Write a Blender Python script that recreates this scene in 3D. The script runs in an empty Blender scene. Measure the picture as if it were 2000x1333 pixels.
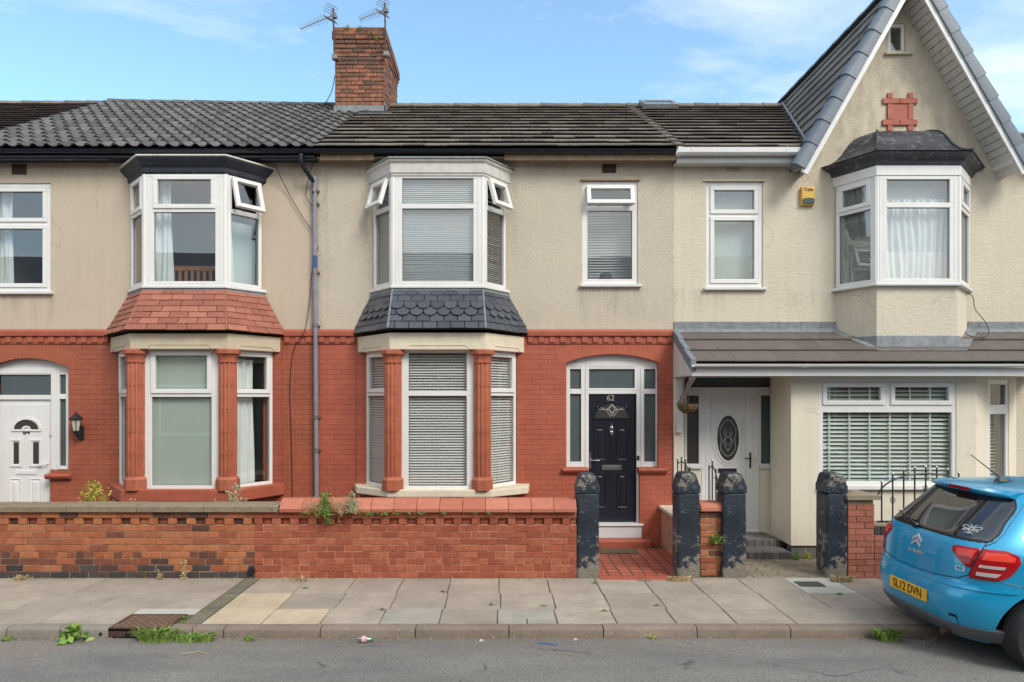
import bpy, bmesh, math, random
from mathutils import Matrix, Vector
random.seed(7)
R = math.radians
SC = bpy.context.scene
COL = SC.collection
# ------------------------------------------------------------ camera
CAMZ, FPX, VX, VY = 2.28, 1333.0, 976.0, 775.0
cam = bpy.data.cameras.new('camera'); co = bpy.data.objects.new('camera', cam); COL.objects.link(co)
co.location = (0, 0, CAMZ); co.rotation_euler = (R(90), 0, 0)
cam.sensor_width = 36; cam.lens = 36*FPX/2000; cam.shift_x = 0.012; cam.shift_y = 0.05425
cam.clip_start = 0.1; cam.clip_end = 2000
SC.camera = co
SC.view_settings.view_transform = 'Standard'; SC.view_settings.look = 'None'
SC.view_settings.gamma = 1; SC.view_settings.exposure = 1.04
# ------------------------------------------------------------ light
SUN_EL, SUN_AZ = 42, 142      # azimuth clockwise from +Y
w = bpy.data.worlds.new('World'); SC.world = w; w.use_nodes = True
nt = w.node_tree; N = nt.nodes; L = nt.links
bg = N['Background']; bg.inputs[1].default_value = 0.15
sky = N.new('ShaderNodeTexSky'); sky.sky_type = 'NISHITA'; sky.sun_disc = False
sky.sun_elevation = R(SUN_EL); sky.sun_rotation = R(SUN_AZ); sky.air_density = 1.0; sky.dust_density = 0.6; sky.ozone_density = 1.6
tc = N.new('ShaderNodeTexCoord'); mp = N.new('ShaderNodeMapping'); mp.inputs['Scale'].default_value = (1.0, 1.0, 3.6)
mp.inputs['Rotation'].default_value = (0.0, R(10), R(20))
nz = N.new('ShaderNodeTexNoise'); nz.inputs['Scale'].default_value = 2.7; nz.inputs['Detail'].default_value = 7; nz.inputs['Roughness'].default_value = .55
nz.inputs['Distortion'].default_value = .5
cr = N.new('ShaderNodeValToRGB'); cr.color_ramp.elements[0].position = .46; cr.color_ramp.elements[1].position = .88
cr.color_ramp.elements[0].color = (.05, .05, .05, 1); cr.color_ramp.elements[1].color = (.9, .9, .9, 1)
mx = N.new('ShaderNodeMix'); mx.data_type = 'RGBA'; mx.inputs['B'].default_value = (5.0, 4.95, 4.8, 1)
L.new(tc.outputs['Generated'], mp.inputs[0]); L.new(mp.outputs[0], nz.inputs['Vector']); sxyz = N.new('ShaderNodeSeparateXYZ'); L.new(tc.outputs['Generated'], sxyz.inputs[0])
mr_ = N.new('ShaderNodeMapRange'); mr_.inputs['From Min'].default_value = .55; mr_.inputs['From Max'].default_value = -.5; mr_.inputs['To Min'].default_value = -.03; mr_.inputs['To Max'].default_value = .34
L.new(sxyz.outputs[1], mr_.inputs[0])
ad1 = N.new('ShaderNodeMath'); ad1.operation = 'MULTIPLY_ADD'; ad1.inputs[1].default_value = .10; L.new(sxyz.outputs[0], ad1.inputs[0]); L.new(mr_.outputs[0], ad1.inputs[2])
ad2 = N.new('ShaderNodeMath'); ad2.operation = 'ADD'; L.new(nz.outputs['Fac'], ad2.inputs[0]); L.new(ad1.outputs[0], ad2.inputs[1]); L.new(ad2.outputs[0], cr.inputs[0])
L.new(cr.outputs[0], mx.inputs['Factor']); tn = N.new('ShaderNodeMix'); tn.data_type = 'RGBA'; tn.blend_type = 'MULTIPLY'; tn.inputs['Factor'].default_value = 1; tn.inputs['B'].default_value = (.80, 1.0, .97, 1)
L.new(sky.outputs[0], tn.inputs['A']); L.new(tn.outputs['Result'], mx.inputs['A']); L.new(mx.outputs['Result'], bg.inputs[0])
sd = bpy.data.lights.new('sun', 'SUN'); sd.energy = 1.35; sd.angle = R(22); sd.color = (1, .965, .90)
so = bpy.data.objects.new('sun', sd); COL.objects.link(so); so.location = (5, -6, 20)
sv = Vector((math.sin(R(SUN_AZ))*math.cos(R(SUN_EL)), math.cos(R(SUN_AZ))*math.cos(R(SUN_EL)), math.sin(R(SUN_EL))))
so.rotation_euler = sv.to_track_quat('Z', 'Y').to_euler()

# ------------------------------------------------------------ helpers
def X(px, Y): return (px-VX)*Y/FPX
def Z(py, Y): return CAMZ-(py-VY)*Y/FPX
YW = 10.45
def XW(px): return X(px, YW)
def ZW(py): return Z(py, YW)

def tag(o, label=None, cat=None, group=None, kind=None):
    if label: o['label'] = label
    if cat: o['category'] = cat
    if group: o['group'] = group
    if kind: o['kind'] = kind
    return o
def empty(name, loc, label=None, cat=None, group=None, rot=(0, 0, 0)):
    o = bpy.data.objects.new(name, None); COL.objects.link(o); o.location = loc; o.rotation_euler = rot
    o.empty_display_size = .1
    return tag(o, label, cat, group)
def wloc(o):
    v = Vector((0, 0, 0))
    while o: v += o.location; o = o.parent
    return v
def FR(ox, oy, ux, uy, oz=0):
    """frame: a along u, d outward (towards the street), z up"""
    l = math.hypot(ux, uy); ux /= l; uy /= l
    return Matrix(((ux, uy, 0, ox), (uy, -ux, 0, oy), (0, 0, 1, oz), (0, 0, 0, 1)))
FW = FR(0, YW, 1, 0)       # facade plane: (a=X, d towards street, z)

class MB:
    def __init__(s, T=None): s.v = []; s.f = []; s.m = []; s.T = T; s.mi = 0
    def pts(s, P):
        b = len(s.v)
        for p in P:
            p = Vector(p)
            s.v.append(tuple(s.T @ p) if s.T else tuple(p))
        return b
    def face(s, P):
        b = s.pts(P); s.f.append(tuple(range(b, b+len(P)))); s.m.append(s.mi); return s
    def hexa(s, P):
        b = s.pts(P)
        for q in ((0,3,2,1),(4,5,6,7),(0,1,5,4),(1,2,6,5),(2,3,7,6),(3,0,4,7)):
            s.f.append(tuple(b+i for i in q)); s.m.append(s.mi)
        return s
    def box(s, x0, x1, y0, y1, z0, z1):
        return s.hexa([(x0,y0,z0),(x1,y0,z0),(x1,y1,z0),(x0,y1,z0),(x0,y0,z1),(x1,y0,z1),(x1,y1,z1),(x0,y1,z1)])
    def loft(s, rings, cap=True, close=True):
        n = len(rings[0]); b = s.pts([p for r in rings for p in r])
        for i in range(len(rings)-1):
            for j in range(n if close else n-1):
                k = (j+1) % n
                s.f.append((b+i*n+j, b+i*n+k, b+(i+1)*n+k, b+(i+1)*n+j)); s.m.append(s.mi)
        if cap:
            s.f.append(tuple(b+j for j in reversed(range(n)))); s.m.append(s.mi)
            s.f.append(tuple(b+(len(rings)-1)*n+j for j in range(n))); s.m.append(s.mi)
        return s
    def prism(s, poly, ax, a, b):
        """poly of 2-tuples in the two other axes, extruded along axis ax from a to b"""
        def mk(p, t):
            return {0: (t, p[0], p[1]), 1: (p[0], t, p[1]), 2: (p[0], p[1], t)}[ax]
        return s.loft([[mk(p, a) for p in poly], [mk(p, b) for p in poly]])
    def tube(s, P, r, n=8, r2=None):
        P = [Vector(p) for p in P]; rings = []
        for i, p in enumerate(P):
            t = (P[min(i+1, len(P)-1)]-P[max(i-1, 0)]).normalized()
            a = t.cross(Vector((0, 0, 1)))
            if a.length < .05: a = t.cross(Vector((0, 1, 0)))
            a.normalize(); c = t.cross(a)
            rr = r if r2 is None else r+(r2-r)*i/(len(P)-1)
            rings.append([p+a*rr*math.cos(2*math.pi*k/n)+c*rr*math.sin(2*math.pi*k/n) for k in range(n)])
        return s.loft(rings)
    def lathe(s, c, prof, n=20, ax=2):
        rings = []
        for r, h in prof:
            ring = []
            for k in range(n):
                a = 2*math.pi*k/n; u, v = r*math.cos(a), r*math.sin(a)
                d = {2: (u, v, h), 1: (u, h, v), 0: (h, u, v)}[ax]
                ring.append((c[0]+d[0], c[1]+d[1], c[2]+d[2]))
            rings.append(ring)
        return s.loft(rings)
    def grid(s, rows):
        n = len(rows[0]); b = s.pts([p for r in rows for p in r])
        for i in range(len(rows)-1):
            for j in range(n-1):
                s.f.append((b+i*n+j, b+i*n+j+1, b+(i+1)*n+j+1, b+(i+1)*n+j)); s.m.append(s.mi)
        return s
    def build(s, name, mats, parent=None, smooth=0, bevel=0, local=False, recalc=True, seg=1):
        off = Vector((0, 0, 0)) if (local or not parent) else wloc(parent)
        me = bpy.data.meshes.new(name)
        me.from_pydata([tuple(Vector(v)-off) for v in s.v], [], s.f)
        for m in (mats if isinstance(mats, (list, tuple)) else [mats]): me.materials.append(m)
        me.polygons.foreach_set('material_index', s.m)
        if recalc:
            bm = bmesh.new(); bm.from_mesh(me); bmesh.ops.recalc_face_normals(bm, faces=bm.faces); bm.to_mesh(me); bm.free()
        if smooth:
            me.polygons.foreach_set('use_smooth', [True]*len(me.polygons))
            me.set_sharp_from_angle(angle=R(smooth))
        me.update()
        o = bpy.data.objects.new(name, me); COL.objects.link(o)
        if parent: o.parent = parent
        if bevel:
            b = o.modifiers.new('bevel', 'BEVEL'); b.width = bevel; b.segments = seg; b.limit_method = 'ANGLE'; b.angle_limit = R(40)
        return o
def text(name, s, size, T, m, parent=None, ext=.002, align='CENTER', sx=1, bold=0, local=False, spacing=1):
    c = bpy.data.curves.new(name, 'FONT'); c.body = s; c.size = size; c.extrude = ext; c.align_x = align; c.align_y = 'CENTER'; c.offset = bold
    c.space_character = spacing
    t = bpy.data.objects.new(name, c); COL.objects.link(t)
    bpy.context.view_layer.update()
    me = bpy.data.meshes.new_from_object(t.evaluated_get(bpy.context.evaluated_depsgraph_get()))
    bpy.data.objects.remove(t)
    # text lies in XY; map to (a, z) plane with +Z of text outward
    K = Matrix(((sx, 0, 0, 0), (0, 0, 1, 0), (0, 1, 0, 0), (0, 0, 0, 1)))
    me.transform(T @ K)
    if parent and not local: me.transform(Matrix.Translation(-wloc(parent)))
    me.materials.clear(); me.materials.append(m)
    bm = bmesh.new(); bm.from_mesh(me); bmesh.ops.recalc_face_normals(bm, faces=bm.faces); bm.to_mesh(me); bm.free()
    o = bpy.data.objects.new(name, me); COL.objects.link(o); o.parent = parent
    return o

# ------------------------------------------------------------ materials
def S(r, g, b):
    f = lambda c: (c/255/12.92 if c/255 <= .04045 else ((c/255+.055)/1.055)**2.4)
    return (f(r), f(g), f(b), 1)
class NT:
    def __init__(s, name):
        s.m = bpy.data.materials.new(name); s.m.use_nodes = True; s.t = s.m.node_tree; s.p = s.t.nodes['Principled BSDF']
        s.tc = s.n('ShaderNodeTexCoord'); s.vec = s.tc.outputs['Object']
    def n(s, t, **k):
        x = s.t.nodes.new(t)
        for a, b in k.items(): setattr(x, a, b)
        return x
    def l(s, a, b): s.t.links.new(a, b)
    def noise(s, scale, detail=4, rough=.55, sc=None, vec=None, dist=0):
        x = s.n('ShaderNodeTexNoise'); x.inputs['Scale'].default_value = scale; x.inputs['Detail'].default_value = detail; x.inputs['Roughness'].default_value = rough
        x.inputs['Distortion'].default_value = dist
        v = vec or s.vec
        if sc:
            m = s.n('ShaderNodeMapping'); m.inputs['Scale'].default_value = sc; s.l(v, m.inputs[0]); v = m.outputs[0]
        s.l(v, x.inputs['Vector']); return x.outputs['Fac']
    def ramp(s, fac, stops):
        r = s.n('ShaderNodeValToRGB'); e = r.color_ramp.elements
        while len(e) < len(stops): e.new(.5)
        for i, (p, c) in enumerate(stops):
            e[i].position = p; e[i].color = c if isinstance(c, tuple) else (c, c, c, 1)
        s.l(fac, r.inputs[0]); return r.outputs[0]
    def mix(s, fac, a, b, mode='MIX'):
        x = s.n('ShaderNodeMix', data_type='RGBA', blend_type=mode)
        for k, v in (('Factor', fac), ('A', a), ('B', b)):
            if hasattr(v, 'is_linked') or hasattr(v, 'links'): s.l(v, x.inputs[k])
            else: x.inputs[k].default_value = v
        return x.outputs['Result']
    def math(s, op, a, b=0):
        x = s.n('ShaderNodeMath', operation=op)
        for i, v in enumerate((a, b)):
            if hasattr(v, 'links'): s.l(v, x.inputs[i])
            else: x.inputs[i].default_value = v
        return x.outputs[0]
    def bump(s, h, dist=.004, strength=1.0, prev=None):
        b = s.n('ShaderNodeBump'); b.inputs['Distance'].default_value = dist; b.inputs['Strength'].default_value = strength
        s.l(h, b.inputs['Height'])
        if prev: s.l(prev, b.inputs['Normal'])
        return b.outputs['Normal']
    def col(s, c):
        if hasattr(c, 'links'): s.l(c, s.p.inputs['Base Color'])
        else: s.p.inputs['Base Color'].default_value = c
    def rough(s, r):
        if hasattr(r, 'links'): s.l(r, s.p.inputs['Roughness'])
        else: s.p.inputs['Roughness'].default_value = r
    def island(s, stops):
        g = s.n('ShaderNodeNewGeometry'); return s.ramp(g.outputs['Random Per Island'], stops)
    def normal(s, n): s.l(n, s.p.inputs['Normal'])
def dk(c, k): return (c[0]*k, c[1]*k, c[2]*k, 1)

def simple(name, c, rough=.5, var=.12, vs=5, bump=0, bs=80, metal=0, isl=0, spec=.5, streak=0):
    t = NT(name); n = t.noise(vs, 6, .6)
    cc = t.mix(t.ramp(n, [(.3, 0.0), (.7, 1.0)]), dk(c, 1-var), dk(c, 1+var))
    if isl: cc = t.mix(1.0, cc, t.island([(0, 1-isl), (1, 1+isl)]), 'MULTIPLY')
    if streak:
        st = t.ramp(t.noise(7, 5, .6, (1.6, 1.6, .16)), [(.5, 0.0), (.75, 1.0)])
        cc = t.mix(t.math('MULTIPLY', st, streak), cc, dk(c, .45))
    t.col(cc); t.rough(rough); t.p.inputs['Metallic'].default_value = metal
    t.p.inputs['Specular IOR Level'].default_value = spec
    if bump: t.normal(t.bump(t.noise(bs, 4, .6), bump))
    return t.m
def bricktex(name, cols, mortar, bump=.004, wear=None, wlo=.6, bw=.225, rh=.077, msz=.006, shade=.22):
    t = NT(name)
    sp = t.n('ShaderNodeSeparateXYZ'); t.l(t.vec, sp.inputs[0]); cb = t.n('ShaderNodeCombineXYZ')
    t.l(t.math('ADD', sp.outputs[0], sp.outputs[1]), cb.inputs[0]); t.l(sp.outputs[2], cb.inputs[1])
    b = t.n('ShaderNodeTexBrick'); t.l(cb.outputs[0], b.inputs['Vector'])
    b.inputs['Scale'].default_value = 1; b.inputs['Brick Width'].default_value = bw; b.inputs['Row Height'].default_value = rh
    b.inputs['Mortar Size'].default_value = msz; b.inputs['Mortar Smooth'].default_value = .3; b.inputs['Bias'].default_value = 0
    b.inputs['Color1'].default_value = cols[0]; b.inputs['Color2'].default_value = cols[1]; b.inputs['Mortar'].default_value = mortar
    jm = t.ramp(t.noise(3.1, 7, .75), [(.44, .05), (.72, .7)])       # joints only show where the paint has thinned
    bc = t.mix(t.math('MULTIPLY', b.outputs['Fac'], t.math('SUBTRACT', 1.0, jm)), b.outputs['Color'], cols[0])
    c = t.mix(t.ramp(t.noise(2.2, 6, .65), [(.35, 0.0), (.7, 1.0)]), bc, t.mix(1.0, b.outputs['Color'], (1-shade, 1-shade, 1-shade, 1), 'MULTIPLY'))
    c = t.mix(t.math('MULTIPLY', t.ramp(t.noise(45, 3, .7), [(.35, 1.0), (.6, 0.0)]), .25), c, dk(cols[0], .6))
    if wear: c = t.mix(t.ramp(t.noise(9, 8, .75), [(wlo, 0.0), (wlo+.05, 1.0)]), c, wear)
    t.col(c); t.rough(.62)
    nb = t.bump(t.math('SUBTRACT', 1.0, t.math('MULTIPLY', b.outputs['Fac'], t.math('ADD', jm, .15))), bump); t.normal(t.bump(t.noise(120, 3), .0012, 1, nb))
    return t.m
def islandmat(name, stops, rough=.8, n_dark=.3, bump=.002, bs=60, spots=None, slo=.62, ss=8, vs=14):
    t = NT(name); c = t.island(stops)
    c = t.mix(t.math('MULTIPLY', t.ramp(t.noise(vs, 7, .7), [(.35, 1.0), (.62, 0.0)]), n_dark), c, dk(stops[0][1], .4))
    if spots: c = t.mix(t.ramp(t.noise(ss, 8, .75), [(slo, 0.0), (slo+.07, 1.0)]), c, spots)
    t.col(c); t.rough(rough)
    t.normal(t.bump(t.noise(bs, 5, .65), bump)); return t.m

def patchy(name, a, b, lo, rough, sc):
    t = NT(name); c = t.mix(t.ramp(t.noise(4, 6, .65), [(.35, 0.0), (.7, 1.0)]), dk(a, .75), dk(a, 1.25))
    c = t.mix(t.ramp(t.noise(9, 9, .78, sc), [(lo, 0.0), (lo+.09, .8)]), c, b); t.col(c); t.rough(rough); t.normal(t.bump(t.noise(22, 6, .7), .006)); return t.m

def m_render(name, c, bs, bump, c2, streak=.35, var=.12, pebble=False, drange=(5.35, 6.0), stains=()):
    t = NT(name)
    cc = t.mix(t.ramp(t.noise(1.3, 7, .62), [(.3, 0.0), (.72, 1.0)]), dk(c, 1-var), dk(c, 1+var*.6))
    st = t.ramp(t.noise(5, 6, .65, (1.8, 1.8, .12)), [(.47, 0.0), (.78, 1.0)])
    cc = t.mix(t.math('MULTIPLY', st, streak*.8), cc, c2)
    cc = t.mix(t.math('MULTIPLY', t.ramp(t.noise(2.6, 9, .8), [(.54, 0.0), (.66, 1.0)]), streak*1.2), cc, c2)
    cc = t.mix(t.math('MULTIPLY', t.ramp(t.noise(60, 3, .7), [(.38, 1.0), (.55, 0.0)]), .22), cc, dk(c, .62))
    # grime washed down from the eaves
    sp = t.n('ShaderNodeSeparateXYZ'); t.l(t.vec, sp.inputs[0])
    g = t.n('ShaderNodeMapRange'); g.inputs['From Min'].default_value = drange[0]; g.inputs['From Max'].default_value = drange[1]
    t.l(sp.outputs[2], g.inputs[0])
    gg = t.math('MULTIPLY', g.outputs[0], t.ramp(t.noise(4, 7, .7, (1, 1, .4)), [(.35, 0.0), (.75, 1.0)]))
    cc = t.mix(t.math('MULTIPLY', gg, .75), cc, c2)
    if stains:
        sk = t.ramp(t.noise(9, 6, .7, (1, 1, .10)), [(.44, 0.0), (.64, 1.0)])
        for (sx0, sx1, sz1, ln_) in stains:      # run-off marks below sills and copings
            def mr2(v, a, b):
                q = t.n('ShaderNodeMapRange'); q.interpolation_type = 'SMOOTHSTEP'; q.inputs['From Min'].default_value = a; q.inputs['From Max'].default_value = b; t.l(v, q.inputs[0]); return q.outputs[0]
            mm = t.math('MULTIPLY', mr2(sp.outputs[0], sx0-.06, sx0+.04), mr2(sp.outputs[0], sx1+.06, sx1-.04))
            mm = t.math('MULTIPLY', mm, t.math('MULTIPLY', mr2(sp.outputs[2], sz1-ln_, sz1), mr2(sp.outputs[2], sz1+.05, sz1+.0)))
            cc = t.mix(t.math('MULTIPLY', t.math('MULTIPLY', mm, sk), .3), cc, c2)
    dn = t.n('ShaderNodeTexNoise'); dn.inputs['Scale'].default_value = 2.5; dn.inputs['Detail'].default_value = 6; t.l(t.vec, dn.inputs['Vector'])
    dv = t.n('ShaderNodeVectorMath', operation='MULTIPLY_ADD'); t.l(dn.outputs['Color'], dv.inputs[0]); dv.inputs[1].default_value = (.5, .5, .5); t.l(t.vec, dv.inputs[2])
    cv = t.n('ShaderNodeTexVoronoi', feature='DISTANCE_TO_EDGE'); cv.inputs['Scale'].default_value = .9; t.l(dv.outputs[0], cv.inputs['Vector'])
    ck = t.math('MULTIPLY', t.ramp(cv.outputs['Distance'], [(.0015, 1.0), (.006, 0.0)]), t.ramp(t.noise(.9, 3), [(.52, 0.0), (.60, .45)]))
    cc = t.mix(ck, cc, dk(c2, .8))
    t.col(cc); t.rough(.9)
    if pebble:
        v = t.n('ShaderNodeTexVoronoi'); v.inputs['Scale'].default_value = bs; t.l(t.vec, v.inputs['Vector'])
        h = t.math('ADD', t.math('SUBTRACT', 1.0, v.outputs['Distance']), t.noise(bs*.55, 3)); t.normal(t.bump(h, bump))
    else: t.normal(t.bump(t.noise(bs, 6, .65, (1, 1, 1.6)), bump))
    return t.m
M = {}
M['render64'] = m_render('smooth_beige_render', S(190,174,154), 30, .003, S(118,102,86), .12, .06, stains=((-2.8, -1.3, 3.83, .7), (.75, 1.95, 3.8, .5), (1.9, 2.6, 5.9, .8)))
M['render62'] = m_render('pebbledash_render', S(218,205,184), 105, .012, S(116,98,80), .10, .09, True, (5.5, 6.0), ((1.28, 2.25, 3.93, .8), (.1, .35, 5.5, 1.6), (-2.0, -1.75, 5.4, 1.6), (-2.72, -2.5, 5.6, 2.3)))
M['render60'] = m_render('trowelled_cream_render', S(208,197,176), 16, .012, S(134,118,98), .16, .09, False, (5.35, 6.0), ((-2.9, -1.95, 3.9, .7), (-.95, .15, 3.85, .5), (.9, 1.2, 3.85, .6), (-1.5, -1.15, 5.8, .9), (-.35, .35, 7.45, .5)))
M['creamwall'] = m_render('cream_painted_wall', S(220,210,190), 12, .002, S(150,136,112), .2, .05, False, (9, 10))
M['brick64'] = bricktex('painted_brick_orange', (S(160,84,58), S(168,91,64)), S(118,58,42), .0035, S(120,66,46), .66)
M['brick62'] = bricktex('painted_brick_red', (S(172,87,63), S(180,94,69)), S(128,62,46), .0035, S(176,112,92), .74)
M['redpaint'] = simple('red_masonry_paint', S(162,84,62), .6, .14, 7, .002, 60, streak=.25)
M['redcoping'] = islandmat('red_coping_stone', [(0, S(170,98,76)), (1, S(190,118,94))], .75, .25, .003, 40, S(126,86,70), .64)
M['column'] = simple('terracotta_column', S(164,90,64), .6, .16, 9, .002, 50, streak=.25)
M['creamstone'] = simple('cream_painted_stone', S(212,200,176), .65, .07, 5, .002, 40, streak=.22)
M['creamstone64'] = simple('buff_painted_stone', S(192,177,152), .65, .07, 5, .002, 40, streak=.2)
M['upvc'] = simple('white_upvc', S(220,218,214), .3, .04, 3, streak=.13)
M['upvcgrey'] = simple('grey_white_upvc', S(205,203,200), .4, .04, 4, streak=.14)
M['whitewood'] = simple('weathered_white_wood', S(198,194,186), .6, .10, 8, .003, 40, streak=.35)
M['oldwood'] = simple('bare_brown_wood', S(150,128,104), .8, .25, 12, .004, 40, streak=.4)
M['blackwood'] = patchy('flaking_black_wood', S(34,38,48), S(134,126,112), .60, .5, (.5, .5, 3))
M['gasket'] = simple('black_gasket', S(24,25,28), .6)
M['slate'] = islandmat('blue_black_slate', [(0, S(58,62,70)), (1, S(78,82,90))], .42, .3, .003, 30)
M['clay'] = islandmat('red_clay_tile', [(0, S(140,84,66)), (.6, S(156,96,77)), (1, S(168,108,88))], .75, .3, .003, 40, S(120,86,70), .68)
M['pantile'] = islandmat('grey_roof_tile', [(0, S(78,76,74)), (1, S(110,107,104))], .85, .5, .004, 50, S(96,98,72), .68, 12)
M['flattile'] = islandmat('brown_roof_tile', [(0, S(98,91,82)), (1, S(138,127,114))], .78, .55, .004, 40, S(92,90,50), .66, 16)
M['flattile60'] = islandmat('grey_brown_roof_tile', [(0, S(98,90,82)), (1, S(128,118,106))], .75, .45, .003, 40, S(128,112,56), .68, 2.5)
M['porchtile'] = islandmat('smooth_brown_porch_tile', [(0, S(94,85,79)), (1, S(102,93,87))], .65, .3, .002, 30, S(150,120,60), .76, 3)
M['oldslate'] = islandmat('old_reddish_slate', [(0, S(72,62,62)), (1, S(100,86,84))], .6, .3, .002, 50)
M['vergetile'] = islandmat('blue_grey_ridge_tile', [(0, S(92,102,114)), (1, S(114,122,132))], .5, .2, .002, 40)
M['underlay'] = simple('dark_roof_underlay', S(20,19,18), .9)
M['mossyunder'] = simple('mossy_underlay', S(38,36,24), .95, .4, 20)
M['lead'] = simple('grey_lead_flashing', S(120,124,126), .55, .25, 10, .004, 25, streak=.4)
M['leadblack'] = patchy('weathered_black_lead', S(52,54,60), S(128,128,126), .54, .45, (1, 1, 1.6))
M['gutterblack'] = simple('black_gutter_paint', S(18,24,36), .3, .3, 10)
M['pipegrey'] = simple('grey_downpipe', S(128,130,138), .45, .15, 8, streak=.4)
M['cable'] = simple('black_cable', S(40,38,38), .6)
M['metalgrey'] = simple('galvanised_metal', S(130,128,124), .4, .2, 30, metal=.6)
M['rustmetal'] = simple('rusty_dark_metal', S(84,62,54), .7, .3, 30, .002, 100, metal=.3)
M['iron'] = simple('black_wrought_iron', S(30,32,36), .45)
M['badge'] = simple('chrome_badge', S(206,208,210), .25, .04, metal=.35)
M['silver'] = simple('bright_silver_metal', S(200,198,194), .22, .05, metal=1)
M['door_navy'] = None
def woodgrain(name, c):
    t = NT(name); g = t.noise(18, 6, .6, (1, 1, .09), dist=1.2)
    t.col(t.mix(t.ramp(g, [(.35, 0.0), (.65, 1.0)]), dk(c, .7), dk(c, 1.35))); t.rough(.34); t.normal(t.bump(g, .004)); return t.m
M['door_navy'] = woodgrain('navy_woodgrain_door', S(25,28,37))
def glass(name, k=.12, tint=(1, 1, 1, 1), rough=0.0, addf=1.0, wave=.0012):
    t = NT(name); t.t.nodes.remove(t.p); out = t.t.nodes['Material Output']
    tr = t.n('ShaderNodeBsdfTransparent'); tr.inputs[0].default_value = tint
    gl = t.n('ShaderNodeBsdfGlossy'); gl.inputs['Roughness'].default_value = rough
    if wave: t.l(t.bump(t.noise(1.6, 1, .3), wave), gl.inputs['Normal'])
    fr = t.n('ShaderNodeFresnel'); fr.inputs[0].default_value = 1.5
    mx = t.n('ShaderNodeMixShader'); ge = t.n('ShaderNodeNewGeometry'); t.l(t.math('MULTIPLY', t.math('MINIMUM', t.math('ADD', t.math('MULTIPLY', fr.outputs[0], addf), k), 1.0), t.math('SUBTRACT', 1.0, ge.outputs['Backfacing'])), mx.inputs[0])
    t.l(tr.outputs[0], mx.inputs[1]); t.l(gl.outputs[0], mx.inputs[2]); t.l(mx.outputs[0], out.inputs[0]); return t.m
M['glass'] = glass('window_glass', .16, (.93, .96, .96, 1))
M['glass_low'] = glass('clear_window_glass', .09, (.95, .97, .96, 1))
M['carglass'] = glass('tinted_car_glass', .10, (.10, .11, .12, 1))
def frosted(name, c):
    t = NT(name); t.col(c); t.rough(.22); t.normal(t.bump(t.noise(70, 3), .006)); return t.m
M['frosted'] = frosted('dark_patterned_glass', S(78,88,88))
M['frosted_dk'] = frosted('dark_leaded_glass', S(58,54,52))
M['blind'] = simple('white_blind_slats', S(196,196,194), .5, .03)
M['blind_cream'] = simple('cream_blind_slats', S(226,222,218), .5, .03)
M['blind_green'] = simple('pale_wood_slats', S(216,219,211), .5, .03)
M['roller'] = simple('pale_roller_blind', S(176,184,174), .8, .03)
M['curtain'] = simple('white_curtain', S(225,226,224), .85, .04)
M['room'] = simple('dim_room_wall', S(120,124,132), .9, .1)
M['roomfloor'] = simple('dim_room_floor', S(70,64,60), .9, .1)
M['paintwood'] = simple('orange_pine', S(190,130,90), .5, .1)
M['asphalt'] = None
M['mossclump'] = simple('dry_moss', S(112,108,66), 1, .4, 20)
# ------------------------------------------------------------ ground
m = NT('asphalt'); c = m.ramp(m.noise(1.1, 8, .6, (.5, 1.6, 1)), [(.3, S(112,109,105)), (.7, S(138,134,128))])
sp_ = m.n('ShaderNodeTexVoronoi'); sp_.inputs['Scale'].default_value = 75; m.l(m.vec, sp_.inputs['Vector'])
c = m.mix(m.math('MULTIPLY', m.ramp(sp_.outputs['Color'], [(.5, 0.0), (.62, 1.0)]), .35), c, S(70,69,68))
c = m.mix(m.ramp(m.noise(190, 2, .5), [(.68, 0.0), (.74, .6)]), c, S(168,164,158))
sep = m.n('ShaderNodeSeparateXYZ'); m.l(m.vec, sep.inputs[0]); gr = m.n('ShaderNodeMapRange'); m.l(sep.outputs[1], gr.inputs[0])
gr.inputs['From Min'].default_value = 6.35; gr.inputs['From Max'].default_value = 6.72
dirt = m.math('MULTIPLY', gr.outputs[0], m.ramp(m.noise(3.2, 7, .7, (.6, 2, 1)), [(.3, .35), (.6, 1.0)]))
c = m.mix(m.math('MULTIPLY', dirt, .75), c, S(112,100,88))
dn = m.n('ShaderNodeTexNoise'); dn.inputs['Scale'].default_value = 1.4; dn.inputs['Detail'].default_value = 8; m.l(m.vec, dn.inputs['Vector'])
dv = m.n('ShaderNodeVectorMath', operation='MULTIPLY_ADD'); m.l(dn.outputs['Color'], dv.inputs[0]); dv.inputs[1].default_value = (1.1, 1.1, 1.1); m.l(m.vec, dv.inputs[2])
cv = m.n('ShaderNodeTexVoronoi', feature='DISTANCE_TO_EDGE'); cv.inputs['Scale'].default_value = .42; m.l(dv.outputs[0], cv.inputs['Vector'])
ck = m.math('MULTIPLY', m.ramp(cv.outputs['Distance'], [(.002, 1.0), (.008, 0.0)]), m.ramp(m.noise(1.3, 4), [(.5, 0.0), (.58, .8)]))
c = m.mix(ck, c, S(56,54,52)); c = m.mix(m.ramp(m.noise(.7, 6, .7, (.5, 1.3, 1)), [(.56, 0.0), (.66, .4)]), c, S(92,90,88))
m.col(c); m.rough(.9); m.normal(m.bump(m.noise(150, 3, .6), .006)); M['asphalt'] = m.m
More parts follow.
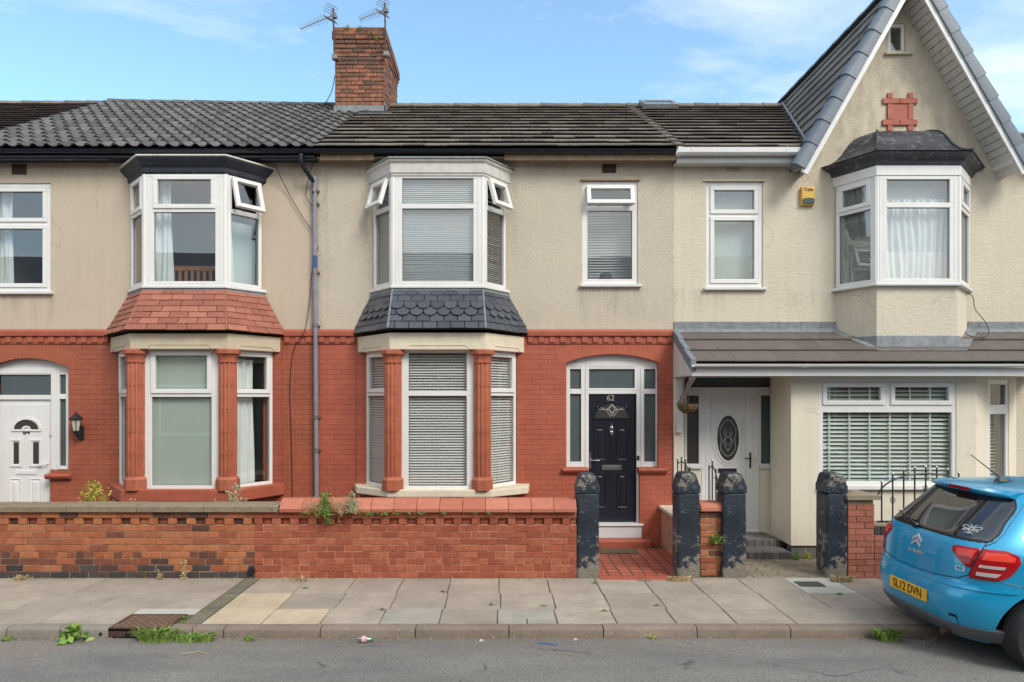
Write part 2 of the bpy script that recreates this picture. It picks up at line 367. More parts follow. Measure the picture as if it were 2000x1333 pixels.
def slabmat(name, a, b, spot=.3):
    t = NT(name); c = t.island([(0, a), (1, b)])
    c = t.mix(t.ramp(t.noise(2.3, 8, .75), [(.36, .0), (.68, .75)]), c, dk(a, .62))
    c = t.mix(t.math('MULTIPLY', t.ramp(t.noise(110, 3, .6), [(.42, 1.0), (.56, 0.0)]), spot), c, dk(a, .5))
    c = t.mix(t.ramp(t.noise(17, 6, .75), [(.62, 0.0), (.68, .5)]), c, S(196,186,166))
    c = t.mix(t.ramp(t.noise(260, 2, .5), [(.60, 0.0), (.66, .55)]), c, dk(b, 1.25))
    t.col(c); t.rough(.85); t.normal(t.bump(t.noise(90, 4), .004)); return t.m
M['slab'] = slabmat('concrete_paving', S(158,146,132), S(180,166,150))
M['slabcream'] = slabmat('new_cream_paving', S(186,168,140), S(198,180,152), .12)
M['slabwhite'] = slabmat('pale_grey_paving', S(188,184,174), S(194,190,182), .12)
M['slabblue'] = slabmat('blue_grey_paving', S(160,155,143), S(168,162,150), .15)
M['kerb'] = slabmat('granite_kerb', S(132,117,103), S(152,137,122), .6)
M['kerbsmooth'] = slabmat('smooth_concrete_kerb', S(140,132,120), S(148,140,128), .2)
t = NT('mossy_joint_soil'); t.col(t.ramp(t.noise(6, 7, .7), [(.40, S(78,70,60)), (.50, S(94,100,56)), (.62, S(70,72,46)), (.7, S(62,56,48))])); t.rough(1.0); M['joint'] = t.m
M['soil'] = simple('garden_soil', S(84,72,58), 1.0, .3, 10, .01, 30)
ROADZ = -.092
tag(MB().box(-60, 60, -1.2, 6.70, -.5, ROADZ).build('road', M['asphalt']), kind='structure')
pm = simple('older_red_grey_tarmac', S(128,118,110), .9, .2, 30, .006, 150)
tag(MB().loft([[(x, y, z) for x, y in ((-5.6, 5.85), (-4.25, 6.18), (-4.05, 6.42), (-4.3, 6.60), (-5.6, 6.62))] for z in (ROADZ-.02, ROADZ+.004)]).build('road_patch', pm), kind='structure')
g = MB().box(-300, 300, -300, 400, -1.2, -.6)
tag(g.build('ground', M['soil']), kind='structure')
tag(MB().box(-60, 60, 6.76, 8.62, -.5, -.012).build('pavement_bed', M['joint']), kind='structure')
tag(MB().box(-60, 60, 8.62, 10.6, -.5, -.008).build('garden_ground', M['soil']), kind='structure')
tag(MB().box(-60, 60, -4.4, -1.2, -.5, 0).build('far_pavement', M['slab']), kind='structure')
# slabs
mb = MB(); rows = [6.86, 7.34, 7.92, 8.60]
def slab(x0, x1, y0, y1, mi=0, j=.0055):
    a = random.uniform(-.003, .003); zz = [random.uniform(-.003, .003) for _ in range(4)]
    mb.mi = mi; x0 += j; x1 -= j; y0 += j; y1 -= j
    P = [(x0+a, y0), (x1+a, y0), (x1-a, y1), (x0-a, y1)]
    b = [(p[0], p[1], -.06) for p in P]; t_ = [(p[0], p[1], zz[k]) for k, p in enumerate(P)]
    mb.hexa(b+t_)
for r in range(3):
    y0, y1 = rows[r], rows[r+1]
    k = 0; x = -3.0
    while x < 16:
        ww = .6+random.uniform(-.012, .012)
        x1 = x+ww; mi = 0
        if r == 0 and k < 2: mi = 1
        if r == 1 and k == 0: mi = 1
        if r == 0 and abs(x-(-1.27)) < .33: mi = 3
        if r == 0 and abs(x-(-.07)) < .3: mi = 3
        if r == 2 and 3.42 < x < 4.02: slab(x, x1-0.0, y0, y1, 2)
        elif r == 0 and abs(x-(-.07)) < .3:
            slab(x, x1, y0+.16, y1, 3); slab(x, x+.3, y0, y0+.16, 3); slab(x+.3, x1, y0, y0+.16, 3)
        elif r == 0 and 4.55 < x < 5.1: slab(x, x1, y0, y1, 2)
        else: slab(x, x1, y0, y1, mi)
        x = x1; k += 1
    x = -3.2; k = 0
    while x > -16:
        ww = .78+random.uniform(-.05, .1)+(.35 if (k == 0 and r == 1) else 0)
        x1 = x-ww
        if r == 0 and x > -3.8: x1 = -3.86; slab(x1, x, y0+.30, y1, 2)
        else: slab(x1, x, y0, y1, 0)
        x = x1; k += 1
tag(mb.build('pavement', [M['slab'], M['slabcream'], M['slabwhite'], M['slabblue']], bevel=.004), kind='structure')
# dark mossy drainage strip across the pavement
mb = MB(); y = 6.9
while y < 8.5:
    mb.box(-3.185, -3.025, y+.004, y+.106, -.05, random.uniform(-.006, -.002)); y += .11
t = NT('mossy_blue_brick'); c = t.mix(t.ramp(t.noise(7, 8, .75), [(.50, 0.0), (.58, 1.0)]), t.island([(0, S(96,90,80)), (1, S(118,110,98))]), S(98,104,62)); t.col(c); t.rough(.9); t.normal(t.bump(t.noise(60), .004))
M['mossbrick'] = t.m
tag(mb.build('pavement_strip', M['mossbrick'], bevel=.003), kind='structure')
# kerb
def kerbstone(mb, x0, x1, top=0.0):
    j = .005; y0 = 6.72; y1 = 6.852
    pr = [(y0, -.2), (y0, top-.03), (y0+.008, top-.012), (y0+.028, top), (y1, top), (y1, -.2)]
    mb.loft([[(x0+j, p[0]+random.uniform(-.002, .002), p[1]) for p in pr], [(x1-j, p[0], p[1]) for p in pr]])
mb = MB(); x = -3.27
xs = [-3.26, -3.03, -2.72, X(627, 6.75), X(812, 6.75), X(994, 6.75), X(1178, 6.75), X(1360, 6.75), X(1542, 6.75)]
for i in range(len(xs)-1): kerbstone(mb, xs[i], xs[i+1], random.uniform(-.003, .003))
x = xs[-1]
while x < 16: kerbstone(mb, x, x+.91); x += .91
mb.mi = 1; x = X(224, 6.75)
for x0 in (X(120, 6.75), X(17, 6.75)): kerbstone(mb, x0, x, .0); x = x0
while x > -16: kerbstone(mb, x-.9, x); x -= .9
tag(mb.build('kerb', [M['kerb'], M['kerbsmooth']], smooth=40), kind='structure')
# tiled path of 62 and block path of right house
t = NT('red_path_tiles'); b = t.n('ShaderNodeTexBrick'); t.l(t.vec, b.inputs['Vector']); b.inputs['Scale'].default_value = 1; b.offset = 0
b.inputs['Brick Width'].default_value = .155; b.inputs['Row Height'].default_value = .155; b.inputs['Mortar Size'].default_value = .011; b.inputs['Mortar Smooth'].default_value = .2
b.inputs['Color1'].default_value = S(168,84,62); b.inputs['Color2'].default_value = S(186,102,76); b.inputs['Mortar'].default_value = S(74,58,52)
c = t.mix(t.ramp(t.noise(14, 6, .7), [(.45, 0.0), (.75, .7)]), b.outputs['Color'], S(92,70,62)); t.col(c); t.rough(.6)
t.normal(t.bump(b.outputs['Fac'], .003, -1)); M['pathtile'] = t.m
mb = MB().box(X(1172, 8.6), 2.50, 8.66, 10.24, -.1, .004)
tag(mb.build('tiled_path', M['pathtile']), kind='structure')
mb = MB(); pts = []
xa, xb = X(1172, 8.55), X(1318, 8.55)
n = 12
lo = [(xa+(xb-xa)*i/n, 8.50-.03*math.sin(math.pi*i/n)) for i in range(n+1)]
mb.loft([[(p[0], p[1], -.05) for p in lo]+[(xb, 8.66, -.05), (xa, 8.66, -.05)], [(p[0], p[1], .010) for p in lo]+[(xb, 8.66, .010), (xa, 8.66, .010)]])
tag(mb.build('path_threshold', M['redpaint'], bevel=.006), kind='structure')
mb = MB(); y = 8.60; r = 0
while y < 9.56:
    x = X(1458, 8.6)-.05*(r % 2)-.1
    while x < X(1600, 8.6)+.6:
        mb.box(x+.004, x+.196, y+.004, y+.096, -.05, random.uniform(-.002, .004)); x += .2
    y += .1; r += 1
M['blockpave'] = islandmat('worn_block_paving', [(0, S(128,116,98)), (1, S(146,132,112))], .85, .3, .003, 60)
tag(mb.build('block_path', M['blockpave'], bevel=.003), kind='structure')

# ------------------------------------------------------------ walls with openings (frame coords a,d,z)
def wallgrid(mb, a0, a1, z0, z1, holes, d0=0.0, d1=-.28):
    xs = sorted({a0, a1}|{h[0] for h in holes}|{h[1] for h in holes}); zs = sorted({z0, z1}|{h[2] for h in holes}|{h[3] for h in holes})
    xs = [x for x in xs if a0 <= x <= a1]; zs = [z for z in zs if z0 <= z <= z1]
    inside = lambda x, z: any(h[0] < x < h[1] and h[2] < z < h[3] for h in holes)
    for i in range(len(xs)-1):
        for j in range(len(zs)-1):
            cx, cz = (xs[i]+xs[i+1])/2, (zs[j]+zs[j+1])/2
            if inside(cx, cz): continue
            A, B, C, D = xs[i], xs[i+1], zs[j], zs[j+1]
            mb.face([(A, d0, C), (B, d0, C), (B, d0, D), (A, d0, D)]); mb.face([(A, d1, C), (A, d1, D), (B, d1, D), (B, d1, C)])
    for h in holes:
        A, B, C, D = max(h[0], a0), min(h[1], a1), max(h[2], z0), min(h[3], z1)
        for p, q in (((A, C), (B, C)), ((B, C), (B, D)), ((B, D), (A, D)), ((A, D), (A, C))):
            mx_, mz_ = (p[0]+q[0])/2, (p[1]+q[1])/2
            # skip reveals shared with a neighbouring hole
            e = .01; ox = -e if mx_ <= A+1e-6 else (e if mx_ >= B-1e-6 else 0); oz = -e if mz_ <= C+1e-6 else (e if mz_ >= D-1e-6 else 0)
            if p[0] == q[0]: oz = 0
            else: ox = 0
            if inside(mx_+ox, mz_+oz): continue
            mb.face([(p[0], d0, p[1]), (q[0], d0, q[1]), (q[0], d1, q[1]), (p[0], d1, p[1])])
    for (p, q) in (((a0, z0), (a0, z1)), ((a1, z0), (a1, z1)), ((a0, z1), (a1, z1))):
        mb.face([(p[0], d0, p[1]), (q[0], d0, q[1]), (q[0], d1, q[1]), (p[0], d1, p[1])])

# ------------------------------------------------------------ windows
def ring(mb, a0, a1, z0, z1, wd, d0, d1, wb=None):
    wb = wb or wd
    mb.box(a0, a1, d0, d1, z0, z0+wb); mb.box(a0, a1, d0, d1, z1-wd, z1)
    mb.box(a0, a0+wd, d0, d1, z0+wb, z1-wd); mb.box(a1-wd, a1, d0, d1, z0+wb, z1-wd)
def window(par, T, a0, a1, z0, z1, lights, fw=.05, fname='window_frame', gl='glass', blind=None, white='upvc', open_mat=None, d=0.0):
    """lights: (a0,a1,z0,z1,kind) kind: 'f' fixed, 's' sash shut, 'o' sash open; blind: None / dict"""
    mb = MB(T); ring(mb, a0, a1, z0, z1, fw, d-.035, d+.03)
    L2 = sorted(lights, key=lambda q: (q[2], q[0]))
    # mullions and transoms: fill between lights
    xs = sorted({q[0] for q in lights}|{q[1] for q in lights}); zs = sorted({q[2] for q in lights}|{q[3] for q in lights})
    inl = lambda x, z: any(q[0]-1e-6 < x < q[1]+1e-6 and q[2]-1e-6 < z < q[3]+1e-6 for q in lights)
    zz = [z0+fw]+zs+[z1-fw]; xx = [a0+fw]+xs+[a1-fw]
    for j in range(len(zz)-1):
        if zz[j+1]-zz[j] < 1e-4: continue
        cz = (zz[j]+zz[j+1])/2; run = None
        for i in range(len(xx)-1):
            if xx[i+1]-xx[i] < 1e-4: continue
            if not inl((xx[i]+xx[i+1])/2, cz):
                if run is None: run = [xx[i], xx[i+1]]
                else: run[1] = xx[i+1]
            else:
                if run: mb.box(run[0], run[1], d-.033, d+.028, zz[j], zz[j+1]); run = None
        if run: mb.box(run[0], run[1], d-.033, d+.028, zz[j], zz[j+1])
    fo = mb.build(fname, M[white], par, bevel=.005, seg=2)
    sub = fo if par.get('category') else par      # panes are sub-parts of the window frame, or of the bay
    mg = MB(T); ms = MB(T)
    for q in lights:
        A, B, C, D, k = q
        if k == 'f':
            mg.box(A, B, d-.012, d-.008, C, D)
        elif k == 's':
            ring(ms, A-.018, B+.018, C-.018, D+.018, .062, d-.02, d+.048)
            mg.box(A+.04, B-.04, d+.0, d+.004, C+.04, D-.04)
        else:
            # opened: hinged at the top edge, swung outwards
            ang = R(17); K = T @ Matrix.Translation((0, d+.03, D)) @ Matrix.Rotation(ang, 4, 'X')
            m1 = MB(K); ring(m1, A-.02, B+.02, C-D-.03, .0, .062, -.0, .06)
            m1.build('open_sash', M[white], sub, bevel=.005, seg=2)
            m2 = MB(K); m2.box(A+.04, B-.04, .02, .026, C-D+.03, -.06); m2.build('pane', M[gl], sub)
            m3 = MB(T); m3.tube([(A+.06, d, C+.01), (A+.2, d+.04, C+.0)], .006, 6); m3.build('window_stay', M['metalgrey'], sub)
    if mg.v: mg.build('pane', M[gl], sub)
    if ms.v: ms.build('sash', M[white], sub, bevel=.006, seg=2)
    # black gaskets round the glass
    mk = MB(T)
    for q in lights:
        A, B, C, D, k = q
        if k == 'o': continue
        e = .04 if k == 's' else 0; dd = d+.006 if k == 's' else d-.005
        ring(mk, A+e-.001, B-e+.001, C+e-.001, D-e+.001, .006, dd, dd+.004)
    if mk.v: mk.build('gasket', M['gasket'], sub)
    if blind: blinds(sub, T, a0+fw*.6, a1-fw*.6, z0+fw*.6, z1-fw*.6, d, **blind)
    return fo
def blinds(par, T, a0, a1, z0, z1, d, kind='slat', pitch=.03, depth=.024, tilt=35, mat='blind', off=.055, tape=0, z_lo=None):
    if kind == 'slat':
        mb = MB(T); z = z1-.02; n = 0; sn, cs = math.sin(R(tilt)), math.cos(R(tilt)); bot = z_lo or z0+.01
        while z > bot:
            dz = random.uniform(-.0028, .0028); ti = R(tilt+random.uniform(-5, 5)); sn, cs = math.sin(ti), math.cos(ti)
            dd = d-off; h = depth/2
            mb.face([(a0, dd-h*cs, z+h*sn+dz), (a1, dd-h*cs, z+h*sn-dz), (a1, dd+h*cs, z-h*sn-dz), (a0, dd+h*cs, z-h*sn+dz)])
            z -= pitch
        if tape:
            k = a0+tape*.5
            while k < a1: mb.box(k-.012, k+.012, d-off+depth*.5+.003, d-off+depth*.5+.005, bot, z1); k += tape
        else:
            for f in (.16, .5, .84): k = a0+(a1-a0)*f; mb.box(k-.0015, k+.0015, d-off+depth*.5+.002, d-off+depth*.5+.004, bot, z1)
        mb.build('blind', M[mat], par, recalc=False)
    elif kind == 'roller':
        MB(T).box(a0, a1, d-off-.004, d-off, z_lo or z0, z1).build('blind', M[mat], par)
    elif kind == 'curtain':
        curtain(par, T, a0, a1, z0, z1, d-off)
def curtain(par, T, a0, a1, z0, z1, d, name='curtain', waves=None, flare=0, mat='curtain', gather=0):
    mb = MB(T); n = max(10, int((a1-a0)*70)); rows = []
    ph = random.uniform(0, 6)
    for j in range(13):
        f = j/12; z = z1+(z0-z1)*f; row = []
        for i in range(n+1):
            u = i/n; a = a0+(a1-a0)*(u+flare*f*(u-.5)*.3)
            o = .022*math.sin(u*(a1-a0)*70+ph+1.2*math.sin(3*f+u*5))+.012*math.sin(u*(a1-a0)*31+2*f)
            row.append((a+.01*math.sin(5*f+u*9), d+o, z))
        rows.append(row)
    o = mb.grid(rows).build(name, M[mat], par, recalc=False, smooth=180)
    return o
# ------------------------------------------------------------ houses
YR, ZR, ZE, YE = 14.4, 8.40, 5.99, 10.20      # ridge, eaves
X0, X1, X2, X3, X4 = -13.6, -8.22, -2.775, 2.658, 8.11
houses = {}
def house(x0, x1, label):
    return empty('terraced_house', ((x0+x1)/2, YW, 0), label, 'house')
H64 = house(X1, X2, 'smooth beige house with red clay tiled bay skirt and white front door')
H62 = house(X2, X3, 'pebbledashed middle house with black slate bay skirt and navy front door')
H60 = house(X3, X4, 'cream gabled house with tiled porch roof and oval glass white door')
H66 = house(X0, X1, 'neighbouring house at far left whose old reddish slate roof shows')

H58 = house(X4, 13.6, 'plain cream neighbouring house beyond the gabled one at the right edge')
def shell(par, x0, x1, ztop=5.95):
    """party walls, back wall, rooms behind the windows"""
    mb = MB(); e = .012
    mb.box(x0+e, x0+.10, 10.74, 18.6, 0, ztop); mb.box(x1-.10, x1-e, 10.74, 18.6, 0, ztop); mb.box(x0+e, x1-e, 18.6, 18.8, 0, ztop)
    mb.box(x0+.11, x1-.11, 12.6, 12.7, 0, ztop-.05)
    mb.build('inner_wall', M['room'], par)
    for za, zb_ in ((2.98, 3.24), (.1, .3)): MB().box(x0+.11, x1-.11, 10.75, 12.59, za, zb_).build('inner_floor', M['roomfloor'], par)
    MB().box(x0+.11, x1-.11, 10.75, 12.59, 5.75, 5.9).build('inner_ceiling', M['roomfloor'], par)

# --- roofs
def roofplane(par, name, x0, x1, rows, tw, mat, style, xr=None, zl=0.0, zrr=0.0, hip=None, sub=None):
    xe = xr or x1
    """x0,x1 span at eaves; zl/zrr lift of ridge at left/right"""
    def P(x, s, h=0.0):
        f = (x-x0)/(x1-x0); zr = ZR+zl*(1-f)+zrr*f
        dy, dz = YR-YE, zr-ZE; l = math.hypot(dy, dz)
        return Vector((x, YE+dy*s-h*dz/l, ZE+dz*s+h*dy/l))
    under = MB().hexa([P(x0+.004, 0, -.10), P(xe-.004, 0, -.10), P(x1-.004, 1, -.10), P(x0+.004, 1, -.10), P(x0+.004, 0, -.012), P(xe-.004, 0, -.012), P(x1-.004, 1, -.012), P(x0+.004, 1, -.012)])
    dyb = 18.9-YR
    under.hexa([(x0+.004, YR, ZR+zl-.12), (x1-.004, YR, ZR+zrr-.12), (x1-.004, 18.95, ZE), (x0+.004, 18.95, ZE), (x0+.004, YR, ZR+zl-.01), (x1-.004, YR, ZR+zrr-.01), (x1-.004, 18.95, ZE+.1), (x0+.004, 18.95, ZE+.1)])
    ro = under.build(name, M['underlay'], par)
    mb = MB(); dx = (x1-x0)
    for i in range(rows):
        s0, s1 = i/rows, min((i+1)/rows+.012, 1.0)
        if style == 'flat':
            x = x0-(tw*.5 if i % 2 else 0)
            while x < x1:
                a, b = max(x+.002, x0), min(x+tw-.003, x1)
                lim = x1 if not hip else hip(s0)
                b = min(b, lim)
                if b-a > .03:
                    dz = random.uniform(0, .005); ds = random.uniform(-.003, .003)-(.008 if random.random() < .03 else 0)
                    h0 = .052+dz; h1 = .006; th = .016
                    mb.hexa([P(a, s0+ds, h0-th), P(b, s0+ds, h0-th), P(b, s1, h1-th), P(a, s1, h1-th), P(a, s0+ds, h0), P(b, s0+ds, h0), P(b, s1, h1), P(a, s1, h1)])
                x += tw
        elif style == 'pan':
            x = x0; nt_ = round((x1-x0)/tw); w_ = (x1-x0)/nt_; K = 8
            for j in range(nt_):
                a = x0+j*w_; dz = random.uniform(0, .004)
                def prof(t): return .034*math.sin(math.pi*min(t/.5, 1))**.8 if t < .5 else -.010*math.sin(math.pi*(t-.5)/.5)
                top0 = [P(a+w_*k/K*1.03, s0, .046+dz+prof(k/K)) for k in range(K+1)]; top1 = [P(a+w_*k/K*1.03, s1, .012+prof(k/K)) for k in range(K+1)]
                bot0 = [P(a+w_*k/K*1.03, s0, .030+dz+prof(k/K)) for k in range(K+1)]
                b_ = mb.pts(top0+top1+bot0); n = K+1
                for k in range(K):
                    mb.f.append((b_+k, b_+k+1, b_+n+k+1, b_+n+k)); mb.m.append(0)
                    mb.f.append((b_+2*n+k, b_+2*n+k+1, b_+k+1, b_+k)); mb.m.append(0)
    mb.build('roof_tiles', M[mat], ro, smooth=(35 if style == 'pan' else 0), recalc=(style != 'pan'))
    # ridge tiles
    rb = MB(); n = max(2, round(dx/.45)); 
    for j in range(n):
        a = x0+dx*j/n; b = x0+dx*(j+1)/n+.02; prof = []
        r1 = .10+random.uniform(0, .004)
        for (xx, r_) in ((a, r1), (min(b, x1+.01), r1-.012)):
            q = P(xx, 1.0)
            prof.append([(xx, YR+r_*1.35*math.cos(math.pi*k/8), q.z-.035+r_*math.sin(math.pi*k/8)) for k in range(9)])
        rb.loft(prof)
    rb.build('ridge_tiles', M['flattile' if style == 'flat' else mat], ro, smooth=40)
    return ro, P

def gutter(par, x0, x1, y, z, mat, r=.052, joints=(), square=False, clips=()):
    mb = MB(); n = 10
    if square: pr = [(-r, r*.9), (-r, -r*.5), (-r*.55, -r), (r, -r), (r, r*.9), (r-.008, r*.9), (r-.008, -r+.008), (-r*.5, -r+.008), (-r+.008, -r*.45), (-r+.008, r*.9)]
    else:
        pr = [(r*math.cos(math.pi+math.pi*k/n), .02+r*math.sin(math.pi+math.pi*k/n)) for k in range(n+1)]
        pr += [((r-.008)*math.cos(2*math.pi-math.pi*k/n), .02+(r-.008)*math.sin(2*math.pi-math.pi*k/n)) for k in range(n+1)]
    mb.loft([[(x, y+p[0], z+p[1]) for p in pr] for x in (x0, x1)])
    for j in joints:
        mb.loft([[(x, y+p[0]*1.13, z+p[1]*1.13-.002) for p in pr] for x in (j-.035, j+.035)])
    for j in clips:
        mb.loft([[(x, y+p[0]*1.1, z+p[1]*1.1-.001) for p in pr] for x in (j-.01, j+.01)])
    return mb.build('gutter', mat, par, smooth=35)

ro64, P64 = roofplane(H64, 'roof', X1, X2, 15, .205, 'pantile', 'pan', zl=.09, zrr=.0)
ro62, P62 = roofplane(H62, 'roof', X2+.005, X3, 13, .33, 'flattile', 'flat')
def valley(s): z = ZE+(ZR-ZE)*s; return 6.10-.563*(8.62-z)-.03
ro60, P60 = roofplane(H60, 'roof', X3+.005, 6.0, 14, .30, 'flattile60', 'flat', hip=valley, xr=4.62)
ro66, P66 = roofplane(H66, 'roof', X0, X1-.005, 20, .22, 'oldslate', 'flat', zl=.05, zrr=.05)
mb = MB()
for i in range(420):
    r_ = random.randrange(13); s_ = r_/13+.003; x = random.uniform(X2+.1, X3-.1); c = P62(x, s_, .05); q = random.uniform(.008, .026)
    mb.lathe((c.x, c.y, c.z-.01), [(0, 0), (q, .002), (q*.8, q*.6), (0, q*.8)], 6)
mo = mb.build('moss_clumps', M['mossclump'] if 'mossclump' in M else M['mossyunder'], ro62); mo['kind'] = 'stuff'
roofplane(H60, 'roof', 7.70, X4, 14, .30, 'flattile60', 'flat', zl=-.62, zrr=-.62)
roofplane(H58, 'roof', X4+.005, 13.6, 14, .30, 'flattile60', 'flat', zl=-.62, zrr=-.62)
# left verge edge tiles of the cream house (stepped)
mb = MB()
for i in range(14):
    s0 = i/14; mb.hexa([P60(X3-.02, s0, .0), P60(X3+.10, s0, .0), P60(X3+.10, s0+.068, .0), P60(X3-.02, s0+.068, .0), P60(X3-.02, s0, .068), P60(X3+.10, s0, .068), P60(X3+.10, s0+.068, .035), P60(X3-.02, s0+.068, .035)])
mb.build('verge_tiles', M['flattile60'], ro60)
# skylight
a0, a1 = 2.93, 3.62
def sky_(a, s, h): return P60(a, s, h)
mb = MB()
for (u0, u1, s0, s1) in ((a0, a1, .87, .89), (a0, a1, .985, 1.005), (a0, a0+.07, .89, .985), (a1-.07, a1, .89, .985)):
    mb.hexa([sky_(u0, s0, .02), sky_(u1, s0, .02), sky_(u1, s1, .02), sky_(u0, s1, .02), sky_(u0, s0, .13), sky_(u1, s0, .13), sky_(u1, s1, .13), sky_(u0, s1, .13)])
mb.build('skylight_frame', M['lead'], ro60, bevel=.006)
MB().hexa([sky_(a0+.07, .89, .06), sky_(a1-.07, .89, .06), sky_(a1-.07, .985, .06), sky_(a0+.07, .985, .06), sky_(a0+.07, .89, .11), sky_(a1-.07, .89, .11), sky_(a1-.07, .985, .11), sky_(a0+.07, .985, .11)]).build('skylight_glass', glass('skylight_glass', .45, (.3, .33, .36, 1)), ro60)

# --- front walls, upper floor
ZSC = ZW(646)          # string course top
def opening(px0, px1, pt, pb): return (XW(px0), XW(px1), ZW(pb), ZW(pt))
# house 64
h_up = [opening(-22, 99, 358, 572), (-5.55, -3.70, 3.82, 5.62)]
mb = MB(FW); wallgrid(mb, X1, X2-.002, ZSC, 5.93, h_up); mb.build('upper_wall', M['render64'], H64, recalc=False)
SP64, AP64 = ZW(719), ZW(700)
door64 = (XW(-24), XW(98), -.05, AP64)
h_lo = [(-5.50, -3.62, .95, 3.02), (XW(-24), XW(134), ZW(918), AP64), (XW(-24), XW(98), -.05, ZW(918))]
mb = MB(FW); wallgrid(mb, X1, X2-.002, -.1, ZSC, h_lo); mb.build('lower_wall', M['brick64'], H64, recalc=False)
# house 62
h_up = [opening(1137, 1246, 353, 560), (-1.88, .05, 3.85, 5.62)]
mb = MB(FW); wallgrid(mb, X2, X3-.002, ZSC, 5.93, h_up); mb.build('upper_wall', M['render62'], H62, recalc=False)
h_lo = [(-1.97, .19, .95, 3.02), (XW(1106), XW(1286), ZW(915), ZW(692)), (XW(1142), XW(1250), -.05, ZW(915))]
mb = MB(FW); wallgrid(mb, X2, X3-.002, -.1, ZSC, h_lo); mb.build('lower_wall', M['brick62'], H62, recalc=False)
# house 60: wall up to the eaves, then the gable triangle
mb = MB(FW)
dh = opening(1334, 1512, 733, 1042)
wallgrid(mb, X3, X4, -.1, 5.93, [opening(1379, 1490, 354, 565), opening(1640, 1880, 345, 552), dh, opening(1575, 1900, 742, 955)])
GAX, GAZ = 6.10, 8.50
zz0 = 5.93; half = (GAZ-zz0)*.563
wx0, wx1, wz0, wz1 = XW(1735), XW(1768), ZW(104), ZW(46)
xl = lambda z: GAX-(GAZ-z)*.563; xr = lambda z: GAX+(GAZ-z)*.563
for poly in ([(xl(zz0), zz0), (xr(zz0), zz0), (xr(wz0), wz0), (xl(wz0), wz0)], [(xl(wz0), wz0), (wx0, wz0), (wx0, wz1), (xl(wz1), wz1)],
             [(wx1, wz0), (xr(wz0), wz0), (xr(wz1), wz1), (wx1, wz1)], [(xl(wz1), wz1), (xr(wz1), wz1), (GAX, GAZ)]):
    mb.face([(p[0], 0, p[1]) for p in poly]); mb.face([(p[0], -.28, p[1]) for p in poly])
for p, q in (((wx0, wz0), (wx1, wz0)), ((wx1, wz0), (wx1, wz1)), ((wx1, wz1), (wx0, wz1)), ((wx0, wz1), (wx0, wz0))):
    mb.face([(p[0], 0, p[1]), (q[0], 0, q[1]), (q[0], -.28, q[1]), (p[0], -.28, p[1])])
mb.build('front_wall', M['render60'], H60, recalc=False)
mb = MB(FW); wallgrid(mb, X0, X1-.002, -.1, 5.93, [(-10.2, -9.2, 3.9, 5.5), (-12.7, -11.0, 3.9, 5.5)]); mb.build('front_wall', M['render64'], H66, recalc=False)
for xx in ((-10.2, -9.2), (-12.7, -11.0)):
    window(H66, FR(0, YW+.08, 1, 0), xx[0], xx[1], 3.9, 5.5, [(xx[0]+.1, xx[1]-.1, 4.0, 4.9, 'f'), (xx[0]+.1, xx[1]-.1, 5.0, 5.4, 'f')], fname='window')
mb = MB(FW); wallgrid(mb, X4+.002, 13.6, -.1, 5.93, [(9.0, 10.0, 3.9, 5.5), (10.9, 12.9, 3.9, 5.5), (10.9, 12.9, .95, 2.7)]); mb.build('front_wall', M['render60'], H58, recalc=False)
for a, b, c, d in ((9.0, 10.0, 3.9, 5.5), (10.9, 12.9, 3.9, 5.5), (10.9, 12.9, .95, 2.7)):
    window(H58, FR(0, YW+.08, 1, 0), a, b, c, d, [(a+.1, b-.1, c+.1, c+(d-c)*.6, 'f'), (a+.1, b-.1, c+(d-c)*.7, d-.1, 'f')], fname='window', blind=dict(kind='roller', mat='roller'))
MB(FW).box(9.0, 9.9, .0, .03, 0, 2.1).build('door', M['upvc'], H58)
for h_, a, b in ((H58, X4, 13.6), (H64, X1, X2), (H62, X2, X3), (H60, X3, X4), (H66, X0, X1)): shell(h_, a, b)

# string courses with dentils
def stringcourse(par, segs, mat, wallm):
    for a, b in segs:
        mb = MB(FW)
        mb.loft([[(x, p[0], p[1]) for p in ((0, ZSC-.10), (.02, ZSC-.10), (.05, ZSC-.085), (.055, ZSC-.02), (.035, ZSC+.012), (0, ZSC+.02))] for x in (a, b)])
        x = a+.01
        while x < b-.05:
            w_ = .085; mb.box(x, min(x+w_, b), .0, .032+random.uniform(0, .004), ZSC-.185, ZSC-.101); 
            mb.box(x+w_, min(x+.165, b), .0, .014, ZSC-.185, ZSC-.101); x += .165
        mb.box(a, b, 0, .018, ZSC-.205, ZSC-.186)
        mb.build('string_course', M[mat], par, bevel=.003)
stringcourse(H64, [(X1, -5.98), (-3.3, X2-.005)], 'redpaint', None)
stringcourse(H62, [(X2, -2.21), (.42, X3-.005)], 'redpaint', None)

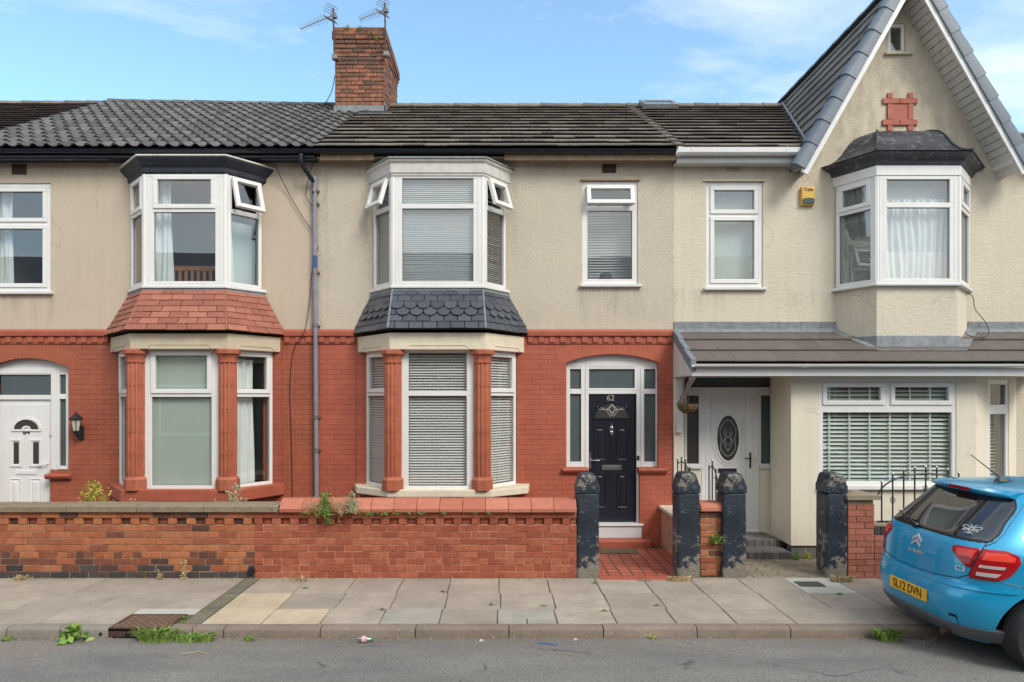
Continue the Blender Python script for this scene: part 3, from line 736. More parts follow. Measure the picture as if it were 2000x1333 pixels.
# arch fillers above the doors
def arch(par, a0, a1, zs, za, mat, panelmat):
    c = (a0+a1)/2; h = za-zs; hw = (a1-a0)/2; rr = (hw*hw+h*h)/(2*h); cz = za-rr
    def az(x): return cz+math.sqrt(max(rr*rr-(x-c)**2, 0))
    n = 24; xs = [a0+(a1-a0)*i/n for i in range(n+1)]
    mb = MB(FW)
    mb.loft([[(x, d_, az(x)) for x in xs]+[(a1, d_, za+.002), (a0, d_, za+.002)] for d_ in (.0015, -.27)], close=True)
    mb.build('door_arch', M[mat], par, recalc=True)
    # voussoirs in slight relief
    mb = MB(FW); r0, r1 = rr, rr+.24; th = math.asin(hw/rr)*1.12; k = 30
    for i in range(k):
        t0 = -th+2*th*i/k+.002/rr; t1 = -th+2*th*(i+1)/k-.002/rr
        mb.hexa([(c+r0*math.sin(t0), .001, cz+r0*math.cos(t0)), (c+r0*math.sin(t1), .001, cz+r0*math.cos(t1)), (c+r1*math.sin(t1), .001, cz+r1*math.cos(t1)), (c+r1*math.sin(t0), .001, cz+r1*math.cos(t0)),
                 (c+r0*math.sin(t0), .003, cz+r0*math.cos(t0)), (c+r0*math.sin(t1), .003, cz+r0*math.cos(t1)), (c+r1*math.sin(t1), .003, cz+r1*math.cos(t1)), (c+r1*math.sin(t0), .003, cz+r1*math.cos(t0))])
    mb.build('brick_arch', M[mat+'v'] if mat+'v' in M else M[mat], par, bevel=.002)
    mb = MB(FW); mb.loft([[(x, d_, az(x)) for x in xs]+[(a1, d_, zs-.10), (a0, d_, zs-.10)] for d_ in (-.095, -.14)])
    mb.build('arch_panel', M[panelmat], par)
M['brick64v'] = simple('painted_arch_brick_orange', S(158,84,58), .6, .12, 7); M['brick62v'] = simple('painted_arch_brick_red', S(170,87,63), .6, .12, 7)
arch(H64, XW(-24), XW(134), SP64, AP64, 'brick64', 'upvcgrey')
arch(H62, XW(1106), XW(1286), ZW(708), ZW(692), 'brick62', 'upvcgrey')
# air vents
def vent(par, px0, px1, pt, pb):
    mb = MB(FW); a0, a1, z0, z1 = XW(px0), XW(px1), ZW(pb), ZW(pt)
    ring(mb, a0, a1, z0, z1, .012, .0, .012); n = 8
    for k in range(n):
        u = a0+(a1-a0)*k/(n-1)*.92; mb.hexa([(u, .002, z0), (u+.012, .002, z0), (u+.012, .002, z1), (u, .002, z1), (u, .009, z0), (u+.012, .009, z0), (u+.012, .009, z1), (u, .009, z1)])
    for k in range(5):
        z = z0+(z1-z0)*k/4; mb.box(a0, a1, .002, .008, z-.004, z+.004)
    o = mb.build('air_vent', M['render60' if par is H60 else 'rustmetal'], par)
    MB(FW).box(a0+.002, a1-.002, .0, .0018, z0+.002, z1-.002).build('vent_backing', M['gasket'], o)
vent(H64, 24, 52, 322, 341); vent(H62, 1176, 1203, 322, 338); vent(H60, 1418, 1446, 320, 336)

# --- eaves
def fascia(par, x0, x1, zt, zb, y, mat, name='fascia'):
    return MB().box(x0, x1, y, y+.03, zb, zt).build(name, M[mat], par)
MB().box(X1, X2, 10.21, 10.45, 5.86, 5.885).build('soffit', M['blackwood'], H64)
fascia(H64, X1, XW(230), 6.0, 5.83, 10.24, 'blackwood'); fascia(H64, XW(520), X2, 6.0, 5.83, 10.24, 'blackwood')
MB().box(X2+.003, X3, 10.27, 10.45, 5.87, 5.89).build('soffit', M['oldwood'], H62)
fascia(H62, XW(632), XW(735), 5.98, 5.83, 10.24, 'oldwood'); fascia(H62, XW(985), X3-.01, 5.98, 5.83, 10.24, 'oldwood')
cl = [X1+.55*k for k in range(10)]
gutter(H64, X1, X2, 10.18, 5.94, M['gutterblack'], clips=[X(px, 10.18) for px in (8, 110, 220, 510, 545)], joints=[X(425, 10.18)])
gutter(H62, X2+.003, X3-.03, 10.18, 5.94, M['gutterblack'], clips=[X(px, 10.18) for px in (745, 915, 1150, 1250)], joints=[X(1045, 10.18), X(635, 10.18)])
gutter(H60, X3-.02, 4.50, 10.16, 5.93, M['upvcgrey'], square=True, clips=[X(px, 10.16) for px in (1350, 1440, 1535)], joints=[X(1327, 10.16)])
MB().box(X3, 4.58, 10.24, 10.27, 5.79, 5.93).build('fascia', M['upvcgrey'], H60, bevel=.004)
MB().box(X3, 4.58, 10.27, 10.45, 5.80, 5.82).build('soffit', M['upvcgrey'], H60)
gutter(H58, X4+.003, 13.6, 10.18, 5.94, M['upvcgrey'])
MB().box(X4, 13.6, 10.2, 10.45, 5.84, 5.9).build('soffit', M['upvcgrey'], H58)
MB().box(X0, X1-.003, 10.2, 10.45, 5.84, 5.9).build('soffit', M['blackwood'], H66)
gutter(H66, X0, X1-.003, 10.18, 5.94, M['gutterblack'])

# --- gable roof of the cream house
YB = 10.03; sl = .563; cosn = 1/math.hypot(1, sl)
def gp(side, t, y, h=0.0):
    """side -1/+1, t drop from apex, h height normal to slope"""
    z = 8.60-t; x = GAX+side*t*sl
    return (x+side*h*cosn, y, z+h*sl*cosn)
TB = 8.60-5.70
for side in (-1, 1):
    e = TB-.14
    rb = MB().hexa([gp(side, 0, YB+.02, -.09), gp(side, e, YB+.02, -.09), gp(side, e, 16, -.09), gp(side, 0, 16, -.09), gp(side, 0, YB+.02, .0), gp(side, e, YB+.02, .0), gp(side, e, 16, .0), gp(side, 0, 16, .0)])
    gr_ = rb.build('gable_roof', M['underlay'], H60)
    mb = MB(); rows_ = 11; n = 14
    for i in range(rows_):
        t1 = TB*(rows_-i)/rows_; t0 = TB*(rows_-i-1)/rows_-.05; y = YB+.04-(.15 if i % 2 else 0)
        while y < 15.6:
            a, b = max(y+.003, YB+.03), y+.297
            dz = random.uniform(0, .005)
            mb.hexa([gp(side, t1, a, .012), gp(side, t1, b, .012), gp(side, max(t0, 0), b, -.0), gp(side, max(t0, 0), a, -.0), gp(side, t1, a, .052+dz), gp(side, t1, b, .052+dz), gp(side, max(t0, 0), b, .022), gp(side, max(t0, 0), a, .022)])
            y += .3
    mb.build('roof_tiles', M['flattile60'], gr_)
    # rounded blue-grey verge tiles
    mb = MB(); n = 9
    for i in range(n):
        t1 = (TB+.06)*(i+1)/n; t0 = (TB+.06)*i/n-.02; R_ = []
        for (t_, o_) in ((t0, .0), (t1, .022)):
            R_.append([gp(side, t_, YB+y_-(o_*.5 if y_ < 0 else 0), h_+(o_ if h_ > 0 else 0)) for y_, h_ in ((-.022, -.055), (-.035, -.05), (-.042, .05), (-.03, .095), (.0, .122), (.06, .132), (.14, .122), (.20, .09), (.20, .03), (.0, -.0), (-.018, -.02))])
        mb.loft(R_)
    mb.build('verge_tiles', M['vergetile'], gr_, smooth=40)
    # barge board and soffit
    mb = MB(); mb.hexa([gp(side, .0, YB-.012, -.125), gp(side, TB+.1, YB-.012, -.125), gp(side, TB+.1, YB-.012, -.015), gp(side, 0, YB-.012, -.015), gp(side, 0, YB+.018, -.125), gp(side, TB+.1, YB+.018, -.125), gp(side, TB+.1, YB+.018, -.015), gp(side, 0, YB+.018, -.015)])
    mb.build('barge_board', M['upvc'], H60, bevel=.004)
    mb = MB(); k = 30
    for i in range(k):
        ta, tb = (TB+.05)*i/k+.004, (TB+.05)*(i+1)/k-.004
        mb.hexa([gp(side, ta, YB+.02, -.125), gp(side, tb, YB+.02, -.125), gp(side, tb, YW-.002, -.125), gp(side, ta, YW-.002, -.125), gp(side, ta, YB+.02, -.11), gp(side, tb, YB+.02, -.11), gp(side, tb, YW-.002, -.11), gp(side, ta, YW-.002, -.11)])
    mb.build('soffit_boards', M['softboard'] if 'softboard' in M else M['whitewood'], H60)
    bx = GAX+side*(TB*sl)
    mb = MB().box(bx-.17*(side > 0)-.02, bx+.07*(side < 0)+.02, YB+.03, YW, 5.72, 5.86); mb.build('eaves_box', M['upvcgrey'], H60, bevel=.004)
rb = MB(); y = YB-.03
while y < 15:
    rb.loft([[(GAX+r_*1.2*math.cos(math.pi*k/8), yy, 8.60+r_*math.sin(math.pi*k/8)) for k in range(9)] for (yy, r_) in ((y, .10), (y+.47, .09))]); y += .45
rb.build('ridge_tiles', M['vergetile'], gr_, smooth=40)
# valley lining
mb = MB(); vp = [P60(valley(s)-.0, s, .075) for s in (0.02, .25, .5, .75, 1.0)]; mb.tube([(p.x, p.y, p.z) for p in vp], .022, 6); mb.build('valley_lining', M['lead'], ro60)
# porch-end gutter stop + red brick ornament
mb = MB(FW)
def OB(x0, x1, y0, y1, d=.03): mb.box(XW(x0), XW(x1), .0, d, ZW(y1), ZW(y0))
OB(1733, 1779, 204, 235, .016); OB(1723, 1755.5, 193.5, 204); OB(1756.5, 1790, 193.5, 204); OB(1722, 1755, 235, 246); OB(1756, 1790, 235, 246)
for x0, x1 in ((1732, 1742), (1772, 1782)): OB(x0, x1, 183, 193, .028); OB(x0, x1, 204.4, 234.6, .028); OB(x0, x1, 246.4, 257, .028)
OB(1752, 1754.5, 194, 203.5, .034); OB(1760, 1762, 194, 203.5, .034)
mb.build('brick_ornament', M['redpaint'], H60, bevel=.003)
# ------------------------------------------------------------ bays
def poff(P, off):
    """offset a bay plan (A,B,C,D with A,D on the wall) outwards"""
    P = [Vector(p) for p in P]; ln = []
    for i in range(3):
        u = (P[i+1]-P[i]).normalized(); n = Vector((u.y, -u.x)); ln.append((P[i]+n*off, u))
    def isect(l1, l2):
        (p, u), (q, v) = l1, l2; d = u.x*v.y-u.y*v.x; t = ((q.x-p.x)*v.y-(q.y-p.y)*v.x)/d; return p+u*t
    wl = (Vector((0, YW)), Vector((1, 0)))
    return [tuple(isect(ln[0], wl)), tuple(isect(ln[0], ln[1])), tuple(isect(ln[1], ln[2])), tuple(isect(ln[2], wl))]
def plan_loft(par, name, P, rings, mat, smooth=0, bevel=0, back=.0):
    mb = MB(); R_ = []
    for off, z in rings:
        q = poff(P, off); q = [(q[0][0], YW+back)]+q+[(q[3][0], YW+back)] if back else q
        R_.append([(x, y-(.001 if not back else 0), z) for x, y in q])
    mb.loft(R_); return mb.build(name, mat if not isinstance(mat, str) else M[mat], par, smooth=smooth, bevel=bevel)
def facet(P, i):
    a, b = Vector(P[i]), Vector(P[i+1]); return FR(a.x, a.y, b.x-a.x, b.y-a.y), (b-a).length

def bay_lights(par, P, zb, ztr, zt, front, sides, fsash, blinds_, white='upvc', fw=.05, e=(.03, .03), gl='glass', tr=.035, ins=(.06, .06)):
    """front: list of column splits; sides: (leftkind, rightkind) of the top lights"""
    for i in range(3):
        T, L = facet(P, i); a0, a1 = .025, L-.025
        if i == 1: k = fsash
        else: k = sides[0 if i == 0 else 1]
        m_ = .02 if k == 'f' else .035
        il, ir = ins if i == 1 else (0, 0)
        li = [(a0+fw+il, a1-fw-ir, zb+fw, ztr-tr, 'f'), (a0+fw+il+(m_-.02), a1-fw-ir-(m_-.02), ztr+tr, zt-fw, k)]
        window(par, T, a0, a1, zb, zt, li, fw=fw, fname='window_frame', gl=gl, blind=blinds_[i], white=white)
    # corner posts
    for c in (1, 2):
        mb = MB(); x, y = P[c]; mb.lathe((x, y+.01, 0), [(.045, zb), (.045, zt)], 8); mb.build('corner_post', M[white], par, smooth=20)
def tiles_skirt(par, P_top, P_bot, z_top, z_bot, rows, tw, mat, scallop=(), curve=.03):
    o = None
    base = MB(); n = 4
    base.loft([[(p[0], p[1], z_top) for p in P_top], [(p[0], p[1], z_bot) for p in P_bot]])
    o = base.build('skirt_roof', M['underlay'], par)
    mb = MB()
    for i in range(3):
        A, B = Vector((*P_top[i], z_top)), Vector((*P_top[i+1], z_top)); C, D = Vector((*P_bot[i], z_bot)), Vector((*P_bot[i+1], z_bot))
        nrm = (B-A).cross(C-A).normalized()
        if nrm.y > 0: nrm = -nrm
        def Q(u, s, h):
            bow = -curve*math.sin(math.pi*s)
            return A.lerp(B, u).lerp(C.lerp(D, u), s)+nrm*(h+max(bow, -.0))+Vector((0, 0, 0))
        for r in range(rows):
            s0, s1 = max(r/rows-.03, 0), (r+1)/rows
            wl_ = (A.lerp(C, s1)-B.lerp(D, s1)).length
            nt_ = max(2, round(wl_/tw)); k = -.5 if r % 2 else 0
            while k < nt_:
                u0, u1 = max(k/nt_+.004, 0), min((k+1)/nt_-.004, 1)
                if u1-u0 > .02:
                    h0 = .008; h1 = .024+random.uniform(0, .006); th = .010; ds = random.uniform(-.004, .006)
                    if r in scallop and u1-u0 > .5/nt_:
                        m_ = 8; sm = s0+(s1-s0)*.45+.03; pr = [(u0, s0), (u0, sm)]+[((u0+u1)/2-(u1-u0)/2*math.cos(math.pi*j/m_), sm+(s1+.035-sm)*math.sin(math.pi*j/m_)) for j in range(1, m_)]+[(u1, sm), (u1, s0)]
                        f = lambda s: h0+(h1-h0)*(s-s0)/(s1-s0)
                        mb.loft([[Q(u, s, f(s)+.006) for u, s in pr], [Q(u, s, f(s)+.006+th) for u, s in pr]])
                    else:
                        mb.hexa([Q(u0, s0, h0-.0), Q(u1, s0, h0-.0), Q(u1, s1+ds, h1-th), Q(u0, s1+ds, h1-th), Q(u0, s0, h0+th), Q(u1, s0, h0+th), Q(u1, s1+ds, h1+th*.4), Q(u0, s1+ds, h1+th*.4)])
                k += 1
    mb.build('skirt_tiles', M[mat], o)
    # hips
    for c in (1, 2):
        MB().tube([(P_top[c][0], P_top[c][1]-.012, z_top+.012), (P_bot[c][0], P_bot[c][1]-.02, z_bot+.012)], .016, 6).build('hip_mortar', M['lead' if mat == 'slate' else 'clay'], o)
    return o
def column(par, x, y, zb, zt, w_=1.0, mat='column'):
    mb = MB(); n = 72; hb = .17
    # plinth, octagonal
    def octa(r, z): return [(x+r*math.cos(math.pi/8+k*math.pi/4), y+r*math.sin(math.pi/8+k*math.pi/4), z) for k in range(8)]
    mb.loft([octa(.165, zb), octa(.165, zb+hb-.02), octa(.135, zb+hb+.02)])
    zc = zt-.19
    rings = []
    for z in (zb+hb+.015, zb+hb+.06, zc-.03, zc+.0):
        rr = .125 if z in (zb+hb+.06, zc-.03) else .118
        ring_ = []
        for k in range(n):
            a = 2*math.pi*k/n; ph = (k % 6); g_ = .016 if ph in (3,) else (.012 if ph in (2, 4) else 0)
            ring_.append((x+(rr-g_)*math.cos(a), y+(rr-g_)*math.sin(a), z))
        rings.append(ring_)
    mb.loft(rings)
    mb.loft([octa(.128, zc-.01), octa(.140, zc+.0), octa(.140, zc+.025), octa(.132, zc+.03), octa(.135, zc+.08), octa(.155, zc+.115), octa(.182, zc+.125), octa(.185, zt-.015), octa(.175, zt)])
    # joints of the stone drums
    o = mb.build('column', M[mat], par, smooth=25)
    mb = MB()
    for k in range(1, 5):
        z = zb+hb+(zc-zb-hb)*k/5; mb.lathe((x, y, 0), [(.1235, z-.0015), (.1255, z), (.1235, z+.0015)], 24)
    mb.build('column_joint', M[mat], par if par.get('category') else par)
    return o

def upper_bay(par, P, zb, ztr, zt, sides, fsash, bl, label=None):
    o = MB(); q = poff(P, .0)
    o.loft([[(x, y, zt-.0) for x, y in poff(P, -.05)], [(x, y, zt+.10) for x, y in poff(P, -.05)]])
    bay = o.build('bay_window', M['upvcgrey'], par)
    bay_lights(bay, P, zb, ztr, zt, None, sides, fsash, bl)
    plan_loft(bay, 'sill', P, [(.035, zb-.055), (.06, zb-.05), (.06, zb-.025), (.03, zb-.001)], 'upvcgrey')
    return bay
SL = dict(kind='slat', pitch=.030, depth=.036, tilt=50, off=.06)
# 64 upper
Y1 = 10.0
P = [(XW(258), YW), (X(284, Y1), Y1), (X(440, Y1), Y1), (XW(512), YW)]
b64u = upper_bay(H64, P, Z(557, Y1), Z(411, Y1), Z(340, Y1), ('s', 'o'), 's', (None, None, None))
T1, L1_ = facet(P, 1); T2, L2_ = facet(P, 2)
za, zc_ = Z(550, Y1), Z(345, Y1)
curtain(b64u, T1, .02, .30, za, zc_, -.16, flare=.5); curtain(b64u, T1, L1_-.14, L1_-.0, za, zc_, -.16); curtain(b64u, T2, .04, .20, za, zc_, -.16)
MB(T2).box(.2, L2_, -.30, -.29, za, Z(420, Y1)).build('blind', M['roller'], b64u)
plan_loft(b64u, 'cornice', P, [(.03, Z(342, Y1)), (.05, Z(338, Y1)), (.055, Z(330, Y1)), (.085, Z(326, Y1)), (.125, Z(317, Y1)), (.135, Z(314, Y1)), (.135, Z(311, Y1)), (.1, Z(308, Y1))], 'blackwood')
plan_loft(b64u, 'cornice_capping', P, [(.137, Z(312, Y1)), (.155, Z(311, Y1)), (.15, Z(308.5, Y1)), (.05, Z(306, Y1))], 'whitewood')
Pt = poff(P, .01); Pb = [(XW(205), YW), (X(246, 9.6), 9.6), (X(444, 9.6), 9.6), (XW(558), YW)]
tiles_skirt(b64u, Pt, Pb, Z(566, Y1), Z(646, 9.6), 7, .29, 'clay')
plan_loft(b64u, 'skirt_flashing', P, [(.02, Z(573, Y1)), (.05, Z(572, Y1)), (.035, Z(563, Y1)), (0, Z(563, Y1))], 'lead')
# 62 upper
P = [(XW(731), YW), (X(768, Y1), Y1), (X(942.5, Y1), Y1), (XW(987), YW)]
b62u = upper_bay(H62, P, Z(557, Y1), Z(404, Y1), Z(343, Y1), ('o', 'o'), 'f', (SL, dict(SL, tilt=56), dict(SL, tilt=30)))
plan_loft(b62u, 'cornice', P, [(.03, Z(345, Y1)), (.045, Z(345, Y1)), (.045, Z(341, Y1)), (.06, Z(340, Y1)), (.065, Z(322, Y1)), (.09, Z(319, Y1)), (.105, Z(315, Y1)), (.02, Z(314, Y1))], 'whitewood')
plan_loft(b62u, 'cornice_capping', P, [(.02, Z(315, Y1)+.001), (.12, Z(314, Y1)), (.11, Z(311, Y1)), (0, Z(309, Y1))], 'lead')
Pt = poff(P, .01); Pb = [(XW(690), YW), (X(757, 9.6), 9.6), (X(949, 9.6), 9.6), (XW(1033), YW)]
tiles_skirt(b62u, Pt, Pb, Z(566, Y1), Z(643, 9.6), 6, .19, 'slate', scallop=(2, 3))
plan_loft(b62u, 'skirt_flashing', P, [(.02, Z(573, Y1)), (.05, Z(572, Y1)), (.035, Z(562, Y1)), (0, Z(562, Y1))], 'lead')
# 60 upper
Y2 = 9.9
P60b = [(XW(1632), YW), (X(1712, Y2), Y2), (X(1871, Y2), Y2), (XW(1890), YW)]
P = P60b
b60u = upper_bay(H60, P, Z(552, Y2), Z(402, Y2), Z(345, Y2), ('s', 's'), 'f', (dict(SL, pitch=.022, tilt=45), None, dict(SL, tilt=60)))
T1, L1_ = facet(P, 1)
curtain(b60u, T1, .03, L1_-.03, Z(548, Y2), Z(385, Y2), -.13)
MB(T1).box(.03, L1_-.03, -.2, -.19, Z(400, Y2), Z(343, Y2)).build('blind', M['blind'], b60u)
plan_loft(b60u, 'bay_fascia', P, [(.01, Z(345, Y2)), (.04, Z(344.5, Y2)), (.04, Z(325, Y2)), (.0, Z(325, Y2))], 'upvc', bevel=.004)
plan_loft(b60u, 'cornice', P, [(.03, Z(325, Y2)+.001), (.06, Z(323.5, Y2)), (.07, Z(318, Y2)), (.10, Z(313, Y2)), (.17, Z(308, Y2)), (.18, Z(304, Y2)), (.15, Z(302, Y2))], 'leadblack')
# swept lead roof
zA, zB = Z(303, Y2), ZW(263); rg = []
for off, f in ((.20, 0), (.13, .04), (.06, .11), (-.01, .22), (-.07, .36), (-.12, .52), (-.17, .68), (-.23, .82), (-.31, .92), (-.40, .975), (-.48, 1.0)): rg.append((off, zA+(zB-zA)*f))
plan_loft(b60u, 'swept_roof', P, rg, 'leadblack', smooth=50)
for c in (1, 2): MB().tube([(poff(P, off)[c][0], min(poff(P, off)[c][1], YW)-.004, z+.006) for off, z in rg], .018, 8).build('lead_roll', M['leadblack'], b60u, smooth=60)
plan_loft(b60u, 'bay_base', P, [(-.01, 2.95), (-.01, Z(558, Y2)+.0)], 'render60')
plan_loft(b60u, 'bay_flashing', P, [(.012, 2.9), (.022, 3.0), (.006, Z(657, Y2)), (-.02, Z(655, Y2))], 'lead')

# lower bays
def lower_bay(par, P, zs_b, zs_t, zl_b, zl_t, sillmat, lintmat, colx, bl, Psill, Plint, ztr, sides, fsash, gl='glass_low', rough=False):
    base = MB(); q = poff(P, .02); base.loft([[(x, y, -.1) for x, y in q], [(x, y, zs_b-.002) for x, y in q]])
    bay = base.build('bay_window', M['brick62' if par is H62 else 'brick64'], par)
    mb = MB(); mb.loft([[(x, y-.0, z) for x, y in Psill] for z in (zs_b, zs_t)]); mb.build('sill', M[sillmat], bay, bevel=.012, seg=2)
    # lintel with sunk chamfered panels
    mb = MB(); mb.loft([[(x, y, z) for x, y in Plint] for z in (zl_b, zl_t)])
    mb.build('lintel', M[lintmat], bay, bevel=.006)
    mb = MB()
    for i in range(3):
        T, L = facet(Plint, i); mb.T = T; c = L/2; hw = L*.29; zz = zl_b
        mb.loft([[(c-hw-.05, d_, zz+.003), (c-hw, d_, zz+.06), (c+hw, d_, zz+.06), (c+hw+.05, d_, zz+.003)] for d_ in (.001, -.002)])
        for (p, q_) in (((c-hw-.05, zz+.004), (c-hw, zz+.062)), ((c-hw, zz+.062), (c+hw, zz+.062)), ((c+hw, zz+.062), (c+hw+.05, zz+.004))):
            mb.hexa([(p[0], 0, p[1]-.004), (q_[0], 0, q_[1]-.004), (q_[0], 0, q_[1]+.008), (p[0], 0, p[1]+.008), (p[0], .009, p[1]-.004), (q_[0], .009, q_[1]-.004), (q_[0], .009, q_[1]+.008), (p[0], .009, p[1]+.008)])
    mb.build('lintel_moulding', M[lintmat], bay)
    bay_lights(bay, P, zs_t-.005, ztr, zl_b+.01, None, sides, fsash, bl, gl=gl, ins=(.15, .15) if par is H62 else (.19, .15))
    q = poff(P, -.03); mb = MB(); mb.loft([[(x, y, z) for x, y in q] for z in (zl_b-.001+.01, zl_t)]); mb.build('bay_soffit', M[lintmat], bay)
    for cx in colx: column(bay, cx, P[1][1]-.03, zs_t-.01, zl_b+.002)
    return bay
Y3 = 9.86
P = [(XW(236), YW), (X(262, Y3), Y3), (X(445, Y3), Y3), (XW(533), YW)]
Ps = [(XW(212), YW-.001), (X(228, 9.9), 9.9), (X(236, 9.72), 9.72), (X(460, 9.72), 9.72), (XW(556), YW-.001)]
Pl = [(XW(216), YW-.001), (X(254, 9.70), 9.70), (X(447, 9.70), 9.70), (XW(551), YW-.001)]
b64l = lower_bay(H64, P, Z(981, 9.72), Z(957, 9.72), Z(682, 9.70), Z(651, 9.70), 'redpaint', 'creamstone64', (X(264, 9.8), X(443.5, 9.8)),
    (None, dict(kind='roller', mat='roller', off=.045), None), Ps, Pl, Z(771, Y3), ('s', 's'), 's')
T2, L2_ = facet(P, 2); curtain(b64l, T2, .05, .47, Z(950, Y3), Z(700, Y3), -.10)
T0, L0_ = facet(P, 0); curtain(b64l, T0, .05, .40, Z(950, Y3), Z(700, Y3), -.12)
# brick jambs either side of both lower bays
for par, pa, pb, mt in ((H64, 533, 551, 'brick64'), (H62, 1009, 1026, 'brick62'), (H62, 697, 716, 'brick62')):
    MB(FW).box(XW(pa), XW(pb), .0, .03, .9, ZSC-.1).build('brick_jamb', M[mt], par)
P = [(XW(717), YW), (X(768, Y3), Y3), (X(942, Y3), Y3), (XW(1007), YW)]
Ps = [(XW(692), YW-.001), (X(697, 10.1), 10.1), (X(757, 9.72), 9.72), (X(960, 9.72), 9.72), (X(1032, 10.1), 10.1), (XW(1034), YW-.001)]
Pl = [(XW(697), YW-.001), (X(761, 9.70), 9.70), (X(950, 9.70), 9.70), (XW(1026), YW-.001)]
LB = dict(kind='slat', pitch=.0385, depth=.046, tilt=40, off=.045, mat='blind_cream')
b62l = lower_bay(H62, P, Z(972, 9.72), Z(957.5, 9.72), Z(683, 9.70), Z(650, 9.70), 'creamstone', 'creamstone', (X(767, 9.8), X(942, 9.8)),
    (LB, LB, LB), Ps, Pl, Z(769, Y3), ('s', 's'), 'f')
# ------------------------------------------------------------ flat windows
FD = FR(0, YW+.05, 1, 0)
def W(par, a, b, t, bt, ltr, sill=True, blind=None, gl='glass', white='upvc', T=FD, Yd=YW, open_=False):
    """pixel rectangle on the facade"""
    x0, x1, z0, z1 = X(a, Yd), X(b, Yd), Z(bt, Yd), Z(t, Yd); zt_ = Z(ltr, Yd)
    k = 'o' if open_ else 's'
    f = window(par, T, x0, x1, z0, z1, [(x0+.085, x1-.085, z0+.085, zt_-.035, 'f' if open_ else 's'), (x0+.085, x1-.085, zt_+.045, z1-.085, k)], fw=.06, fname='window', gl=gl, white=white, blind=blind)
    if sill: MB(T).box(x0-.04, x1+.05, .0, .11, z0-.045, z0-.002).build('sill', M['upvcgrey'], f, bevel=.006)
    return f
w = W(H64, -22, 99, 358, 570, 437)
curtain(w, FD, X(-20, YW), X(10, YW), Z(565, YW), Z(365, YW), -.12)
w = W(H62, 1137, 1246, 354, 556, 407, open_=True, blind=dict(kind='slat', pitch=.042, depth=.046, tilt=52, off=.26, z_lo=None))
# the drip label above the small windows
MB(FW).box(XW(1133), XW(1250), -.001, .03, ZW(354), ZW(351)).build('drip_strip', M['oldwood'], w)
w = W(H60, 1379, 1490, 355, 562, 421); MB(FW).box(XW(1374), XW(1494), -.001, .03, ZW(355), ZW(352.5)).build('drip_strip', M['render60'], w)
MB(FD).box(XW(1383), XW(1486), -.16, -.15, ZW(560), ZW(357)).build('blind', M['roller'], w)
x0, x1, z0, z1 = wx0, wx1, wz0, wz1
w = window(H60, FD, x0, x1, z0, z1, [(x0+.05, x1-.05, z0+.05, z1-.05, 'f')], fname='window', gl='glass')
MB(FW).box(x0-.06, x1+.09, .0, .05, z0-.035, z0+.0).build('sill', M['render60'], w)
curtain(w, FD, x0, x0+.12, z0, z1, -.1)

# ------------------------------------------------------------ doors
def panel(mb, T, a0, a1, z0, z1, d, raise_=.008, b=.028):
    """moulded raised and fielded panel"""
    mb.T = T
    R_ = [[(a0, d-.003, z0), (a1, d-.003, z0), (a1, d-.003, z1), (a0, d-.003, z1)]]
    for k, (ins, dd) in enumerate(((.006, .012), (.016, .010), (.028, .0015), (.046, .002), (.066, .010))):
        if a1-a0 < 2.2*ins: break
        R_.append([(a0+ins, d+dd, z0+ins), (a1-ins, d+dd, z0+ins), (a1-ins, d+dd, z1-ins), (a0+ins, d+dd, z1-ins)])
    mb.loft(R_, cap=True)
def arc(c, z, r, rz, a0, a1, n): return [(c+r*math.cos(a0+(a1-a0)*k/n), z+rz*math.sin(a0+(a1-a0)*k/n)) for k in range(n+1)]
def band(mb, inner, outer, d0, d1):
    n = len(inner)
    for i in range(n-1):
        mb.hexa([(inner[i][0], d0, inner[i][1]), (inner[i+1][0], d0, inner[i+1][1]), (outer[i+1][0], d0, outer[i+1][1]), (outer[i][0], d0, outer[i][1]),
                 (inner[i][0], d1, inner[i][1]), (inner[i+1][0], d1, inner[i+1][1]), (outer[i+1][0], d1, outer[i+1][1]), (outer[i][0], d1, outer[i][1])])
def strip(mb, pts, w_, d0, d1):
    for p, q in zip(pts, pts[1:]):
        dx, dz = q[0]-p[0], q[1]-p[1]; l = math.hypot(dx, dz) or 1; nx, nz = -dz/l*w_/2, dx/l*w_/2
        mb.hexa([(p[0]-nx, d0, p[1]-nz), (q[0]-nx, d0, q[1]-nz), (q[0]+nx, d0, q[1]+nz), (p[0]+nx, d0, p[1]+nz), (p[0]-nx, d1, p[1]-nz), (q[0]-nx, d1, q[1]-nz), (q[0]+nx, d1, q[1]+nz), (p[0]+nx, d1, p[1]+nz)])
M['numeral'] = simple('brushed_numeral', S(186,180,170), .35, .05, metal=.6)
M['leadcame'] = simple('pale_glass_leading', S(176,178,176), .45, .05)
DY = YW+.12; TD = FR(0, DY, 1, 0)
DX = lambda px: X(px, DY)
DZ = lambda py: Z(py, DY)
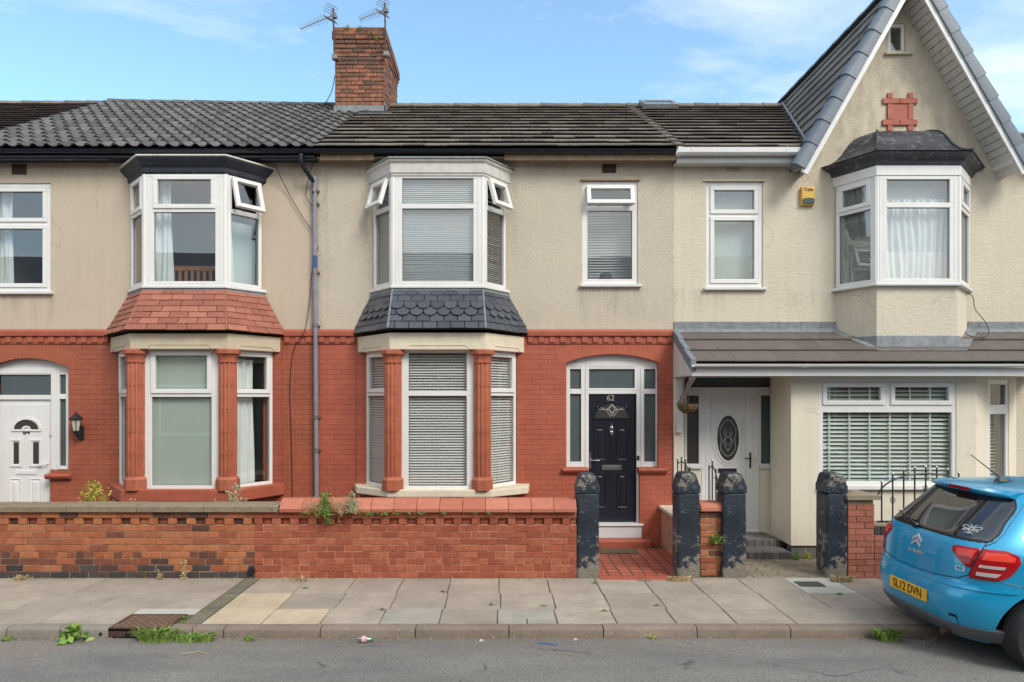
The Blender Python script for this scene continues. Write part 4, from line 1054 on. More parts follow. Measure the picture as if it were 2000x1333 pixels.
# 62 : frame with transom and side lights
fr = MB(TD)
doorf = MB(TD)
ring(doorf, DX(1142.5), DX(1249.5), DZ(1027)-.0, DZ(763)+.0, .055, -.03, .03); fo = doorf.build('door_frame', M['upvc'], H62, bevel=.005, seg=2)
window(H62, TD, DX(1142.5), DX(1249.5), DZ(762.7), DZ(708), [(DX(1150), DX(1239), DZ(759.5), DZ(716), 'f')], fw=.03, fname='transom_window', gl='frosted')
for a, b in ((1105.5, 1142), (1250, 1287.5)):
    m_ = (b-a)*.22
    window(H62, TD, DX(a), DX(b), DZ(914), DZ(708), [(DX(a)+.06, DX(b)-.06, DZ(902), DZ(770), 'f'), (DX(a)+.06, DX(b)-.06, DZ(760), DZ(717), 'f')], fw=.06, fname='side_window', gl='frosted')
for a, b in ((1098, 1149), (1246, 1302)):
    xa, xb = XW(a), XW(b); MB(FW).loft([[(x, p[0], p[1]) for p in ((-.12, ZW(913)), (.07, ZW(915)), (.08, ZW(918)), (.06, ZW(922)), (.02, ZW(926)), (-.12, ZW(926)))] for x in (xa, xb)]).build('door_sill', M['redpaint'], H62, bevel=.006)
dz0, dz1 = DZ(1023), DZ(768)
d = MB(TD); d.box(DX(1150), DX(1239.5), -.02, .012, dz0, dz1); door = d.build('door', M['door_navy'], H62, bevel=.003)
mb = MB(TD); cx = DX(1195)
for a, b in ((1160, 1183), (1204, 1226)):
    panel(mb, TD, DX(a), DX(b), DZ(900), DZ(833), .012); panel(mb, TD, DX(a), DX(b), DZ(993), DZ(924), .012)
mb.build('door_panels', M['door_navy'], door)
g_ = arc(cx, DZ(816), .26, .215, 0, math.pi, 20); mb = MB(TD); mb.loft([[(p[0], q, p[1]) for p in g_] for q in (.0121, .016)]); mb.build('fanlight_glass', M['frosted_dk'], door)
mb = MB(TD); band(mb, g_, arc(cx, DZ(816), .295, .25, 0, math.pi, 20), .0125, .028); mb.box(cx-.295, cx+.295, .0125, .028, DZ(816)-.03, DZ(816)); mb.build('fanlight_surround', M['door_navy'], door, bevel=.004)
mb = MB(TD); zc2 = DZ(800)
for sx in (-1, 1):
    strip(mb, [(cx, zc2+.10), (cx+sx*.045, zc2), (cx, zc2-.10)], .007, .016, .02); strip(mb, [(cx, zc2+.06), (cx+sx*.075, zc2+.01), (cx, zc2-.05)], .006, .016, .0195)
    strip(mb, [(cx+sx*.05, zc2), (cx+sx*.25, zc2+.0)], .006, .016, .02); strip(mb, [(cx+sx*.02, zc2-.12), (cx+sx*.08, zc2-.02), (cx+sx*.17, zc2+.03), (cx+sx*.23, zc2+.045)], .006, .016, .0198)
mb.build('fanlight_leading', M['leadcame'], door)
text('house_number', '62', .125, FR(DX(1192), DY-.02, 1, 0, DZ(778)), M['numeral'], door, bold=.001, ext=.006)
mb = MB(TD); mb.box(DX(1175), DX(1214), .012, .022, DZ(918), DZ(908.5)); mb.box(DX(1179), DX(1210), .022, .028, DZ(916), DZ(911)); mb.build('letterbox', M['silver'], door, bevel=.003)
mb = MB(TD); kx = DX(1194); mb.lathe((kx, .016, DZ(836)), [(.0, -.006), (.022, -.004), (.026, .004), (.012, .012), (0, .013)], 14, ax=1)
mb.lathe((kx, .016, DZ(845)), [(.0, -.006), (.028, -.004), (.03, .004), (.016, .014), (0, .015)], 14, ax=1); mb.tube([(kx, .025, DZ(827)), (kx, .03, DZ(836)), (kx, .03, DZ(852))], .007, 8)
band(mb, arc(kx, DZ(843), .022, .04, 0, 2*math.pi, 18), arc(kx, DZ(843), .034, .055, 0, 2*math.pi, 18), .02, .035)
mb.build('door_knocker', M['silver'], door, smooth=40)
mb = MB(TD); hx = DX(1152.5); mb.box(hx-.018, hx+.014, .012, .022, DZ(914), DZ(884)); mb.tube([(hx, .02, DZ(899)), (hx, .06, DZ(899)), (hx+.03, .065, DZ(899)), (hx+.135, .062, DZ(899.5))], .0095, 8); mb.lathe((hx, .022, DZ(908)), [(.011, 0), (.011, .006), (0, .007)], 10, ax=1)
mb.build('handle', M['silver'], door, smooth=40)
MB(TD).box(DX(1243), DX(1248), .031, .045, DZ(899), DZ(890)).build('doorbell', M['gasket'], fo, bevel=.004)
mb = MB(FW); mb.box(XW(1142)+.0, XW(1253), -.10, .02, ZW(1051), ZW(1025)); mb.build('threshold_panel', M['upvcgrey'], H62, bevel=.004)
MB(FW).box(XW(1140), XW(1256), -.11, .045, ZW(1027), ZW(1023)).build('threshold_bar', M['upvc'], H62, bevel=.003)
MB().box(X(1160, 10.25), X(1274, 10.25), 10.25, 10.449, -.05, .115).build('doorstep', M['redpaint'], H62, bevel=.02)

# 64 : white door at far left
fo = MB(TD); ring(fo, DX(-24), DX(113), .10, DZ(719), .09, -.03, .03); fo.box(DX(-14), DX(105), -.03, .028, DZ(781), DZ(772)); fo = fo.build('door_frame', M['upvc'], H64, bevel=.005, seg=2)
MB(TD).box(DX(2), DX(99), -.005, 0, DZ(772), DZ(723)).build('transom_glass', M['frosted'], fo)
window(H64, TD, DX(113.2), DX(136), DZ(917), DZ(719), [(DX(118), DX(134)-.0, DZ(910), DZ(780), 'f'), (DX(118), DX(134), DZ(770), DZ(723), 'f')], fw=.04, fname='side_window', gl='frosted')
xa, xb = XW(92), XW(141); MB(FW).loft([[(x, p[0], p[1]) for p in ((-.12, ZW(925)), (.07, ZW(926)), (.08, ZW(930)), (.05, ZW(936)), (-.12, ZW(937)))] for x in (xa, xb)]).build('door_sill', M['redpaint'], H64, bevel=.006)
mb = MB(TD); mb.box(DX(-9), DX(99), -.02, .0, .2, DZ(781)); 
dm = mb.build('door', M['upvc'], H64, bevel=.003)
mb = MB(TD); mb.box(DX(0), DX(98), .0, .012, .2, DZ(790)); dcx = DX(53)
mb2 = MB(TD)
for a, b in ((20, 43), (59, 83)): panel(mb2, TD, DX(a), DX(b), DZ(987), DZ(934), .012); 
for a, b in ((21, 44), (59, 83)):
    ring(mb2, DX(a), DX(b), DZ(912), DZ(858), .028, .013, .026)
mb.build('door_leaf', M['upvc'], dm, bevel=.003); mb2.T = TD
g_ = arc(dcx, DZ(839), .19, .15, 0, math.pi, 20); gi = arc(dcx, DZ(839), .07, .055, 0, math.pi, 20)
band(mb2, g_, arc(dcx, DZ(839), .235, .195, 0, math.pi, 20), .013, .027); band(mb2, arc(dcx, DZ(839), .04, .03, 0, math.pi, 20), gi, .013, .027)
mb2.box(dcx-.235, dcx+.235, .013, .027, DZ(839)-.03, DZ(839)-.001); mb2.build('door_mouldings', M['upvc'], dm, bevel=.004)
mb = MB(TD); band(mb, gi, g_, .0125, .015)
for a, b in ((28, 38), (66, 77)): mb.box(DX(a), DX(b), .0125, .016, DZ(906), DZ(864))
mb.build('door_glass', M['frosted_dk'], dm)
text('house_number', '64', .11, FR(DX(53), DY-.018, 1, 0, DZ(844)), M['iron'], dm, bold=.001, ext=.004)
mb = MB(TD); mb.box(DX(33), DX(73), .012, .024, DZ(927), DZ(919)); mb.build('letterbox', M['upvc'], dm, bevel=.004)
mb = MB(TD); hx = DX(96); mb.box(hx-.012, hx+.014, .012, .024, DZ(922), DZ(901)); mb.tube([(hx, .02, DZ(906)), (hx, .06, DZ(906)), (hx-.03, .062, DZ(906)), (hx-.14, .058, DZ(908.5))], .009, 8); mb.build('handle', M['upvc'], dm, smooth=40)
MB(TD).box(DX(100), DX(104), .03, .042, DZ(851), DZ(840)).build('doorbell', M['upvcgrey'], fo, bevel=.004)
MB().box(X(-10, 10.2), X(110, 10.2), 10.2, 10.449, -.05, .2).build('doorstep', M['redpaint'], H64, bevel=.02)

# 60 : porch door
fo = MB(TD); ring(fo, DX(1369), DX(1481), DZ(1036), DZ(762), .10, -.03, .03); fo.box(DX(1377), DX(1385), -.03, .036, DZ(1030), DZ(768)); fo.box(DX(1456), DX(1470), -.03, .036, DZ(1030), DZ(768)); fo = fo.build('door_frame', M['upvc'], H60, bevel=.005, seg=2)
MB(TD).box(DX(1334), DX(1513), -.06, -.05, DZ(763), DZ(728)).build('transom_glass', M['frosted'], fo)
ring(mbx := MB(TD), DX(1334), DX(1513), DZ(763), DZ(728), .03, -.05, .0); mbx.box(DX(1334), DX(1513), -.05, .035, DZ(762), DZ(757)); mbx.build('transom_frame', M['upvc'], fo, bevel=.004)
for a, b, c_, d_ in ((1336, 1369, 1341, 1364), (1481.4, 1512, 1485, 1504)):
    window(H60, TD, DX(a), DX(b), DZ(912), DZ(763), [(DX(c_), DX(d_), DZ(906), DZ(773), 'f')], fw=.03, fname='side_window', gl='frosted_dk' if a < 1400 else 'frosted')
    MB(TD).box(DX(a), DX(b), -.02, .06, DZ(915), DZ(912)).build('door_sill', M['upvcgrey'], H60)
    MB(TD).box(DX(a), DX(b), -.12, .02, -.05, DZ(915)).build('porch_panel_wall', M['creamwall'], H60)
MB(TD).box(DX(1385), DX(1456), -.02, .012, DZ(1030), DZ(772)).build('door', M['upvc'], H60, bevel=.003)
dm = [o for o in H60.children if o.name.startswith('door') and 'frame' not in o.name and 'sill' not in o.name][-1]
cx, cz = DX(1421), DZ(856)
mb = MB(TD); E = lambda a, b: arc(cx, cz, a, b, 0, 2*math.pi, 40)
mb.loft([[(p[0], q, p[1]) for p in E(.172, .352)[:-1]] for q in (.0122, .018)]); mb.build('oval_glass', M['frosted_dk'], dm)
mb = MB(TD); band(mb, E(.17, .35), E(.20, .385), .0125, .034); band(mb, E(.20, .385), E(.245, .43), .0125, .022)
for sx in (-1, 1):
    strip(mb, [(cx+sx*.26, cz+.20), (cx+sx*.22, cz+.36), (cx+sx*.12, cz+.44)], .012, .012, .02)
    strip(mb, [(cx+sx*.26, DZ(1010)), (cx+sx*.26, DZ(935)), (cx+sx*.21, DZ(930)), (cx+sx*.14, DZ(944)), (cx, DZ(950))], .018, .012, .022)
mb.build('oval_surround', M['upvc'], dm, bevel=.005)
mb = MB(TD)
for sx in (-1, 1):
    strip(mb, [(cx+sx*.12*math.sin(math.pi*t/12)**.8*(1+.15*math.cos(t*1.5)), cz+.28*math.cos(math.pi*t/12)) for t in range(13)], .007, .018, .022)
    strip(mb, [(cx+sx*.05*math.sin(math.pi*t/8), cz+.1*math.cos(math.pi*t/8)) for t in range(9)], .006, .018, .0215)
    strip(mb, [(cx, cz+.02), (cx+sx*.07, cz+.08), (cx+sx*.03, cz+.16)], .006, .018, .021); strip(mb, [(cx, cz+.02), (cx+sx*.08, cz-.04), (cx+sx*.04, cz-.13), (cx, cz-.2)], .006, .018, .021)
mb.build('oval_leading', M['leadcame'], dm)
MB(TD).box(DX(1402), DX(1438), .012, .022, DZ(924), DZ(915)).build('letterbox', M['gasket'], dm, bevel=.003)
mb = MB(TD); hx = DX(1463.5); mb.box(hx-.012, hx+.012, .036, .046, DZ(914), DZ(884)); mb.tube([(hx, .045, DZ(895)), (hx, .085, DZ(895)), (hx-.03, .088, DZ(895)), (hx-.1, .083, DZ(895))], .009, 8); mb.build('handle', M['iron'], dm, smooth=40)
MB(TD).box(DX(1471), DX(1475), .03, .05, DZ(903), DZ(894)).build('doorbell', M['creamwall'], fo, bevel=.004)
for a, b, y0, z0_, z1_, mt in ((1440, X(1545, 9.75), 9.56, -.05, .10, 'greystep'), (1440, X(1538, 9.9), 9.92, .10, .19, 'greystep')):
    pass
M['greystep'] = islandmat('grey_block_steps', [(0, S(88,86,84)), (1, S(112,108,104))], .8, .3, .003, 60)
def steps(y0, z0_, z1_, x1_):
    mb = MB(); x = X(1400, y0); mb.box(X(1330, y0)+.03, x1_, y0+.1, YW+.08, z0_, z1_-.001)
    while x < x1_-.02: mb.box(x+.003, min(x+.107, x1_), y0, y0+.098, z0_-.01, z1_+.001); x += .11
    return mb.build('porch_step', M['greystep'], H60, bevel=.004)
steps(9.56, -.03, .095, X(1546, 9.56)); steps(9.95, .09, .19, X(1524, 9.95))
MB(TD).box(DX(1372), DX(1479), -.1, .10, .19, DZ(1035)).build('threshold', M['upvcgrey'], H60, bevel=.006)

# ------------------------------------------------------------ porch extension, roof
YX = 9.75; EX = FR(0, YX, 1, 0)
xa, xb, xc = X(1545, YX), X(1906, YX), XW(1985)
wl_, wr_, wb_, wt_ = X(1600, YX), X(1868, YX), Z(948, YX), Z(741, YX)
ext = MB(EX); wallgrid(ext, xa, xb, .15, 2.62, [(wl_, wr_, wb_, wt_)], 0, -.2)
ext = ext.build('front_extension', M['creamwall'], H60, recalc=False)
MB().box(xa, xa+.02, YX+.201, YW+.02, .15, 2.62).build('return_wall', M['creamwall'], ext)
MB().box(xa+.02, xb, YX+.03, YX+.2, -.1, .149).build('plinth', M['greystep'], ext)
ls = math.hypot(xc-xb, YW-YX); TX = FR(xb, YX, xc-xb, YW-YX); sa, sb = ls*.30, ls*.80
mb = MB(TX); wallgrid(mb, 0, ls, .15, 2.62, [(sa, sb, Z(948, 10), 2.53)], 0, -.16); mb.build('splay_wall', M['creamwall'], ext, recalc=False)
window(ext, TX, sa, sb, Z(948, 10), 2.53, [(sa+.07, sb-.07, Z(940, 10), 2.02, 'f'), (sa+.07, sb-.07, 2.16, 2.46, 'f')], fw=.055, fname='window_frame', gl='glass_low', blind=dict(kind='slat', pitch=.05, tilt=15, depth=.045, off=.12, mat='blind_green'), d=-.04)
xm = X(1734, YX); TXd = FR(0, YX+.04, 1, 0)
WB = dict(kind='slat', pitch=.0585, depth=.062, tilt=42, off=.06, mat='blind_green', tape=.29)
f = window(ext, TXd, wl_, wr_, wb_, wt_, [(wl_+.06, wr_-.06, wb_+.055, Z(806, YX), 'f'), (wl_+.07, xm-.06, Z(789, YX), wt_-.07, 's'), (xm+.06, wr_-.07, Z(789, YX), wt_-.07, 's')], fw=.05, fname='window_frame', gl='glass_low', blind=WB)
MB(EX).box(wl_-.02, wr_+.02, -.02, .06, wb_-.06, wb_-.002).build('sill', M['upvc'], ext, bevel=.005)
# porch roof tiles
y_e, z_e, y_t, z_t = 9.46, Z(711, 9.46), YW, ZW(649)
def PP(x, s, h=0): return (x, y_e+(y_t-y_e)*s, z_e+(z_t-z_e)*s+h)
px0 = X3+.03; mb = MB().hexa([PP(px0+.01, 0.02, -.06), PP(X4, 0.02, -.06), PP(X4, 1, -.06), PP(px0+.01, 1, -.06), PP(px0+.01, 0.02, -.004), PP(X4, 0.02, -.004), PP(X4, 1, -.004), PP(px0+.01, 1, -.004)])
pr = mb.build('porch_roof', M['underlay'], H60)
mb = MB()
for i in range(3):
    s0, s1 = i/3, (i+1)/3+.03; x = px0-(.15 if i % 2 else 0)
    while x < X4:
        a, b = max(x+.0015, px0), min(x+.298, X4)
        if b-a > .03:
            dz = random.uniform(0, .002); mb.hexa([PP(a, s0, .036+dz), PP(b, s0, .036+dz), PP(b, min(s1, 1), 0), PP(a, min(s1, 1), 0), PP(a, s0, .054+dz), PP(b, s0, .054+dz), PP(b, min(s1, 1), .02), PP(a, min(s1, 1), .02)])
        x += .3
mb.build('roof_tiles', M['porchtile'], pr)
mb = MB()
for i in range(3):
    s0, s1 = i/3-.01, (i+1)/3
    mb.hexa([PP(px0-.045, s0, -.10), PP(px0+.035, s0, -.10), PP(px0+.035, s1, -.10), PP(px0-.045, s1, -.10), PP(px0-.045, s0, .075), PP(px0+.035, s0, .075), PP(px0+.035, s1, .045), PP(px0-.045, s1, .045)])
mb.build('verge_tiles', M['vergetile'], pr, bevel=.006)
mb = MB()
mb.box(X3+.005, P60b[0][0], YW-.012, YW-.001, z_t-.02, ZW(629)); mb.box(P60b[3][0], X4, YW-.012, YW-.001, z_t-.02, ZW(629))
mb.hexa([(X3+.005, YW-.09, z_t-.02), (X4, YW-.09, z_t-.02), (X4, YW-.011, z_t+.02), (X3+.005, YW-.011, z_t+.02), (X3+.005, YW-.095, z_t-.012), (X4, YW-.095, z_t-.012), (X4, YW-.013, z_t+.05), (X3+.005, YW-.013, z_t+.05)])
mb.build('roof_flashing', M['lead'], pr)
q = poff(P60b, .12); MB().loft([[(x, y-.001, PP(0, (y-y_e)/(y_t-y_e))[2]+.033) for x, y in q], [(x, y-.001, PP(0, (y-y_e)/(y_t-y_e))[2]+.046) for x, y in q]]).build('bay_apron', M['lead'], pr)
jl = [X(px, 9.4) for px in (1572,)]
gutter(pr, px0-.02, X4, 9.415, Z(714.5, 9.41), M['upvc'], r=.045, joints=jl, clips=[X(px, 9.4) for px in (1470, 1694, 1823, 1963)])
MB().box(px0-.02, X4, 9.475, 9.50, Z(735, 9.47), Z(719, 9.47)).build('fascia', M['upvcgrey'], pr, bevel=.004)
MB().box(px0-.02, X4, 9.50, YW, Z(734, 9.47), Z(733, 9.47)).build('soffit', M['upvcgrey'], pr)
mb = MB(); xg = px0-.032; zf = Z(734, 9.47)
mb.loft([[(x, 9.49, zf), (x, YW-.002, zf), (x, YW-.002, z_t-.10), (x, 9.49, z_e-.06)] for x in (xg, xg+.03)]); mb.build('gable_end_board', M['whitewood'], pr)
# bracket post under the left end
xw = X3+.02
mb = MB(); mb.box(xw, xw+.10, YW-.10, YW-.001, Z(845, YW), zf-.002); mb.build('wall_post', M['whitewood'], pr, bevel=.004)
mb = MB(); mb.hexa([(xw+.01, YW-.10, Z(790, YW)), (xw+.08, YW-.10, Z(790, YW)), (xw+.08, YW-.16, Z(790, YW)+.06), (xw+.01, YW-.16, Z(790, YW)+.06), (xw+.01, 9.62, zf-.003), (xw+.08, 9.62, zf-.003), (xw+.08, 9.52, zf-.003), (xw+.01, 9.52, zf-.003)])
mb.build('porch_bracket', M['whitewood'], pr, bevel=.004)
MB(FW).box(X3+.004, XW(1335), .0, .03, -.05, zf).build('cream_pilaster', M['creamwall'], H60)
MB(EX).box(X(1978, YX)+.06, X(1978, YX)+.11, -.65, -.6, 1.1, 2.6).build('waste_pipe', M['creamwall'], H60)
# ------------------------------------------------------------ brickwork with real joints
def bricks(mb, a0, a1, z0, rows, h, Lb, dfront, dback, types, sel=lambda r, a, k: 0, rough=.003, j=.0105):
    """rows bottom-up; types string: S stretcher, H header, D dentil (alternate headers sunk)"""
    for r in range(rows):
        t_ = types[r % len(types)]; bl = Lb if t_ == 'S' else Lb/2
        a = a0-(bl*.5 if r % 2 else 0)-random.uniform(0, .02); k = 0
        while a < a1:
            w_ = bl*(1+random.uniform(-.04, .04)); x0, x1 = max(a+j/2, a0), min(a+w_-j/2, a1)
            if x1-x0 > .02:
                f = dfront+random.uniform(-rough, rough)
                if t_ == 'D' and k % 2: f -= .045
                z = z0+r*h; e = [random.uniform(-.002, .002) for _ in range(6)]
                mb.mi = sel(r, (x0+x1)/2, k)
                mb.hexa([(x0+e[0], dback, z+j/2), (x1+e[1], dback, z+j/2), (x1+e[1], dback, z+h-j/2), (x0+e[0], dback, z+h-j/2), (x0+e[0], f, z+j/2+e[2]), (x1+e[1], f, z+j/2+e[3]), (x1+e[2], f, z+h-j/2+e[4]), (x0+e[3], f, z+h-j/2+e[5])])
            a += w_; k += 1
    return mb
M['mortar'] = simple('grey_mortar', S(152,137,116), .95, .2, 20, .004, 60)
t = NT('orange_washed_mortar'); t.col(t.mix(t.ramp(t.noise(5, 8, .75), [(.42, 0.0), (.62, 1.0)]), S(150,104,72), S(158,144,124))); t.rough(.95); M['mortarwash'] = t.m
M['mortarred'] = simple('red_stained_mortar', S(180,136,112), .95, .25, 16, .004, 60)
M['bk_orange'] = islandmat('orange_brick', [(0, S(150,80,52)), (.35, S(172,102,64)), (.75, S(178,112,72)), (1, S(146,82,58))], .8, .45, .003, 70)
M['bk_dark'] = islandmat('dark_brown_brick', [(0, S(80,54,46)), (.5, S(118,70,50)), (1, S(146,80,54))], .8, .5, .003, 70)
M['bk_black'] = islandmat('black_base_brick', [(0, S(48,46,48)), (1, S(78,68,64))], .75, .4, .003, 70)
M['bk_red'] = islandmat('red_washed_brick', [(0, S(146,74,50)), (.5, S(162,84,57)), (1, S(176,102,72))], .8, .5, .004, 70, S(178,122,90), .655, 9)
M['bk_pink'] = islandmat('mauve_brick', [(0, S(146,84,68)), (1, S(168,104,84))], .85, .3, .002, 70)
M['bk_chim'] = islandmat('weathered_chimney_brick', [(0, S(104,78,64)), (.4, S(146,98,76)), (.75, S(168,106,82)), (1, S(96,78,68))], .9, .6, .006, 40)
M['coping'] = islandmat('grey_brown_coping', [(0, S(134,120,98)), (1, S(150,136,114))], .9, .4, .004, 40, S(96,88,74), .6, 10)

# chimney
xa, xb = -3.26, -2.28; yc0, yc1 = 13.5, 15.2; zc0, zc1 = 7.55, Z(50, 13.5)
mb = MB(); mb.box(xa+.03, xb-.03, yc0+.03, yc1-.03, zc0, zc1-.03)
chim = mb.build('chimney', M['mortar'], H62)
mb = MB(); h = .081; n = int((zc1-.42-zc0)/h)
chT = [FR(0, yc0, 1, 0), FR(xb, 0, 0, 1)]
mb.T = chT[0]; bricks(mb, xa, xb, zc0, n, h, .235, .0, -.05, 'S', rough=.008, j=.011)
mb.T = FR(xb, yc0, 0, 1); bricks(mb, .055, yc1-yc0, zc0, n, h, .235, .0, -.05, 'S', rough=.010, j=.011)
mb.T = FR(xa, yc0, 0, 1); bricks(mb, .055, yc1-yc0, zc0, n, h, .235, .05, .0, 'S', rough=.008, j=.011)
zt0 = zc0+n*h
for i, o_ in enumerate((.012, .03, .05, .05, .03)):
    mb.T = FR(0, yc0, 1, 0); bricks(mb, xa-o_, xb+o_, zt0+i*h, 1, h, .235, o_, -.2, 'S', rough=.003, j=.009)
    mb.T = FR(xb, yc0, 0, 1); bricks(mb, .2, yc1-yc0+o_, zt0+i*h, 1, h, .235, o_, -.2, 'S', rough=.003, j=.009)
    mb.T = FR(xa, yc0, 0, 1); bricks(mb, .2, yc1-yc0+o_, zt0+i*h, 1, h, .235, .2, -o_, 'S', rough=.003, j=.009)
mb.build('chimney_bricks', M['bk_chim'], chim, bevel=.004)
ztop = zt0+5*h
MB().box(xa+.05, xb-.05, yc0+.05, yc1-.05, ztop-.03, ztop+.015).build('chimney_flaunching', M['mortar'], chim)
mb = MB(); mb.lathe((X(722, 14.1), 14.1, 0), [(.09, ztop), (.09, ztop+.12), (.10, ztop+.14), (.10, ztop+.2), (.07, ztop+.24), (0, ztop+.25)], 16)
for k in range(3): mb.lathe((X(722, 14.1), 14.1, 0), [(.105, ztop+.13+k*.035), (.112, ztop+.14+k*.035), (.105, ztop+.15+k*.035)], 16)
mb.build('flue_cowl', M['metalgrey'], chim, smooth=40)
mb = MB(); mb.box(xa-.02, xb+.02, yc0-.02, yc0-.001, 7.75, Z(207, 13.5)); mb.box(xb+.001, xb+.02, yc0-.02, yc0+.5, 7.75, Z(200, 13.5))
mb.hexa([(xa-.1, yc0-.19, 7.76), (xb+.15, yc0-.19, 7.76), (xb+.15, yc0, 7.90), (xa-.1, yc0, 7.90), (xa-.1, yc0-.19, 7.78), (xb+.15, yc0-.19, 7.78), (xb+.15, yc0, 7.92), (xa-.1, yc0, 7.92)])
mb.build('chimney_flashing', M['lead'], chim)

# ------------------------------------------------------------ foliage helper
def leafmat(name, a, b):
    t = NT(name); t.col(t.island([(0, a), (1, b)])); t.rough(.6); return t.m
M['leaf'] = leafmat('weed_leaf', S(70,104,36), S(128,158,66)); M['leafyellow'] = leafmat('golden_conifer', S(128,130,40), S(186,180,74))
M['leafgrey'] = leafmat('grey_green_leaf', S(120,136,96), S(176,184,150)); M['grass'] = leafmat('verge_grass', S(74,108,40), S(140,160,80)); M['drygrass'] = leafmat('dry_straw', S(150,128,92), S(190,168,128))
M['moss'] = simple('moss_clump', S(86,92,40), 1, .4, 40, .01, 60)
def plant(name, label, cat, c, r, h, n, mat, leaf=.03, style='bush', group=None, droop=0, narrow=.5):
    mb = MB(); c = Vector(c)
    for i in range(n):
        if style == 'grass':
            a = random.uniform(0, 2*math.pi); rr = r*math.sqrt(random.random()); p = c+Vector((rr*math.cos(a), rr*math.sin(a)*.45, 0))
            hh = h*random.uniform(.5, 1); ln = Vector((random.gauss(0, .45)+(p.x-c.x)*1.5/r*.5, random.gauss(-.1, .35), 0))*hh; w_ = leaf*random.uniform(.06, .12)
            q = p+ln*.35+Vector((0, 0, hh*.65)); e = p+ln+Vector((0, 0, hh*random.uniform(.55, 1))); s = Vector((w_, 0, 0))
            mb.face([p-s, p+s, q+s*.8, q-s*.8]); mb.face([q-s*.8, q+s*.8, e])
        else:
            while True:
                v = Vector((random.uniform(-1, 1), random.uniform(-1, 1), random.uniform(0, 1)))
                if v.x**2+v.y**2+v.z**2 < 1 and (v.x**2+v.y**2)**.5 < 1-.5*v.z*(style == 'cone'): break
            lump = .75+.35*math.sin(7*v.x+3*v.z+i % 3)
            p = c+Vector((v.x*r*lump, v.y*r*.6, v.z*h-droop*abs(v.x)*r))
            u = Vector((random.gauss(0, 1), random.gauss(0, 1), random.gauss(.4, .8))).normalized(); s = u.cross(Vector((random.gauss(0, 1), random.gauss(0, 1), random.gauss(0, 1)))).normalized()
            l = leaf*random.uniform(.6, 1.2); mb.face([p, p+u*l*.5+s*l*narrow*.5, p+u*l, p+u*l*.5-s*l*narrow*.5])
    if style != 'grass':
        for i in range(6): mb.tube([c, c+Vector((random.gauss(0, .4)*r, random.gauss(0, .2)*r, h*.7))], .004, 4)
    o = empty(name, c, label, cat, group) if False else None
    me = mb.build(name, M[mat], None, recalc=False)
    # put the origin at the foot of the plant
    me.data.transform(Matrix.Translation(-c)); me.location = c
    return tag(me, label, cat, group)
for (px, py) in ((678, 55), (703, 56), (726, 66), (737, 76)):
    mb = MB()
    c = Vector((X(px, 13.44), 13.44, Z(py, 13.44)))
    for i in range(60):
        v = Vector([random.gauss(0, 1) for _ in range(3)]).normalized()*random.uniform(.02, .07); u = Vector([random.gauss(0, 1) for _ in range(3)]).normalized()*.03; s = u.cross(v).normalized()*.008
        mb.face([c+v, c+v+u*.5+s, c+v+u, c+v+u*.5-s])
    mb.build('fern_tuft', M['leaf'], chim, recalc=False)

# TV aerials
def aerial(px, ptop, pbot, bpx, bpy, Y, label):
    x = X(px, Y); zt, zb = Z(ptop, Y), Z(pbot, Y)
    root = empty('tv_aerial', (x, Y, zb), label, 'aerial', 'television aerials on the chimney')
    MB().tube([(x, Y, zb), (x-.01, Y, (zb+zt)/2), (x-.02, Y, zt)], .016, 8).build('mast', M['rustmetal'], root, smooth=40)
    a = Vector((x-.02, Y-.02, zt-.14)); e = Vector((X(bpx, Y-.35), Y-.35, Z(bpy, Y-.35)))
    MB().tube([a, e], .011, 6).build('boom', M['metalgrey'], root)
    dr = (e-a).normalized(); sd = dr.cross(Vector((.25, 0, 1))).normalized(); up = Vector((-.2, 0, 1)); mb = MB()
    n = 11
    for k in range(n):
        c = a.lerp(e, .25+.75*k/(n-1)); l = .09-.003*k; q = (sd*.55+Vector((.55, 0, -.45))).normalized(); mb.tube([c-q*l, c+q*l], .005, 4)
    mb.build('elements', M['metalgrey'], root)
    mb = MB(); c = a.lerp(e, .10)
    for s in (-1, 1):
        for k in range(4):
            o = c+Vector((-.02, 0, s*(.05+.035*k)))-dr*(.03*k); mb.tube([o-Vector((.1, .05, -.05)), o+Vector((.12, -.05, -.06))], .006, 4)
        mb.tube([c, c+Vector((-.02, 0, s*.17))-dr*.1], .006, 4)
    mb.build('reflector', M['metalgrey'], root)
    mb = MB(); mb.box(x-.05, x+.05, Y-.03, Y+.05, zt-.19, zt-.11); mb.box(x-.05, x+.06, Y-.02, Y+.09, zb+.02, zb+.12); mb.build('bracket', M['metalgrey'], root, bevel=.01)
    return root
aerial(653, 17, 118, 587, 57, 13.42, 'lower of two rusty TV aerials, on the left edge of the brick chimney')
aerial(753.5, 6, 112, 703, 38, 13.40, 'higher TV aerial on the right corner of the brick chimney')
mb = MB(); 
for z in (Z(98, 13.47), Z(115, 13.47)): mb.tube([(xa-.03, 13.46, z), (xb+.03, 13.46, z)], .006, 5)
tag(mb.build('lashing_wire', M['metalgrey']), 'pair of steel wires lashed round the upper chimney', 'wire')

